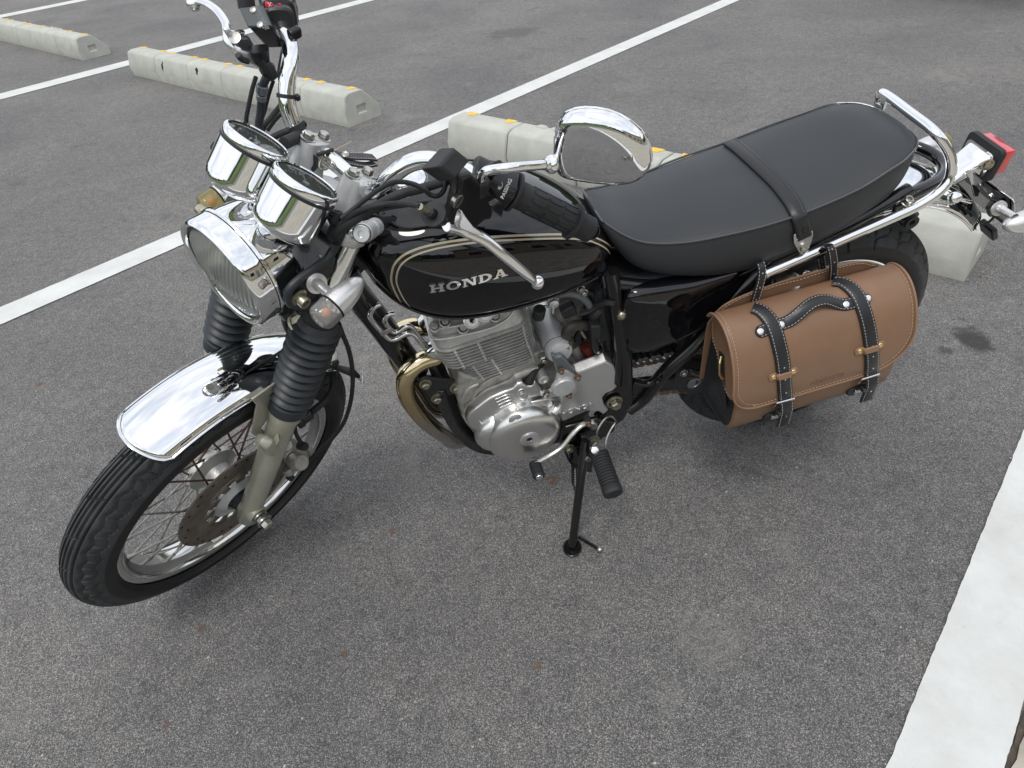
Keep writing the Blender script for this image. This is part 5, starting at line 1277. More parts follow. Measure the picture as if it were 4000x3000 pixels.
# downtube (single, box section below), backbone, seat rails
pipe('frame_downtube', [B(1345, 1045, 0), B(1372, 1120, 0), B(1470, 1245, 0), B(1575, 1385, 0), B(1628, 1455, 0)], .026)
pipe('frame_backbone', [V((1.02, 0, .82)), V((.9, 0, .80)), V((.7, 0, .76)), V((.5, 0, .70)), V((.3, 0, .66))], .022)
b = MB(); b.lathe([(.030, -.16), (.034, -.155), (.034, .0), (.030, .005)], SP + SAX * .60, SAX, 28, cap0=True, cap1=True); b.build('head_tube', 'frame', bike)
b = MB(); b.prism([V((1.03, y, .86)) for y in (0,)] * 0 + [V((.99, .008, .87)), V((1.05, .008, .80)), V((1.02, .008, .72)), V((.93, .008, .80))], V((0, -.016, 0))); b.build('head_gusset', 'frame', bike, bevel=.003)
for sgn in (1, -1):
    f_ = (lambda p: p) if sgn == 1 else mir
    # cradle under the engine, box section
    P = [f_(p) for p in (B(1740, 1560, .052), B(1765, 1620, .056), B(1800, 1678, .060), B(1850, 1725, .068), B(1910, 1745, .075), B(2000, 1742, .085), B(2150, 1705, .092), B(2280, 1672, .098))]
    b = MB(); b.tube([f_(B(1716, 1508, .050))] + P, .0195, 4, sp=6, ref=(0, .7, .7)); b.build('cradle_tube', 'frame', bike, ang=30, bevel=.003)
    # upright beside the swingarm pivot
    P = [f_(p) for p in (B(2385, 1060, .098), B(2395, 1110, .100), B(2405, 1200, .102), B(2418, 1290, .104), B(2432, 1390, .105), B(2432, 1480, .106))]
    pipe('frame_upright', P, [.014, .014, .014, .015, .019, .022])
    pp_ = [(2408, 1360), (2468, 1345), (2475, 1440), (2475, 1570), (2440, 1640), (2380, 1680), (2330, 1688), (2330, 1640), (2362, 1618), (2355, 1560), (2368, 1535), (2410, 1508), (2412, 1440)]
    b = MB(); b.prism([f_(B(u, v, .108)) for u, v in pp_], V((0, -.022 * sgn, 0))); pvt = b.build('pivot_plate', 'frame', bike, bevel=.004, ang=40)
    b = MB(); b.bolt(f_(B(2399, 1568, .113)), Y * sgn, .0125, .014); b.build('pivot_nut', 'steel_y', pvt, ang=25)
    # diagonal stay and seat rail
    pipe('frame_stay', [f_(p) for p in (B(2455, 1600, .100), B(2520, 1550, .102), B(2600, 1450, .108), B(2740, 1320, .112), B(2900, 1130, .112), B(3010, 1020, .108))], .0155)
    pipe('footrest_stay', [f_(p) for p in (B(2470, 1490, .10), B(2530, 1498, .104), B(2580, 1470, .110))], .009)
    pipe('seat_rail', [f_(p) for p in (V((.56, .085, .690)), V((.45, .098, .662)), V((.3, .100, .652)), V((.15, .100, .69)), V((.02, .098, .745)), V((-.04, .090, .765)))], .0135)
b = MB(); b.bolt(B(2567, 1487, .122), Y, .007, .006); b.build('bolt', 'frame', bike)
# rear loop of the seat rail
pipe('frame_loop', [V((-.02, .092, .748)), V((-.075, .086, .756)), V((-.125, .070, .757)), V((-.163, .038, .755)), V((-.175, 0, .754)), V((-.163, -.038, .755)), V((-.125, -.070, .757)), V((-.075, -.086, .756)), V((-.02, -.092, .748))], .0125, 'black_paint')

# ------------------------------------------------------------------ engine
eng = empty('engine', None, bike)
TA = rad(9); E1 = V((cos(TA), 0, -sin(TA))); E3 = V((sin(TA), 0, cos(TA)))
ftl = B(1712, 1366, .074); 
C0 = V((.790, 0, 0)); C0.z = ftl.z + (ftl - C0).dot(V((1, 0, 0))) * math.tan(TA)      # centre of the topmost fin
def EP(a, y, h): return C0 + E1 * a + Y * y + E3 * h
def rrect(a0, a1, w, r, h, n=7, wav=0):
    R_ = []
    for cx_, cy_, t0 in ((a1 - r, w - r, 0), (a0 + r, w - r, pi / 2), (a0 + r, -w + r, pi), (a1 - r, -w + r, 3 * pi / 2)):
        for k in range(n + 1): t = t0 + pi / 2 * k / n; R_.append(EP(cx_ + r * cos(t), cy_ + r * sin(t), h))
    return R_
NF = 14
for k in range(NF):
    h = -.0086 * k
    if k < 7: a0, a1, w = -.094, .098 - .0012 * k, .089
    else: a0, a1, w = -.094 - .0006 * (k - 7), .070 - .0022 * (k - 7), .086 - .0008 * (k - 7)
    b = MB(); b.ring_loft([rrect(a0 + .004, a1 - .004, w - .004, .034, h + .0012), rrect(a0, a1, w, .034, h + .0009), rrect(a0, a1, w, .034, h - .0009), rrect(a0 + .004, a1 - .004, w - .004, .034, h - .0012)])
    fo = b.build('fin', 'alu_fin', eng, ang=50)
    for (f_, yy) in ((.60, 1), (.12, 1), (-.80, 1)):      # rubber damping nubs between fins
        b = MB(); aa = a0 + (a1 - a0) * (f_ + 1) / 2; b.cyl(EP(aa, w - .004, h - .001), EP(aa, w - .004, h - .0076), .0028, 8); b.build('fin_rib', 'alu_fin', fo)
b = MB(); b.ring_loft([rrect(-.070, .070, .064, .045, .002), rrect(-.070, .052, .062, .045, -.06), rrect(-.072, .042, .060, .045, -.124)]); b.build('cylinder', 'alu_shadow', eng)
# cylinder head: body, flange, rocker cover
b = MB(); b.ring_loft([rrect(-.090, .092, .083, .03, .0016), rrect(-.090, .092, .083, .03, .010), rrect(-.084, .086, .074, .028, .030), rrect(-.084, .086, .074, .028, .046)]); hd = b.build('cylinder_head', 'alu', eng, bevel=.003)
b = MB(); fl_ = []
def wavy(a0, a1, w, h, amp, n=80):
    R_ = []
    base = rrect(a0, a1, w, .03, h, n=19)
    for i, p in enumerate(base):
        c = EP((a0 + a1) / 2, 0, h); f = 1 + amp * (sin(i / len(base) * 2 * pi * 7) > .35); R_.append(c + (p - c) * f)
    return R_
b.ring_loft([wavy(-.082, .086, .074, .044, .05), wavy(-.082, .086, .074, .050, .05), wavy(-.078, .082, .070, .052, .05)]); b.build('head_flange', 'alu', hd, ang=40)
b = MB(); b.ring_loft([rrect(-.078, .080, .068, .03, .052), rrect(-.074, .076, .064, .03, .075), rrect(-.062, .062, .050, .03, .098), rrect(-.05, .05, .03, .02, .105)]); b.build('rocker_cover', 'alu', eng, bevel=.004)
b = MB(); b.tube([EP(.070, .073, .050), EP(.03, .080, .048), EP(-.01, .082, .046), EP(-.05, .078, .052), EP(-.075, .070, .062)], .0035, 8, sp=6); b.build('casting_ridge', 'alu', hd)
b = MB(); b.tube([EP(.090, .050, .030), EP(.085, .074, .030), EP(.04, .082, .026), EP(-.02, .084, .022), EP(-.055, .083, .032), EP(-.080, .075, .055)], .0042, 8, sp=6, flat=.7); b.build('casting_ridge', 'alu', hd)
for (u, v, r_) in ((1843, 1251, .0125), (1893, 1226, .0125)):
    p = B(u, v, .083); n_ = V((0, .82, .57)); b = MB(); b.lathe([(r_ * 1.25, -.012), (r_ * 1.25, -.001), (r_, 0), (r_, .003), (r_ * .9, .004), (r_ * .42, .004), (r_ * .38, .0005), (0, .0005)], p, n_, 28); po = b.build('tappet_plug', 'alu_sat', hd)
    b = MB(); b.lathe([(r_ * .4, .001), (0, .0012)], p, n_, 6); b.build('hex_recess', 'dark', po)
for (u, v, y_) in ((1808, 1283, .078), (1934, 1237, .078), (1697, 1276, .07), (1738, 1258, .07), (2048, 1165, .07)):
    p = B(u, v, y_); b = MB(); b.lathe([(.0105, -.01), (.0105, .001), (.009, .002)], p, V((0, .5, .86)), 20); b.bolt(p, V((0, .5, .86)), .0062, .006, washer=False); b.build('head_bolt', 'alu', hd, ang=30)
b = MB(); b.prism([B(u, v, .078) for u, v in ((1812, 1262), (1905, 1208), (1925, 1232), (1820, 1278))], Y * .008); b.build('plug_boss', 'alu', hd, bevel=.002)

# crankcase
cc_ = [(1795, 1462), (1786, 1500), (1786, 1545), (1796, 1600), (1822, 1655), (1850, 1700), (1900, 1745), (2000, 1765), (2120, 1740), (2240, 1690), (2300, 1640), (2335, 1560), (2300, 1450), (2225, 1395), (2140, 1375), (2080, 1395), (1950, 1455), (1850, 1478)]
P = [B(u, v, .080) for u, v in cc_]
b = MB(); b.ring_loft([[V((p.x, y, p.z)) for p in P] for y in (-.09, .076)]); crk = b.build('crankcase', 'alu_dirty', eng, bevel=.008, bseg=3)
b = MB()
for q in (((1830, 1600), (1860, 1530), (1905, 1490), (1960, 1465)), ((1805, 1560), (1830, 1520), (1870, 1500))): b.tube([B(u, v, .077) for u, v in q], .0035, 8, sp=5)
b.tube([B(u, v, .078) for u, v in ((2100, 1440), (2060, 1450), (2010, 1470))], .010, 10, sp=4)
b.build('casting_ridge', 'alu_dirty', crk)
# polished left cover
cv = [(1822, 1640), (1834, 1612), (1862, 1590), (1887, 1570), (1913, 1551), (1966, 1529), (2004, 1513), (2020, 1496), (2040, 1490), (2060, 1505), (2078, 1503), (2090, 1488), (2112, 1510), (2120, 1545), (2150, 1548), (2186, 1578), (2200, 1620), (2196, 1680), (2160, 1740), (2090, 1785), (2000, 1790), (1925, 1762), (1875, 1722), (1850, 1675), (1830, 1665)]
P = [B(u, v, .100) for u, v in cv]
def sect(P, y, f, c=None):
    c = c or sum(P, V()) / len(P); return [V((c.x + (p.x - c.x) * f, y, c.z + (p.z - c.z) * f)) for p in P]
b = MB(); b.ring_loft([sect(P, .076, 1.0), sect(P, .097, 1.0), sect(P, .101, .985), sect(P, .103, .95)]); gc_ = b.build('generator_cover', 'alu_pol', eng, bevel=.002, ang=45)
b = MB(); b.ring_loft([sect(P, .0775, 1.025), sect(P, .0800, 1.025)]); b.build('cover_gasket', 'alu_dirty', gc_)
dc = B(2048, 1697, .125)
b = MB(); b.lathe([(.083, -.026), (.083, -.012), (.080, .004), (.074, .013), (.064, .0185), (.050, .021), (.030, .0225), (0, .023)], dc, Y, 72); dm = b.build('round_cover', 'alu_pol', gc_, ang=60)
dc2 = dc + V((.052, -.008, .006))
b = MB(); b.lathe([(.052, -.016), (.052, -.006), (.047, .004), (.036, .010), (.02, .013), (0, .0135)], dc2, Y, 56); b.build('cover_bulge', 'alu_pol', gc_, ang=60)
def plug(u, v, y, r_, parent, m='alu_pol', hexr=.38, name='inspection_plug'):
    p = B(u, v, y); b = MB(); b.lathe([(r_ * 1.12, -.003), (r_ * 1.12, .0008), (r_ * 1.02, .0012), (r_ * 1.0, .0002), (r_ * .97, .0014), (r_ * .5, .0022), (r_ * hexr, .0022), (r_ * hexr, .0004), (0, .0004)], p, Y, 36); o = b.build(name, m, parent, ang=40)
    b = MB(); b.lathe([(r_ * hexr * .98, .0006), (0, .0008)], p, Y, 6); b.build('hex_recess', 'dark', o); return o
plug(2068, 1715, .1475, .0190, dm, 'alu_sat'); plug(2014, 1640, .135, .0125, dm, 'alu_sat', .3)
for (u, v) in ((2035, 1524), (1941, 1620), (2129, 1535)):
    p = B(u, v, .098); b = MB(); b.lathe([(.0105, -.02), (.0105, .004), (.009, .006), (0, .006)], p, Y, 20); b.bolt(p + Y * .006, Y, .0058, .006, washer=False)
    q = V((p.x - .006, p.y - .002, p.z - .030)); b.tube([p + V((0, -.002, 0)), (p + q) / 2 + Y * .003, q], [.009, .010, .007], 12, sp=4); b.build('cover_bolt', 'alu_pol', gc_, ang=40)
for q in (((1870, 1640), (1884, 1662)),):
    b = MB(); b.tube([B(q[0][0], q[0][1], .101), B(q[1][0], q[1][1], .104)], .0022, 8, sp=0); b.build('cooling_rib', 'alu_pol', gc_)
for k in range(6):
    b = MB(); b.tube([B(1935 + 6 * k, 1560 + 11 * k, .1035), B(1985 + 5 * k, 1540 + 11 * k, .1045), B(2012 + 3 * k, 1545 + 11 * k, .1030)], .0007, 6, sp=5); b.build('cooling_rib', 'alu_pol', gc_)
b = MB(); q0 = B(2150, 1600, .12); b.tube([B(2185, 1545 + 35, .112), B(2172, 1600, .12), B(2160, 1615, .124)], [.011, .013, .011], 16, sp=4); b.prism([B(u, v, .108) for u, v in ((2070, 1565), (2150, 1548), (2160, 1575), (2150, 1600), (2090, 1580))], Y * .006); b.build('sensor_boss', 'alu_pol', gc_, bevel=.003)

# sprocket cover
sp = [(2252, 1452), (2368, 1408), (2396, 1425), (2409, 1453), (2410, 1507), (2396, 1522), (2366, 1534), (2352, 1552), (2360, 1580), (2377, 1599), (2356, 1619), (2338, 1606), (2290, 1604), (2198, 1645), (2180, 1600), (2195, 1540)]
b = MB(); P = [B(u, v, .110) for u, v in sp]; b.ring_loft([sect(P, .085, 1.0), sect(P, .1095, 1.0), sect(P, .112, .985)]); spc = b.build('sprocket_cover', 'alu_sat', eng, bevel=.003, ang=35)
b = MB(); t0, t1 = B(2250, 1456, .110), B(2366, 1412, .110); b.prism([t0, t1, t1 + V((0, -.018, .006)), t0 + V((0, -.018, .006))], V((0, .001, .002))); b.build('cover_edge', 'alu_sat', spc, bevel=.0008)
text('HONDA', 'lettering', B(2255, 1600, .1128), B(2300, 1586, .1128) - B(2210, 1614, .1128), Y, .020, 'alu_pol', spc, None, ext=.0008)
# starter motor, lying across
sc_ = B(2186, 1374, .102)
b = MB(); b.lathe([(.0, -.115), (.020, -.112), (.0262, -.104), (.0268, -.100), (.0268, -.016), (.0258, -.0155), (.0258, -.0145), (.0268, -.014), (.0268, -.002), (.0245, .004), (.016, .008), (0, .008)], sc_, Y, 56); stm = b.build('starter_motor', 'silver_paint', eng, ang=35)
for y_ in (-.015, -.101): b = MB(); b.lathe([(.0262, y_ - .001), (.0272, y_), (.0262, y_ + .001)], sc_, Y, 48); b.build('seam', 'dark', stm)
b = MB(); b.lathe([(.0235, -.160), (.0235, -.112)], sc_, Y, 40, cap0=True, cap1=True); b.build('starter_end', 'alu_sat', stm)
for (u, v) in ((2213, 1352), (2123, 1404)): b = MB(); p = B(u, v, .102); b.lathe([(.009, -.012), (.009, .002), (.007, .004)], p, Y, 16); b.bolt(p, Y, .0055, .006); b.build('starter_bolt', 'steel', stm)
b = MB(); b.prism([B(u, v, .108) for u, v in ((2147, 1368), (2168, 1376), (2186, 1370), (2205, 1385), (2222, 1410), (2250, 1445), (2255, 1475), (2228, 1470), (2180, 1450), (2165, 1430))], Y * .014); gb_ = b.build('gear_housing', 'grey_paint', eng, bevel=.004, bseg=3)
gp = [(2186, 1435), (2210, 1436), (2235, 1450), (2258, 1468), (2254, 1490), (2248, 1520), (2226, 1548), (2206, 1540), (2180, 1536), (2150, 1540), (2128, 1545), (2128, 1525), (2155, 1508), (2165, 1480), (2172, 1450)]
b = MB(); b.prism([B(u, v, .116) for u, v in gp], Y * .010); gp_ = b.build('gear_cover', 'alu', eng, bevel=.003)
b = MB(); p = B(2199, 1506, .127); b.lathe([(.0245, -.002), (.0245, .006), (.0225, .009), (.010, .0095), (0, .0095)], p, Y, 40); b.build('round_cap', 'silver_paint', gp_)
for (u, v, m_) in ((2191, 1447, 'steel_rust'), (2256, 1472, 'steel_rust'), (2221, 1541, 'steel_rust'), (2134, 1534, 'steel_y')): b = MB(); p = B(u, v, .126); b.bolt(p, Y, .0052, .007); b.build('bolt', m_, gp_, ang=30)
b = MB(); b.lathe([(.012, -.03), (.012, 0), (.009, .002), (.006, .002), (.004, -.002), (0, -.002)], B(2126, 1485, .105), Y, 20); b.build('dowel_boss', 'alu', crk)
pipe('starter_cable', [B(2065, 1490, .095), B(2078, 1465, .09), B(2100, 1440, .08), B(2120, 1415, .07)], .0065, 'rubber')
b = MB(); b.lathe([(.010, 0), (.010, .014), (.006, .02), (0, .02)], B(2068, 1497, .088), V((0, .3, .9)), 16); b.build('neutral_switch', 'rubber', crk)

# engine mount
b = MB(); b.prism([B(u, v, .056) for u, v in ((1637, 1492), (1640, 1475), (1658, 1467), (1703, 1473), (1775, 1478), (1796, 1492), (1800, 1518), (1775, 1532), (1753, 1538), (1706, 1576), (1692, 1574))], Y * .005); mt = b.build('engine_mount', 'plastic', bike, bevel=.0015)
for (u, v) in ((1661, 1498), (1706, 1554), (1785, 1513)): b = MB(); b.bolt(B(u, v, .061), Y, .0085 if u < 1780 else .0105, .009); b.build('bolt', 'steel_y', mt, ang=25)
b = MB(); b.prism([B(u, v, -.056) for u, v in ((1637, 1492), (1658, 1467), (1775, 1478), (1800, 1518), (1753, 1538), (1692, 1574))], Y * -.005); b.build('engine_mount', 'plastic', bike, bevel=.0015)

# oil pipes on the downtube, clipped together
pa_ = [(1486, 1188), (1466, 1198), (1450, 1218), (1447, 1240), (1463, 1266), (1495, 1300), (1520, 1324), (1548, 1324), (1575, 1309), (1600, 1301), (1621, 1312), (1640, 1335), (1662, 1362)]
pb2 = [(1540, 1224), (1520, 1228), (1506, 1242), (1505, 1260), (1519, 1282), (1540, 1298), (1562, 1292), (1584, 1276), (1602, 1274), (1618, 1290), (1640, 1320), (1668, 1352)]
op = pipe('oil_pipe', [B(u, v, .058) for u, v in pa_], .0045, 'chrome_dull', sp=6); pipe('oil_pipe', [B(u, v, .046) for u, v in pb2], .0045, 'chrome_dull', sp=6)
b = MB(); b.prism([B(u, v, .062) for u, v in ((1480, 1297), (1526, 1280), (1533, 1293), (1490, 1312))], Y * .002); b.build('pipe_clip', 'steel', op, bevel=.0006)

# exhaust
L_ = [V((.862, .030, .560)), B(1700, 1392, .036), B(1650, 1408, .042), B(1606, 1440, .047), B(1583, 1485, .050), B(1590, 1545, .052), B(1620, 1595, .050), B(1668, 1650, .044), B(1730, 1695, .030), B(1800, 1720, .005), V((.72, -.045, .215)), V((.58, -.100, .205)), V((.44, -.135, .215))]
pipe('exhaust_pipe', L_, .0185, 'pipe', sp=8, n=24)
R_ = [V((.862, -.035, .575))] + [V((p.x + .004, -p.y - .008, p.z + .006)) for p in L_[1:9]] + [V((.80, -.052, .262)), V((.68, -.095, .225)), V((.56, -.13, .222)), V((.44, -.145, .222))]
pipe('exhaust_pipe', R_, .0185, 'pipe', sp=8, n=24)
for y_, z_ in ((.031, .556), (-.035, .571)):
    b = MB(); q = V((.872, y_, z_)); b.lathe([(.020, -.012), (.030, -.010), (.030, .0), (.024, .003), (.0205, .020), (.0185, .022)], q, V((.93, .0, -.35)), 28); b.build('exhaust_flange', 'chrome_dull', eng)
b = MB(); b.lathe([(.02, -.02), (.030, .03), (.042, .10), (.045, .45), (.036, .52), (.02, .53)], V((.44, -.15, .222)), V((-1, -.03, .12)), 36, cap0=True, cap1=True); b.build('silencer', 'chrome', bike)

# carburettor side: clutter behind the cylinder
b = MB(); b.box(V((.46, 0, .60)), (.24, .18, .16)); b.build('airbox', 'plastic', bike, bevel=.02)
b = MB(); b.box(V((.43, 0, .475)), (.16, .12, .14)); b.build('battery_box', 'frame', bike, bevel=.01)
b = MB(); b.lathe([(.030, -.06), (.034, -.05), (.034, .03), (.026, .05)], B(2215, 1215, .02), V((0, .35, .94)), 28, cap0=True, cap1=True); cb_ = b.build('carburettor', 'alu_dirty', bike)
b = MB(); b.prism([B(u, v, .065) for u, v in ((2178, 1195), (2225, 1168), (2240, 1180), (2242, 1205), (2190, 1222))], Y * .02); b.build('carburettor_cap', 'plastic', cb_, bevel=.003)
b = MB(); b.prism([B(u, v, .078) for u, v in ((2148, 1165), (2182, 1158), (2183, 1175), (2168, 1192), (2150, 1205))], Y * .003); tapo = b.build('fuel_tap', 'steel', bike, bevel=.001)
b = MB(); b.lathe([(.010, 0), (.010, .008), (.006, .010), (0, .010)], B(2160, 1180, .081), Y, 18); b.prism([B(u, v, .090) for u, v in ((2154, 1185), (2166, 1185), (2162, 1222), (2154, 1222))], Y * .004); b.build('tap_lever', 'alu_sat', tapo, bevel=.001)
b = MB(); b.lathe([(.012, -.01), (.012, .015), (.009, .018), (0, .018)], B(2105, 1225, .070), V((0, .3, .95)), 16); b.build('rubber_plug', 'rubber', bike)
b = MB(); b.prism([B(u, v, .075) for u, v in ((2200, 1222), (2240, 1210), (2236, 1230), (2226, 1240), (2212, 1236))], Y * .003); b.build('carburettor_bracket', 'steel', cb_, bevel=.001)
pipe('breather_hose', [B(2178, 1150, .080), B(2220, 1146, .084), B(2262, 1155, .086), B(2292, 1178, .086), B(2308, 1205, .082)], .0068, 'hose_grey')
pipe('breather_hose', [B(2225, 1335, .085), B(2212, 1310, .088), B(2222, 1282, .088), B(2250, 1270, .086), B(2290, 1272, .082)], .0105, 'hose_brown')
pipe('breather_hose', [B(2318, 1240, .080), B(2330, 1220, .084), B(2350, 1206, .082), B(2362, 1195, .075)], .0088, 'hose_brown')
pipe('breather_hose', [B(2265, 1225, .085), B(2300, 1215, .088), B(2330, 1195, .092), B(2365, 1182, .105), B(2402, 1186, .118)], .0065, 'rubber', flat=.6)
b = MB(); b.prism([B(u, v, .086) for u, v in ((2294, 1250), (2335, 1245), (2340, 1285), (2318, 1300), (2330, 1330), (2326, 1355), (2310, 1357), (2300, 1330))], Y * .02); b.build('drain_reservoir', 'plastic', bike, bevel=.004, bseg=3)
pipe('brake_light_spring', [B(2268, 1290, .095), B(2285, 1318, .095)], .0035, 'steel')
pipe('red_hose', [B(2285, 1350, .07), B(2300, 1380, .07), B(2330, 1405, .06), B(2345, 1420, .05)], .011, 'rust_red')
pipe('drain_tube', [B(2240, 1350, .06), B(2255, 1385, .065), B(2270, 1410, .06)], .012, 'alu_dirty')
pipe('wiring_loom', [B(2340, 1130, .085), B(2350, 1180, .085), B(2356, 1240, .085), B(2372, 1300, .085), B(2380, 1360, .08)], .0075, 'rubber')
pipe('wiring_loom', [B(2265, 1128, .08), B(2285, 1140, .08), B(2315, 1150, .08), B(2335, 1190, .07)], .005, 'rubber')
for (u, v) in ((2268, 1128), (2280, 1142)): b = MB(); b.bolt(B(u, v, .088), Y, .0055, .006); b.build('bolt', 'steel', bike)

# ------------------------------------------------------------------ chain, swingarm, shocks
def chain_path():
    fa, ra, r0, r1 = V((.585, .066, .385)), V((0, .066, RR)), .040, .098
    d = ra - fa; D = d.length; ang = math.atan2(d.z, d.x); off = math.asin((r1 - r0) / D)
    pts = []
    a_t = ang + pi / 2 - off * -1; a_b = ang - pi / 2 + off * -1
    # walk round both sprockets
    def arc(c, r, s0, s1, n): return [c + V((cos(s0 + (s1 - s0) * k / n), 0, sin(s0 + (s1 - s0) * k / n))) * r for k in range(n + 1)]
    up0, up1 = fa + V((cos(a_b + 0), 0, sin(a_b))) * r0, ra + V((cos(a_b), 0, sin(a_b))) * r1
    lo0, lo1 = fa + V((cos(a_t), 0, sin(a_t))) * r0, ra + V((cos(a_t), 0, sin(a_t))) * r1
    return fa, ra, (up0, up1), (lo0, lo1)
fa, ra, upr, lor = chain_path()
def chain_side(p0, p1, sag):
    L = (p1 - p0).length; n = int(L / .01527); up = V((0, 0, 1)); out = []
    for k in range(n + 1):
        t = k / n; out.append(p0.lerp(p1, t) - up * (sag * 4 * t * (1 - t)))
    return out
PTS = chain_side(lor[0], lor[1], .004); PTS2 = chain_side(upr[0], upr[1], .010)
chn = empty('chain', None, bike)
def link_mesh(inner):
    b = MB(); w = .0058 if inner else .0082
    for s_ in (-1, 1):
        prof = []
        for k in range(9): t = pi / 2 + pi * k / 8; prof.append(V((.0055 * cos(t), 0, .0055 * sin(t))))
        prof.append(V((.0076, 0, -.0042)))
        for k in range(9): t = -pi / 2 + pi * k / 8; prof.append(V((.01527 + .0055 * cos(t), 0, .0055 * sin(t))))
        prof.append(V((.0076, 0, .0042)))
        b.prism([p + Y * (s_ * w) for p in prof], Y * (.0013 * s_))
    for x in (0, .01527): b.cyl(V((x, -.0098 if not inner else -.0055, 0)), V((x, .0098 if not inner else .0055, 0)), .0022 if not inner else .0042, 10)
    return b
li = link_mesh(True).build('chain_link', 'alu_dirty', chn, ang=40); lo_ = link_mesh(False).build('chain_link', 'steel_rust', chn, ang=40)
first = [True, True]
for P_ in (PTS, PTS2):
    for k in range(len(P_) - 1):
        d = (P_[k + 1] - P_[k]); a_ = math.atan2(d.z, d.x); mt_ = Matrix.Translation(P_[k]) @ Matrix.Rotation(-a_, 4, 'Y')
        src = li if k % 2 else lo_
        if first[k % 2]: src.matrix_basis = mt_; first[k % 2] = False
        else: inst(src, parent=chn, mtx=mt_)
for sgn in (1, -1):
    f_ = (lambda p: p) if sgn == 1 else mir
    b = MB(); P = [V((.525, .088 * sgn, .374)), V((.40, .094 * sgn, .364)), V((.25, .102 * sgn, .348)), V((.10, .106 * sgn, .332)), V((-.05, .106 * sgn, .318))]
    b.ring_loft([[p + V((0, .010, .022)), p + V((0, -.010, .022)), p + V((0, -.010, -.022)), p + V((0, .010, -.022))] for p in P]); sw_ = b.build('swingarm', 'frame', bike, bevel=.004)
    if sgn == 1:
        b = MB(); b.prism([B(u, v, .100) for u, v in ((2640, 1445), (2700, 1440), (2790, 1470), (2810, 1500), (2790, 1525), (2650, 1528), (2620, 1500))], Y * .006); cg = b.build('chain_guard', 'plastic', bike, bevel=.002)
        b = MB(); b.bolt(B(2670, 1456, .107), Y, .0065, .006); b.build('bolt', 'steel', cg)
        b = MB(); b.lathe([(.016, 0), (.016, .002), (.012, .003), (.011, .001), (0, .001)], B(2710, 1496, .107), Y, 24); b.build('hole_plug', 'grey_paint', cg)
        b = MB(); b.prism([B(u, v, .1075) for u, v in ((2784, 1478), (2791, 1496), (2777, 1497))], Y * .0006); b.build('arrow_mark', 'white_ink', cg, smooth=False)
        pipe('guard_rib', [B(2700, 1440, .106), B(2698, 1455, .108), B(2730, 1468, .108), B(2785, 1478, .108)], .0035, 'frame', parent=cg)
    st_, sb_ = V((.196, .128 * sgn, .628)), V((.045, .118 * sgn, .345)); d = sb_ - st_; L = d.length
    b = MB(); b.lathe([(.010, -.030), (.018, -.028), (.020, -.010), (.024, -.004), (.0275, 0), (.0275, .008), (.0245, .009), (.0245, .012), (.0270, .013), (.0270, .020), (.016, .022), (.016, L - .03), (.022, L - .028), (.022, L)], st_, d, 36, cap1=True, cap0=True); so = b.build('rear_shock', 'steel', bike, ang=35)
    b = MB(); u, w, ax = frame_of(d); N = 9; b.tube([st_ + ax * (.024 + (L - .056) * k / (N * 12)) + (u * cos(2 * pi * k / 12) + w * sin(2 * pi * k / 12)) * .0225 for k in range(N * 12 + 1)], .0042, 8, sp=0); b.build('spring', 'chrome', so)
b = MB(); p = B(3148, 1078, .138); b.lathe([(.0105, -.004), (.0105, .002), (.0088, .0032), (.004, .0032), (.0035, .001), (0, .001)], p, V((0, .9, .4)), 22); b.build('shock_bolt', 'steel', bike)

# ------------------------------------------------------------------ stand, foot controls
wf = CAM + _ray(2235, 2132) * ((.010 - CAM.z) / _ray(2235, 2132).z); foot = BI @ wf
s0 = B(2288, 1722, .150); 
b = MB(); b.tube([s0, s0.lerp(foot, .5), foot], [.0105, .0100, .0095], 20, sp=4); std = b.build('side_stand', 'frame', bike)
b = MB(); wz = BI.to_3x3() @ V((0, 0, 1)); u, w, ax = frame_of(wz)
hd_ = BI.to_3x3() @ V((.15, 1, 0)); hd_.normalize(); hw_ = wz.cross(hd_)
b.ring_loft([[foot - wz * .0095 + (hd_ * cos(2 * pi * k / 24) * (.026 + e) + hw_ * sin(2 * pi * k / 24) * (.021 + e)) + wz * h for k in range(24)] for h, e in ((0, 0), (.003, .002), (.006, 0))]); b.build('stand_foot', 'frame', std, bevel=.001)
pr0 = B(2262, 2098, .245); pr1 = B(2343, 2147, .300)
b = MB(); b.tube([pr0, (pr0 + pr1) / 2, pr1], .0044, 12, sp=3); po = b.build('stand_prong', 'frame', std); b = MB(); b.sphere(pr1, .0075, 16, 10); b.build('prong_ball', 'steel', po)
b = MB(); b.prism([B(u, v, .142) for u, v in ((2275, 1768), (2270, 1815), (2302, 1818), (2306, 1775), (2296, 1755))], Y * .022); b.build('stand_yoke', 'frame', std, bevel=.003)
b = MB(); b.bolt(B(2290, 1780, .166), Y, .008, .010, socket=True); b.build('pivot_bolt', 'steel', std)
b = MB(); b.prism([B(u, v, .105) for u, v in ((2200, 1655), (2330, 1620), (2400, 1640), (2395, 1670), (2330, 1710), (2300, 1760), (2250, 1770), (2205, 1745), (2175, 1715))], Y * .012); fb = b.build('footrest_plate', 'frame', bike, bevel=.004)
b = MB(); b.prism([B(u, v, .125) for u, v in ((2262, 1690), (2290, 1685), (2312, 1770), (2290, 1780), (2285, 1765))], Y * .014); b.build('footrest_hanger', 'plastic', fb, bevel=.003)
b = MB(); b.prism([B(u, v, .120) for u, v in ((2212, 1740), (2262, 1735), (2262, 1790), (2250, 1820), (2236, 1818), (2225, 1790))], Y * .010); b.build('stand_bracket', 'frame', fb, bevel=.003)
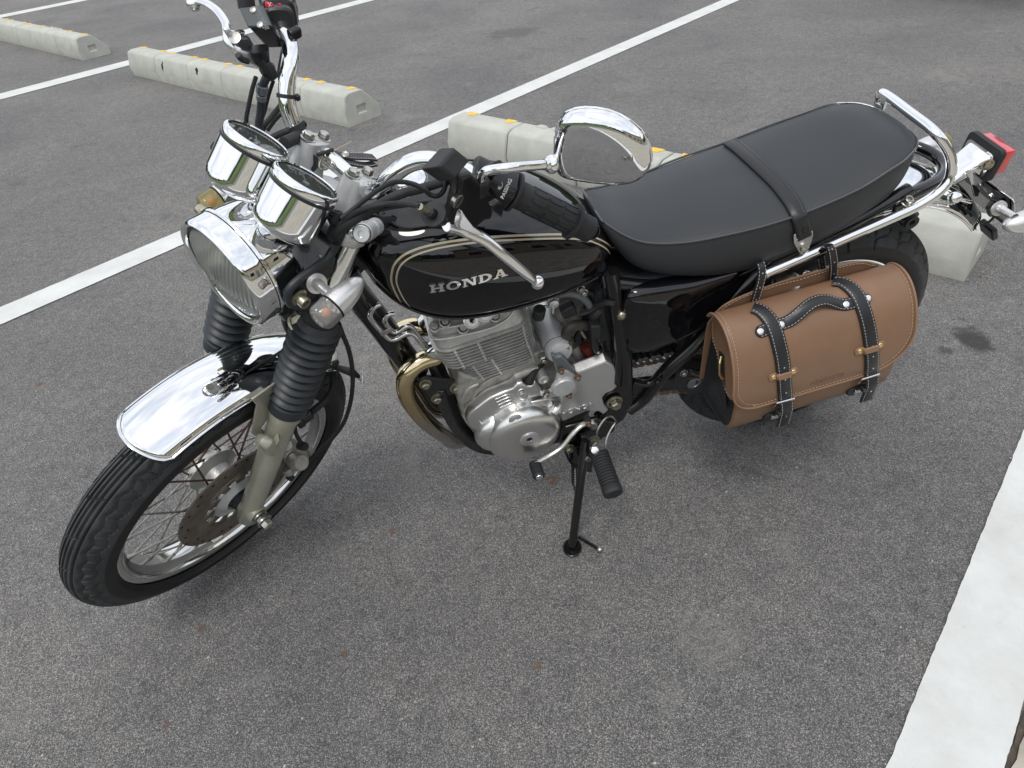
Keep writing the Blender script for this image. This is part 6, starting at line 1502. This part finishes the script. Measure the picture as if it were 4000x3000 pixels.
pipe('stand_bracket_rod', [B(2205, 1755, .125), B(2222, 1795, .13), B(2236, 1812, .135)], .0035, 'frame')
b = MB(); b.bolt(B(2221, 1748, .132), Y, .0085, .009); b.build('bolt', 'steel_y', fb)
b = MB(); b.bolt(B(2318, 1718, .135), Y, .010, .007); b.build('bolt', 'steel_y', fb)
b = MB(); s_a, s_b = B(2246, 1818, .145), B(2247, 1890, .165); N = 11; d = s_b - s_a; u, w, ax = frame_of(d)
b.tube([s_a + ax * d.length * k / (N * 10) + (u * cos(2 * pi * k / 10) + w * sin(2 * pi * k / 10)) * .0078 for k in range(N * 10 + 1)], .0017, 6, sp=0); b.build('stand_spring', 'plastic_gloss', std)
b = MB(); b.tube([s_b, B(2243, 1905, .168), B(2250, 1922, .170), B(2258, 1900, .172)], .0018, 6, sp=5); b.build('spring_hook', 'plastic_gloss', std)
def ribbed(name, a, d, L, ru, rw_, n, m, parent, endr=.9, up=(0, 0, 1)):
    u, w, ax = frame_of(d, up); b = MB(); secs = []
    def sec(h, f): return [V(a) + ax * h + u * (ru * f * (abs(cos(t)) ** .8) * (1 if cos(t) >= 0 else -1)) + w * (rw_ * f * (abs(sin(t)) ** .8) * (1 if sin(t) >= 0 else -1)) for t in [2 * pi * k / 32 for k in range(32)]]
    Lr = L * .80; pt = Lr / n; secs.append(sec(0, .85))
    for k in range(n):
        h = pt * k; secs += [sec(h + pt * .08, .93), sec(h + pt * .2, 1), sec(h + pt * .72, 1), sec(h + pt * .86, .93), sec(h + pt * .90, .84), sec(h + pt * .99, .84)]
    secs += [sec(Lr + .001, .98), sec(Lr + .004, 1.03), sec(L - .006, 1.03), sec(L - .002, .98), sec(L, .85)]
    b.ring_loft(secs); return b.build(name, m, parent, ang=40)
pg = empty('footrest', None, bike)
ribbed('footrest_rubber', B(2340, 1772, .190), V((.06, 1, -.02)), .104, .0165, .0205, 12, 'rubber', pg, up=(0.3, 0, 1))
b = MB(); b.prism([B(u, v, .165) for u, v in ((2306, 1745), (2330, 1740), (2350, 1755), (2345, 1790), (2320, 1790), (2305, 1770))], Y * .022); pgb = b.build('footrest_joint', 'frame', pg, bevel=.004)
b = MB(); b.lathe([(.0085, 0), (.0085, .002), (.007, .003), (0, .003)], B(2324, 1759, .190), V((.1, .6, .75)), 20); b.build('joint_pin', 'nickel', pgb)
b = MB(); b.tube([B(2306, 1752, .175), B(2322, 1738, .175), B(2331, 1722, .172), B(2332, 1687, .165), B(2345, 1660, .16), B(2362, 1638, .155), B(2380, 1627, .15), B(2396, 1632, .148), B(2404, 1648, .148), B(2388, 1674, .155), B(2371, 1708, .165), B(2363, 1748, .178)], .0022, 8, sp=6); b.build('peg_spring_wire', 'steel', pg)
lev = empty('gear_lever', None, bike)
b = MB(); b.tube([B(2300, 1650, .135), B(2270, 1662, .14), B(2235, 1696, .148), B(2200, 1740, .156), B(2162, 1770, .162), B(2115, 1796, .168), B(2090, 1806, .170)], [.0075, .006, .0055, .0052, .005, .0048, .0045], 14, sp=6, flat=.55, ref=(0, .2, 1)); b.build('lever_arm', 'steel', lev)
b = MB(); b.prism([B(u, v, .128) for u, v in ((2292, 1640), (2318, 1633), (2330, 1648), (2318, 1662), (2298, 1662))], Y * .014); lc = b.build('lever_clamp', 'steel', lev, bevel=.003)
b = MB(); b.bolt(B(2300, 1658, .143), Y, .0045, .004); b.build('clamp_bolt', 'steel_rust', lc)
b = MB(); b.cyl(B(2290, 1630, .118), B(2296, 1645, .135), .008, 16); b.build('gear_shaft', 'rubber', lev)
pdo = ribbed('pedal_rubber', B(2088, 1808, .165), V((.02, 1, -.02)), .038, .0125, .0130, 6, 'rubber', lev)
b = MB(); pe_ = B(2088, 1808, .165) + V((.02, 1, -.02)).normalized() * .038; b.lathe([(.0085, 0), (.008, .0012), (0, .0016)], pe_, Y, 18); b.build('pedal_cap', 'nickel', pdo)

# ------------------------------------------------------------------ grab rail, rear mudguard, lamp, plate
RAIL = [V((.262, .142, .681)), V((.20, .140, .697)), V((.10, .134, .720)), V((.0, .128, .742)), V((-.045, .125, .755)), V((-.078, .121, .772)), V((-.094, .115, .795)), V((-.090, .104, .825)), V((-.074, .093, .850)), V((-.056, .080, .868)), V((-.054, .055, .872)), V((-.054, 0, .872))]
b = MB(); b.tube(RAIL + [mir(p) for p in RAIL[-2::-1]], .0094, 24, sp=6); gr_ = b.build('grab_rail', 'chrome', bike, ang=60)
for sgn in (1, -1):
    f_ = (lambda p: p) if sgn == 1 else mir
    b = MB(); b.lathe([(.0105, -.001), (.0105, .003), (.008, .006), (0, .007)], f_(RAIL[0]), f_(RAIL[0]) - f_(RAIL[1]), 24); b.build('rail_end', 'chrome', gr_)
    b = MB(); b.prism([f_(V((x, .102, z))) for x, z in ((-.050, .735), (-.020, .765), (.0, .755), (-.01, .725), (-.045, .700), (-.068, .700), (-.072, .718))], Y * .010 * sgn); rb_ = b.build('rail_bracket', 'frame', gr_, bevel=.003)
b = MB(); b.bolt(B(3540, 792, .112), V((0, .3, .95)), .0085, .010, socket=True); b.build('rail_bolt', 'steel', gr_)
b = MB(); b.lathe([(.006, -.004), (.0062, .008), (.014, .009), (.0145, .0), (.0145, -.012), (.010, -.014)], B(3553, 862, .112), Y, 24); b.tube([B(3548, 850, .105), B(3530, 862, .108), B(3518, 868, .108)], .008, 10, sp=3); b.build('bungee_mount', 'rubber', gr_)
b = MB(); b.prism([B(u, v, -.092) for u, v in ((3424, 362), (3440, 356), (3456, 370), (3442, 432), (3412, 425))], V((0, -.004, 0))); ro_ = b.build('rail_stay', 'chrome', gr_, bevel=.0015)
b = MB(); b.bolt(B(3433, 385, -.091), Y, .006, .004, socket=True); b.build('stay_bolt', 'steel', ro_)
# mudguard
b = MB(); rings = []; nA = 56
for i in range(nA + 1):
    a_ = rad(60) - (rad(60) + rad(50)) * i / nA; ring = []
    for j in range(29):
        q = -1 + 2 * j / 28
        gz_ = max(0, min(1, (i / nA - .30) / .45)); gz_ = gz_ * gz_ * (3 - 2 * gz_); sk = .030 + .016 * gz_; r_ = .360 + .038 * gz_ + sk * (1 - abs(q) ** 2.6)
        aa = a_ - (.10 * abs(q) ** 2 * ((i - nA + 10) / 10 if i > nA - 10 else 0)) * -1
        ring.append(V((sin(aa) * r_, q * .077, RR + cos(aa) * r_)))
    rings.append(ring)
b.ring_loft(rings, False, False, False); mg = b.build('rear_mudguard', 'chrome', bike, ang=80, solid=.0016)
b = MB(); b.tube([rings[k][28] for k in range(0, nA + 1, 2)], .0022, 6, sp=0); b.tube(rings[-1], .0022, 6, sp=0); b.build('rolled_edge', 'chrome', mg)
b = MB(); b.prism([V((-.255, y, .56)) for y in (0,)] * 0 + [V((-.318, -.040, .605)), V((-.318, .040, .605)), V((-.350, .035, .560)), V((-.350, -.035, .560))], V((.004, 0, .003))); b.build('mud_flap', 'grey_paint', mg, bevel=.001)
b = MB(); b.box(B(3862, 897, .030), (.014, .044, .038), Matrix.Rotation(.6, 3, 'Y')); b.build('rear_reflector_body', 'plastic_gloss', mg, bevel=.004)
b = MB(); hk = B(3730, 772, .088); b.sphere(hk, .0125, 20, 14, (1.15, .9, .9)); b.cyl(hk, B(3790, 788, .075), .0045, 12); b.build('helmet_hook', 'chrome', mg)
# tail lamp
lt = V((-.300, 0, .752)); q_ = Matrix.Rotation(rad(-4), 3, 'Y')
tl_ = empty('tail_lamp', None, bike)
b = MB()
def rr2(x, hy, z0, z1, r=.008, n=5):
    R_ = []
    for cy_, cz_, t0 in ((hy - r, z1 - r, 0), (-hy + r, z1 - r, pi / 2), (-hy + r, z0 + r, pi), (hy - r, z0 + r, 3 * pi / 2)):
        for k in range(n + 1): t = t0 + pi / 2 * k / n; R_.append(V((x, cy_ + r * cos(t), cz_ + r * sin(t))))
    return R_
xl = B(3919, 597, .037).x; zt_ = B(3919, 597, .037).z
b.ring_loft([rr2(xl, .038, zt_ - .052, zt_, .004), rr2(xl - .030, .038, zt_ - .052, zt_, .004), rr2(xl - .033, .036, zt_ - .050, zt_ - .002, .004)]); b.build('lens', 'red_lens', tl_, ang=40)
b = MB(); b.ring_loft([rr2(xl + .013, .040, zt_ - .058, zt_ + .001, .008), rr2(xl + .012, .046, zt_ - .062, zt_ + .007, .010), rr2(xl, .046, zt_ - .062, zt_ + .007, .010), rr2(xl - .001, .041, zt_ - .056, zt_ + .003, .008)]); b.build('base', 'rubber', tl_, ang=40)
b = MB(); b.ring_loft([rr2(xl + .015, .034, zt_ - .052, zt_ - .008, .010), rr2(xl + .022, .033, zt_ - .050, zt_ - .010, .014), rr2(xl + .045, .028, zt_ - .060, zt_ - .026, .012), rr2(xl + .070, .030, zt_ - .075, zt_ - .045, .012), rr2(xl + .095, .034, zt_ - .10, zt_ - .060, .012)]); ln = b.build('bracket', 'chrome', tl_, ang=60)
b = MB(); b.ring_loft([rr2(xl + .014, .037, zt_ - .056, zt_ - .004, .010), rr2(xl + .018, .037, zt_ - .056, zt_ - .004, .010)]); b.build('flange', 'chrome', tl_)
b = MB(); b.prism([B(u, v, .034) for u, v in ((3770, 668), (3852, 655), (3835, 720), (3822, 768), (3806, 770), (3788, 700))], V((0, -.003, 0))); b.build('bracket_web', 'chrome_dull', tl_, bevel=.001)
b = MB(); b.bolt(B(3858, 643, .038), V((.3, .9, 0)), .0085, .005); b.build('bolt', 'steel_y', tl_)
# plate holder
pTL, pBL = B(3961, 786, .098), B(3965, 915, .098)
b = MB(); dz = pBL - pTL
def rp(y, f): return V((pTL.x + dz.x * f, y, pTL.z + dz.z * f))
out = [rp(.098 - .006, 0), rp(.098, .06), rp(.098, 1), rp(-.098, 1), rp(-.098, .06), rp(-.092, 0)]
nn = dz.cross(Y).normalized(); nn = nn if nn.x > 0 else -nn
b.prism(out, -nn * .0025); pl = b.build('number_plate', 'chrome_dull', bike, bevel=.0008)
b = MB(); b.prism([rp(.088, .04) + nn * .001, rp(.088, .50) + nn * .001, rp(-.088, .50) + nn * .001, rp(-.088, .04) + nn * .001], nn * .002); b.build('plate_bracket', 'frame', pl, bevel=.001)
b = MB(); b.prism([B(u, v, .07) for u, v in ((3880, 790), (3925, 800), (3935, 830), (3900, 842), (3868, 850), (3860, 820))], V((0, -.01, 0))); b.build('signal_bracket', 'frame', pl, bevel=.002)
b = MB(); b.cyl(B(3885, 806, .088), B(3905, 818, .098), .0145, 20); b.build('rubber_grommet', 'rubber', pl)
b = MB(); b.bolt(B(3872, 762, .05), nn, .006, .004); b.build('bolt', 'steel', pl)
pipe('signal_wire', [B(3890, 825, .09), B(3880, 850, .09), B(3860, 868, .085), B(3825, 878, .078)], .0028, 'rubber')
sgp = B(3992, 866, .150)
signal(B(3905, 815, .104), B(3965, 850, .148), V((sgp.x - .018, .150, sgp.z)), V((-1, .03, .05)), 0, 'glass_sig', None)
q2_ = B(3648, 566, -.138)
signal(q2_ + V((.012, .045, 0)), q2_ + V((.012, .006, 0)), q2_, V((-1, -.03, .05)), 0, 'glass_amber', None)

# ================================================================== THE SADDLEBAG (hangs from the grab rail: a thing of its own)
TB = rad(4.2)
BDX = V((-cos(TB), 0, sin(TB))); BDZ = V((sin(TB), 0, cos(TB))); BO = V((.372, 0, .636)); BL_ = .372
bag = empty('saddlebag', BM @ Matrix.Translation(BO))
tag(bag, 'brown leather saddlebag with black straps hanging at the rear of the motorcycle', 'saddlebag')
def GP(a, y, c): return BDX * a + Y * y + BDZ * c
BGI = (BM @ Matrix.Translation(BO)).inverted()
SEC = [(.152, -.024), (.160, -.010), (.175, -.001), (.195, .002), (.218, -.004), (.240, -.020), (.258, -.043), (.272, -.072), (.281, -.104), (.286, -.135), (.287, -.168)]
SECc = catmull([V((y, c, 0)) for y, c in SEC], 5)
NS_ = len(SECc) - 1
cum = [0]
for i in range(NS_): cum.append(cum[-1] + (SECc[i + 1] - SECc[i]).length)
TOT = cum[-1]
def sec_at(s):
    for i in range(1, NS_ + 1):
        if cum[i] >= s or i == NS_:
            f = (s - cum[i - 1]) / (cum[i] - cum[i - 1]); p = SECc[i - 1].lerp(SECc[i], f); t = (SECc[i] - SECc[i - 1]).normalized(); return p, t
def flap_pt(a, s, off=0):
    p, t = sec_at(min(max(s, 0), TOT)); n = V((-t.y, t.x, 0)); n = n if n.x > 0 or n.y > 0 else -n
    return GP(a, p.x + n.x * off, p.y + n.y * off), (Y * n.x + BDZ * n.y)
def a_lim(s):
    rL, rR = .060, .085; d = TOT - s
    l = rL - math.sqrt(max(rL ** 2 - (rL - d) ** 2, 0)) if d < rL else 0
    r = rR - math.sqrt(max(rR ** 2 - (rR - d) ** 2, 0)) if d < rR else 0
    return l, BL_ - r
b = MB(); rings = []; rows = [TOT * k / 70 for k in range(60)] + [TOT * 59 / 70 + (TOT - TOT * 59 / 70) * (1 - (1 - k / 16) ** 2) for k in range(1, 17)]
for s_ in rows:
    l, r = a_lim(s_); rings.append([flap_pt(l + (r - l) * q / 40, s_)[0] for q in range(41)])
b.ring_loft(rings, False, False, False)
flap = b.build('flap', 'leather', bag, ang=80, solid=.0032)
import bmesh
me_ = flap.data; flb = BVHTree.FromPolygons([v.co.copy() for v in me_.vertices], [list(p.vertices) for p in me_.polygons])
BOr = BGI @ CAM
def onf(u, v, off=0):
    d = (BGI.to_3x3() @ _ray(u, v)).normalized(); h = flb.ray_cast(BOr, d)
    if h[0] is None: return None
    n = h[1] if h[1].dot(d) < 0 else -h[1]; return (h[0] + n * off, n)
# edge binding and stitch line round the flap
edge = [flap_pt(a_lim(s_)[0], s_) for s_ in rows]; edger = [flap_pt(a_lim(s_)[1], s_) for s_ in rows[::-1]]
EP_ = edge + [flap_pt(a_lim(TOT)[0] + (a_lim(TOT)[1] - a_lim(TOT)[0]) * k / 30, TOT) for k in range(1, 30)] + edger
b = MB(); b.tube([p for p, n in EP_], .0026, 8, sp=0, caps=True); b.build('edge_binding', 'leather_edge', flap)
def inset(s_, side, d=.0085):
    l, r = a_lim(min(s_ + d, TOT)); return flap_pt(l + d if side == 0 else r - d, min(s_, TOT - d), .0004)
IN_ = [inset(s_, 0) for s_ in rows[4:-1] if s_ < TOT - .0085] + [flap_pt(.045 + (BL_ - .045 - .062) * k / 40, TOT - .0085, .0004) for k in range(41)] + [inset(s_, 1) for s_ in rows[4:-1][::-1] if s_ < TOT - .0085]
stitch(IN_, 0, 0, 'stitching', 'thread_tan', flap, h=.0005, dl=.0045, gap=.0028, r=.0007)

# body under the flap
BS = [(.152, -.020), (.19, -.006), (.222, -.014), (.246, -.036), (.264, -.066), (.274, -.10), (.279, -.14), (.281, -.190), (.279, -.222), (.270, -.244), (.250, -.256), (.20, -.260), (.152, -.260)]
def body_ring(a, f=0): return [GP(a, y - f * (y - .19) * .10, c - f * (c + .12) * .05) for y, c in BS]
b = MB(); b.ring_loft([body_ring(.014, 1), body_ring(.017, 0), body_ring(.10), body_ring(.2), body_ring(.3), body_ring(BL_ - .017, 0), body_ring(BL_ - .014, 1)], True, False, False)
body = b.build('body', 'leather', bag, ang=70)
for a0, sg in ((.0145, 1), (BL_ - .0145, -1)):
    b = MB(); R0 = body_ring(a0, 1); c = sum(R0, V()) / len(R0)
    b.ring_loft([R0, [c + (p - c) * .93 + BDX * sg * .004 for p in R0], [c + (p - c) * .5 - BDX * sg * .003 for p in R0]], True, False, True); b.build('side_gusset', 'leather_b', body, ang=60)
    b = MB(); b.tube([p for p in body_ring(a0 + sg * .001, 1)[1:]], .0022, 6, sp=3); b.build('gusset_piping', 'leather_b', body)
# brown ear on each end, falling from the top
for a0, sg in ((.0095, 1), (BL_ - .0095, -1)):
    pts = [(.158, -.018), (.19, -.006), (.222, -.014), (.246, -.036), (.264, -.066), (.274, -.10), (.276, -.135), (.262, -.150), (.240, -.142), (.215, -.115), (.190, -.085), (.166, -.075), (.156, -.050)]
    P = catmull([GP(a0 - .002 * sg * (c_ < -.08), y, c_) for y, c_ in pts], 3, True)
    b = MB(); b.prism(P, BDX * sg * .0025); ear = b.build('side_flap', 'leather', body, bevel=.0008, ang=60)
    ctr_ = sum(P, V()) / len(P)
    stitch([(ctr_ + (p - ctr_) * .90 - BDX * sg * .0008, -BDX * sg) for p in P[12:]], 0, 0, 'stitching', 'thread_tan', ear, h=.0006, dl=.004, gap=.003, r=.0006)
b = MB(); b.tube([GP(.004, .215, -.075), GP(-.002, .224, -.085), GP(-.003, .232, -.105), GP(.003, .236, -.118)], .0028, 8, sp=6); b.build('side_ring', 'brass', body)
b = MB(); b.prism([GP(.006, .200, -.075), GP(.006, .218, -.070), GP(.006, .262, -.190), GP(.006, .244, -.195)], BDX * .003); ss = b.build('side_strap', 'leather_b', body, bevel=.0008)
# back panel rising behind, with slots
BP = [(.008, -.22), (.004, -.07), (.010, -.040), (.030, -.012), (.070, .002), (.14, .010), (.19, .012), (.25, .011), (.310, .006), (.345, -.010), (.362, -.038), (.366, -.22)]
P = catmull([GP(a, .150, c) for a, c in BP], 5)
b = MB(); b.prism(P, Y * -.0035); bp_ = b.build('back_panel', 'leather', bag, bevel=.0012, ang=60)
cB = GP(.186, .150, -.02)
stitch([(p + (cB - p).normalized() * .008 + Y * .0006, Y) for p in P[6:-6]], 0, 0, 'stitching', 'thread_tan', bp_, h=.0006, dl=.0045, gap=.0028, r=.0007)

def strap_on(name, pix, w, m='leather_b', th=.0030, off=.0004, stitches=True, extra=None, thread='thread', parent=None):
    path = []
    for q in catmull([V((u, v, 0)) for u, v in pix], 5):
        r_ = onf(q.x, q.y, off)
        if r_: path.append(r_)
    # smooth normals
    N = [(sum((path[max(0, min(len(path) - 1, i + k))][1] for k in (-3, -2, -1, 0, 1, 2, 3)), V())).normalized() for i in range(len(path))]
    path = [(p, n) for (p, _), n in zip(path, N)]
    if extra: path = path + extra(path)
    b = MB(); strap_mesh(b, path, w, th); o = b.build(name, m, parent or bag, ang=50)
    if stitches:
        for s_ in (-.36, .36): stitch(path, w * s_, 0, 'stitching', thread, o, h=th * 1.0, dl=.0040, gap=.0026, r=.0006)
    return o, path
S1 = [(2940, 1206), (2962, 1212), (2985, 1228), (3008, 1256), (3026, 1296), (3040, 1345), (3051, 1395), (3057, 1440), (3062, 1500), (3066, 1560), (3066, 1600)]
S2 = [(3252, 1106), (3285, 1108), (3318, 1126), (3345, 1155), (3367, 1202), (3384, 1258), (3396, 1320), (3402, 1385), (3402, 1440), (3398, 1490), (3392, 1515)]
def hang(path):
    p, n = path[-1]; d = (-BDZ * 1 + BDX * .05); return [(p + d * t + Y * .012 * min(1, t / .02), n) for t in (.012, .026, .042, .058, .074)]
so1, pth1 = strap_on('buckle_strap', S1, .0290, extra=hang, off=.0034); so2, pth2 = strap_on('buckle_strap', S2, .0290, extra=hang, off=.0034)
for so_, pth in ((so1, pth1), (so2, pth2)):
    for t in (.70, .78, .86, .96):
        p, n = pth[int(t * (len(pth) - 1))]; b = MB(); b.lathe([(.0016, .0002), (.0016, .0008), (0, .0008)], p + n * .003, n, 8); b.build('strap_hole', 'nickel', so_)
def cross_bar(uv0, uv1, so_, off=.006):
    p0 = onf(*uv0, off); p1 = onf(*uv1, off)
    p0 = p0 or (GPix(*uv0), Y); p1 = p1 or (GPix(*uv1), Y)
    return p0[0], p1[0]
def GPix(u, v, y=.300):
    d = (BGI.to_3x3() @ _ray(u, v)).normalized(); return BOr + d * ((y - BOr.y) / d.y)
for (q0, q1, so_) in (((3032, 1575), (3103, 1556), so1), ((3365, 1482), (3435, 1461), so2)):
    a0, a1 = GPix(*q0, .296), GPix(*q1, .296)
    b = MB(); b.cyl(a0, a1, .0021, 10); bo_ = b.build('buckle_bar', 'nickel', bag)
    dd = (a1 - a0).normalized(); dn_ = V((0, 0, -1)) ; b = MB()
    fr_ = [a0 + dd * .003, a0 + dd * .003 - BDZ * .020 - Y * .006, a1 - dd * .003 - BDZ * .020 - Y * .006, a1 - dd * .003]
    b.tube(fr_, .0016, 8, sp=0); b.build('buckle_frame', 'nickel', bo_)
for (u, v) in ((3063, 1603), (3392, 1512)):
    c = GPix(u, v, .298); b = MB(); dd = BDX
    b.ring_loft([[c + BDZ * h + dd * (x * .0165) + Y * y for x, y in ((-1, .0025), (-.9, .0055), (.9, .0055), (1, .0025), (1, -.006), (-1, -.006))] for h in (-.005, .005)]); ko = b.build('strap_keeper', 'leather_b', bag, bevel=.001)
    for h in (-.0028, .0028): stitch([(c + BDZ * h + dd * x + Y * .0055, Y) for x in [-.015 + .03 * k / 20 for k in range(21)]], 0, 0, 'stitching', 'thread', ko, h=.0004, dl=.004, gap=.0026, r=.0005)
for (u, v) in ((3020, 1622), (3345, 1522)):
    c = GPix(u, v, .281); b = MB(); b.ring_loft([[c + BDX * (.017 * cos(t) + (.006 if cos(t) > 0 else -.006)) + BDZ * .0125 * sin(t) + Y * h for t in [2 * pi * k / 24 for k in range(24)]] for h in (-.002, .0035)]); po_ = b.build('clip_patch', 'leather_b', bag, bevel=.001)
    b = MB(); b.box(c + Y * .0045 + BDX * .002, (.018, .003, .012)); b.build('clip', 'nickel', po_, bevel=.001)
# handle
def raised(path):
    n_ = len(path); out = []
    for i, (p, n) in enumerate(path):
        t = i / (n_ - 1); lift = 0
        if .27 < t < .74: lift = .014 * sin((t - .27) / .47 * pi) ** 1.2
        out.append((p + n * lift, n))
    return out
HP = [(2950, 1300), (2975, 1294), (3010, 1280), (3048, 1268), (3080, 1255), (3110, 1232), (3145, 1205), (3185, 1188), (3225, 1182), (3262, 1186), (3300, 1190), (3340, 1180), (3378, 1168), (3400, 1161)]
path = []
for q in catmull([V((u, v, 0)) for u, v in HP], 4):
    r_ = onf(q.x, q.y, .0004)
    if r_: path.append(r_)
path = raised(path); wl_ = []
for i in range(len(path)):
    t = i / (len(path) - 1); w_ = .0235; e = min(t, 1 - t) * len(path)
    if e < 4: w_ *= math.sqrt(max(.08, 1 - (1 - e / 4) ** 2))
    wl_.append(w_)
b = MB(); strap_mesh(b, path, .024, .0028, wl_); hdl = b.build('handle', 'leather_b', bag, ang=50)
for s_ in (-.0088, .0088): stitch(path[2:-2], s_, 0, 'stitching', 'thread', hdl, h=.0028, dl=.004, gap=.0026, r=.0006)
def rivet(u, v, off, r_, m, parent):
    p, n = onf(u, v, off); b = MB(); b.lathe([(r_ * 1.08, -.001), (r_ * 1.08, .0004), (r_, .0012), (r_ * .7, .0020), (0, .0023)], p, n, 22); return b.build('rivet', m, parent)
for u, v in ((2967, 1296), (3048, 1269), (3301, 1191), (3385, 1167)): rivet(u, v, .0042, .0062, 'nickel', hdl)
# tan loops holding the straps down
for q0, q1 in (((3020, 1471), (3096, 1449)), ((3357, 1370), (3435, 1346))):
    d = V((q1[0] - q0[0], q1[1] - q0[1], 0)); pp = [V((q0[0], q0[1], 0)) + d * t for t in (-.26, -.12, 0, .12, .3, .5, .7, .88, 1, 1.12, 1.26)]
    path = []
    for i, q in enumerate(catmull(pp, 3)):
        r_ = onf(q.x, q.y, .0012)
        if r_:
            t = (V((q.x, q.y, 0)) - V((q0[0], q0[1], 0))).dot(d) / d.dot(d); lf = .0062 if .14 < t < .86 else 0
            path.append((r_[0] + r_[1] * lf, r_[1]))
    wl_ = [(.0165 if min(i, len(path) - 1 - i) > 3 else .0165 * math.sqrt(max(.06, 1 - (1 - min(i, len(path) - 1 - i) / 4) ** 2))) * (.82 if .3 < i / len(path) < .7 else 1) for i in range(len(path))]
    b = MB(); strap_mesh(b, path, .016, .0022, wl_); lo2 = b.build('strap_loop', 'leather_edge', bag, ang=50)
    for q in (q0, q1): rivet(q[0], q[1], .0028, .0052, 'brass', lo2)
# pressed lettering low on the flap
p, n = onf(3232, 1480, .0002); px_, _ = onf(3268, 1470, .0002)
text('AMBOTTE', 'lettering', p, px_ - p, n, .0165, 'leather_in', flap, None, ext=.0003, sx=.95)
p, n = onf(3225, 1492, .0002); b = MB(); e_ = (px_ - p).normalized(); b.tube([onf(3190, 1503, .0003)[0], onf(3225, 1497, .0003)[0]], .0005, 6, sp=0); b.build('lettering', 'leather_in', flap)

# hanging straps over the rail
def WB_(p): return p - BO       # machine frame -> bag frame
def loop_strap(name, pix, ys, w, th=.0028):
    P = [WB_(B(u, v, y)) for (u, v), y in zip(pix, ys)]
    P = catmull(P, 5); path = []
    for i, p in enumerate(P):
        path.append((p, None))
    out = []
    for i, (p, _) in enumerate(path):
        t = (P[min(i + 1, len(P) - 1)] - P[max(i - 1, 0)]).normalized(); n = BDX.cross(t).normalized(); n = n if n.y > -.2 and (n.y > 0 or n.z > 0) else -n
        out.append((p, n))
    b = MB(); strap_mesh(b, out, w, th); o = b.build(name, 'leather_b', bag, ang=50)
    for s_ in (-.38, .38): stitch(out, w * s_, 0, 'stitching', 'thread', o, h=th, dl=.0040, gap=.0026, r=.0006)
    for t in (.25, .45, .65, .8):
        p, n = out[int(t * (len(out) - 1))]; b = MB(); b.lathe([(.0018, .0002), (.0018, .0009), (0, .0009)], p + n * th, n, 8); b.build('strap_hole', 'nickel', o)
    return o
loop_strap('hanging_strap', [(2930, 1020), (2958, 1022), (2974, 1040), (2974, 1085), (2962, 1130), (2948, 1175), (2936, 1212)], [.118, .128, .140, .150, .156, .158, .156], .0165)
loop_strap('hanging_strap', [(3208, 975), (3222, 958), (3240, 962), (3250, 985), (3256, 1030), (3254, 1075), (3247, 1110)], [.126, .138, .152, .160, .162, .162, .158], .0165)
loop_strap('hanging_strap', [(3205, 1000), (3212, 1050), (3222, 1100)], [.128, .130, .148], .0155)

# ================================================================== KEY FOB lying between the risers
kfM = BM @ SM
kf0 = F(1415, 665, .0)
fob = empty('key_fob', kfM @ Matrix.Translation(kf0)); tag(fob, 'black stitched leather key strap with a snap, lying by the ignition between the handlebar clamps', 'key strap')
def KF(u, v, y): return F(u, v, y) - kf0
def loop_s(name, pix, ys, w, parent, m='leather_b'):
    P = catmull([KF(u, v, y) for (u, v), y in zip(pix, ys)], 6); out = []
    up = V((0, 0, 1))
    for i, p in enumerate(P):
        t = (P[min(i + 1, len(P) - 1)] - P[max(i - 1, 0)]).normalized(); n = up - t * up.dot(t); out.append((p, n.normalized()))
    b = MB(); strap_mesh(b, out, w, .0022); o = b.build(name, m, parent, ang=50)
    for s_ in (-.40, .40): stitch(out, w * s_, 0, 'stitching', 'thread', o, h=.0022, dl=.0035, gap=.0022, r=.0007)
    return o, out
lo3, pth3 = loop_s('strap', [(1300, 600), (1335, 607), (1380, 612), (1425, 613), (1462, 617)], [-.020, -.018, -.016, -.014, -.012], .017, fob, 'plastic')
lo4, _ = loop_s('strap', [(1462, 640), (1430, 645), (1385, 640), (1330, 625), (1302, 612)], [-.004, -.002, -.004, -.010, -.014], .014, fob)
b = MB(); b.lathe([(.0060, 0), (.0060, .0012), (.004, .0018), (.0022, .0010), (0, .0010)], KF(1348, 609, -.015) + V((0, 0, .003)), V((0, 0, 1)), 20); b.build('snap', 'steel', lo3)
for c, r_, ax_ in ((KF(1285, 625, -.012), .012, V((.3, .4, 1))), (KF(1270, 640, -.008), .010, V((.5, -.2, 1))), (KF(1262, 605, -.020), .008, V((-.3, .4, 1)))):
    u, w, ax = frame_of(ax_); b = MB(); b.tube([c + (u * cos(2 * pi * k / 18) + w * sin(2 * pi * k / 18)) * r_ for k in range(18)], .0012, 6, sp=0, closed=True); b.build('ring', 'steel_y', fob)
b = MB(); b.prism([KF(u, v, .0) for u, v in ((1222, 600), (1238, 610), (1236, 650), (1218, 668), (1212, 660), (1222, 640))], V((0, .004, 0))); b.build('key_head', 'plastic', fob, bevel=.001)
b = MB(); b.tube([KF(1240, 605, -.02), KF(1270, 595, -.02), KF(1300, 585, -.02)], .0028, 8, sp=4); b.build('knot', 'rubber', fob)
b = MB(); b.tube([KF(1305, 588, -.015), KF(1340, 570, -.015), KF(1372, 553, -.015)], .0008, 6, sp=0); b.build('loose_end', 'thread_tan', fob)
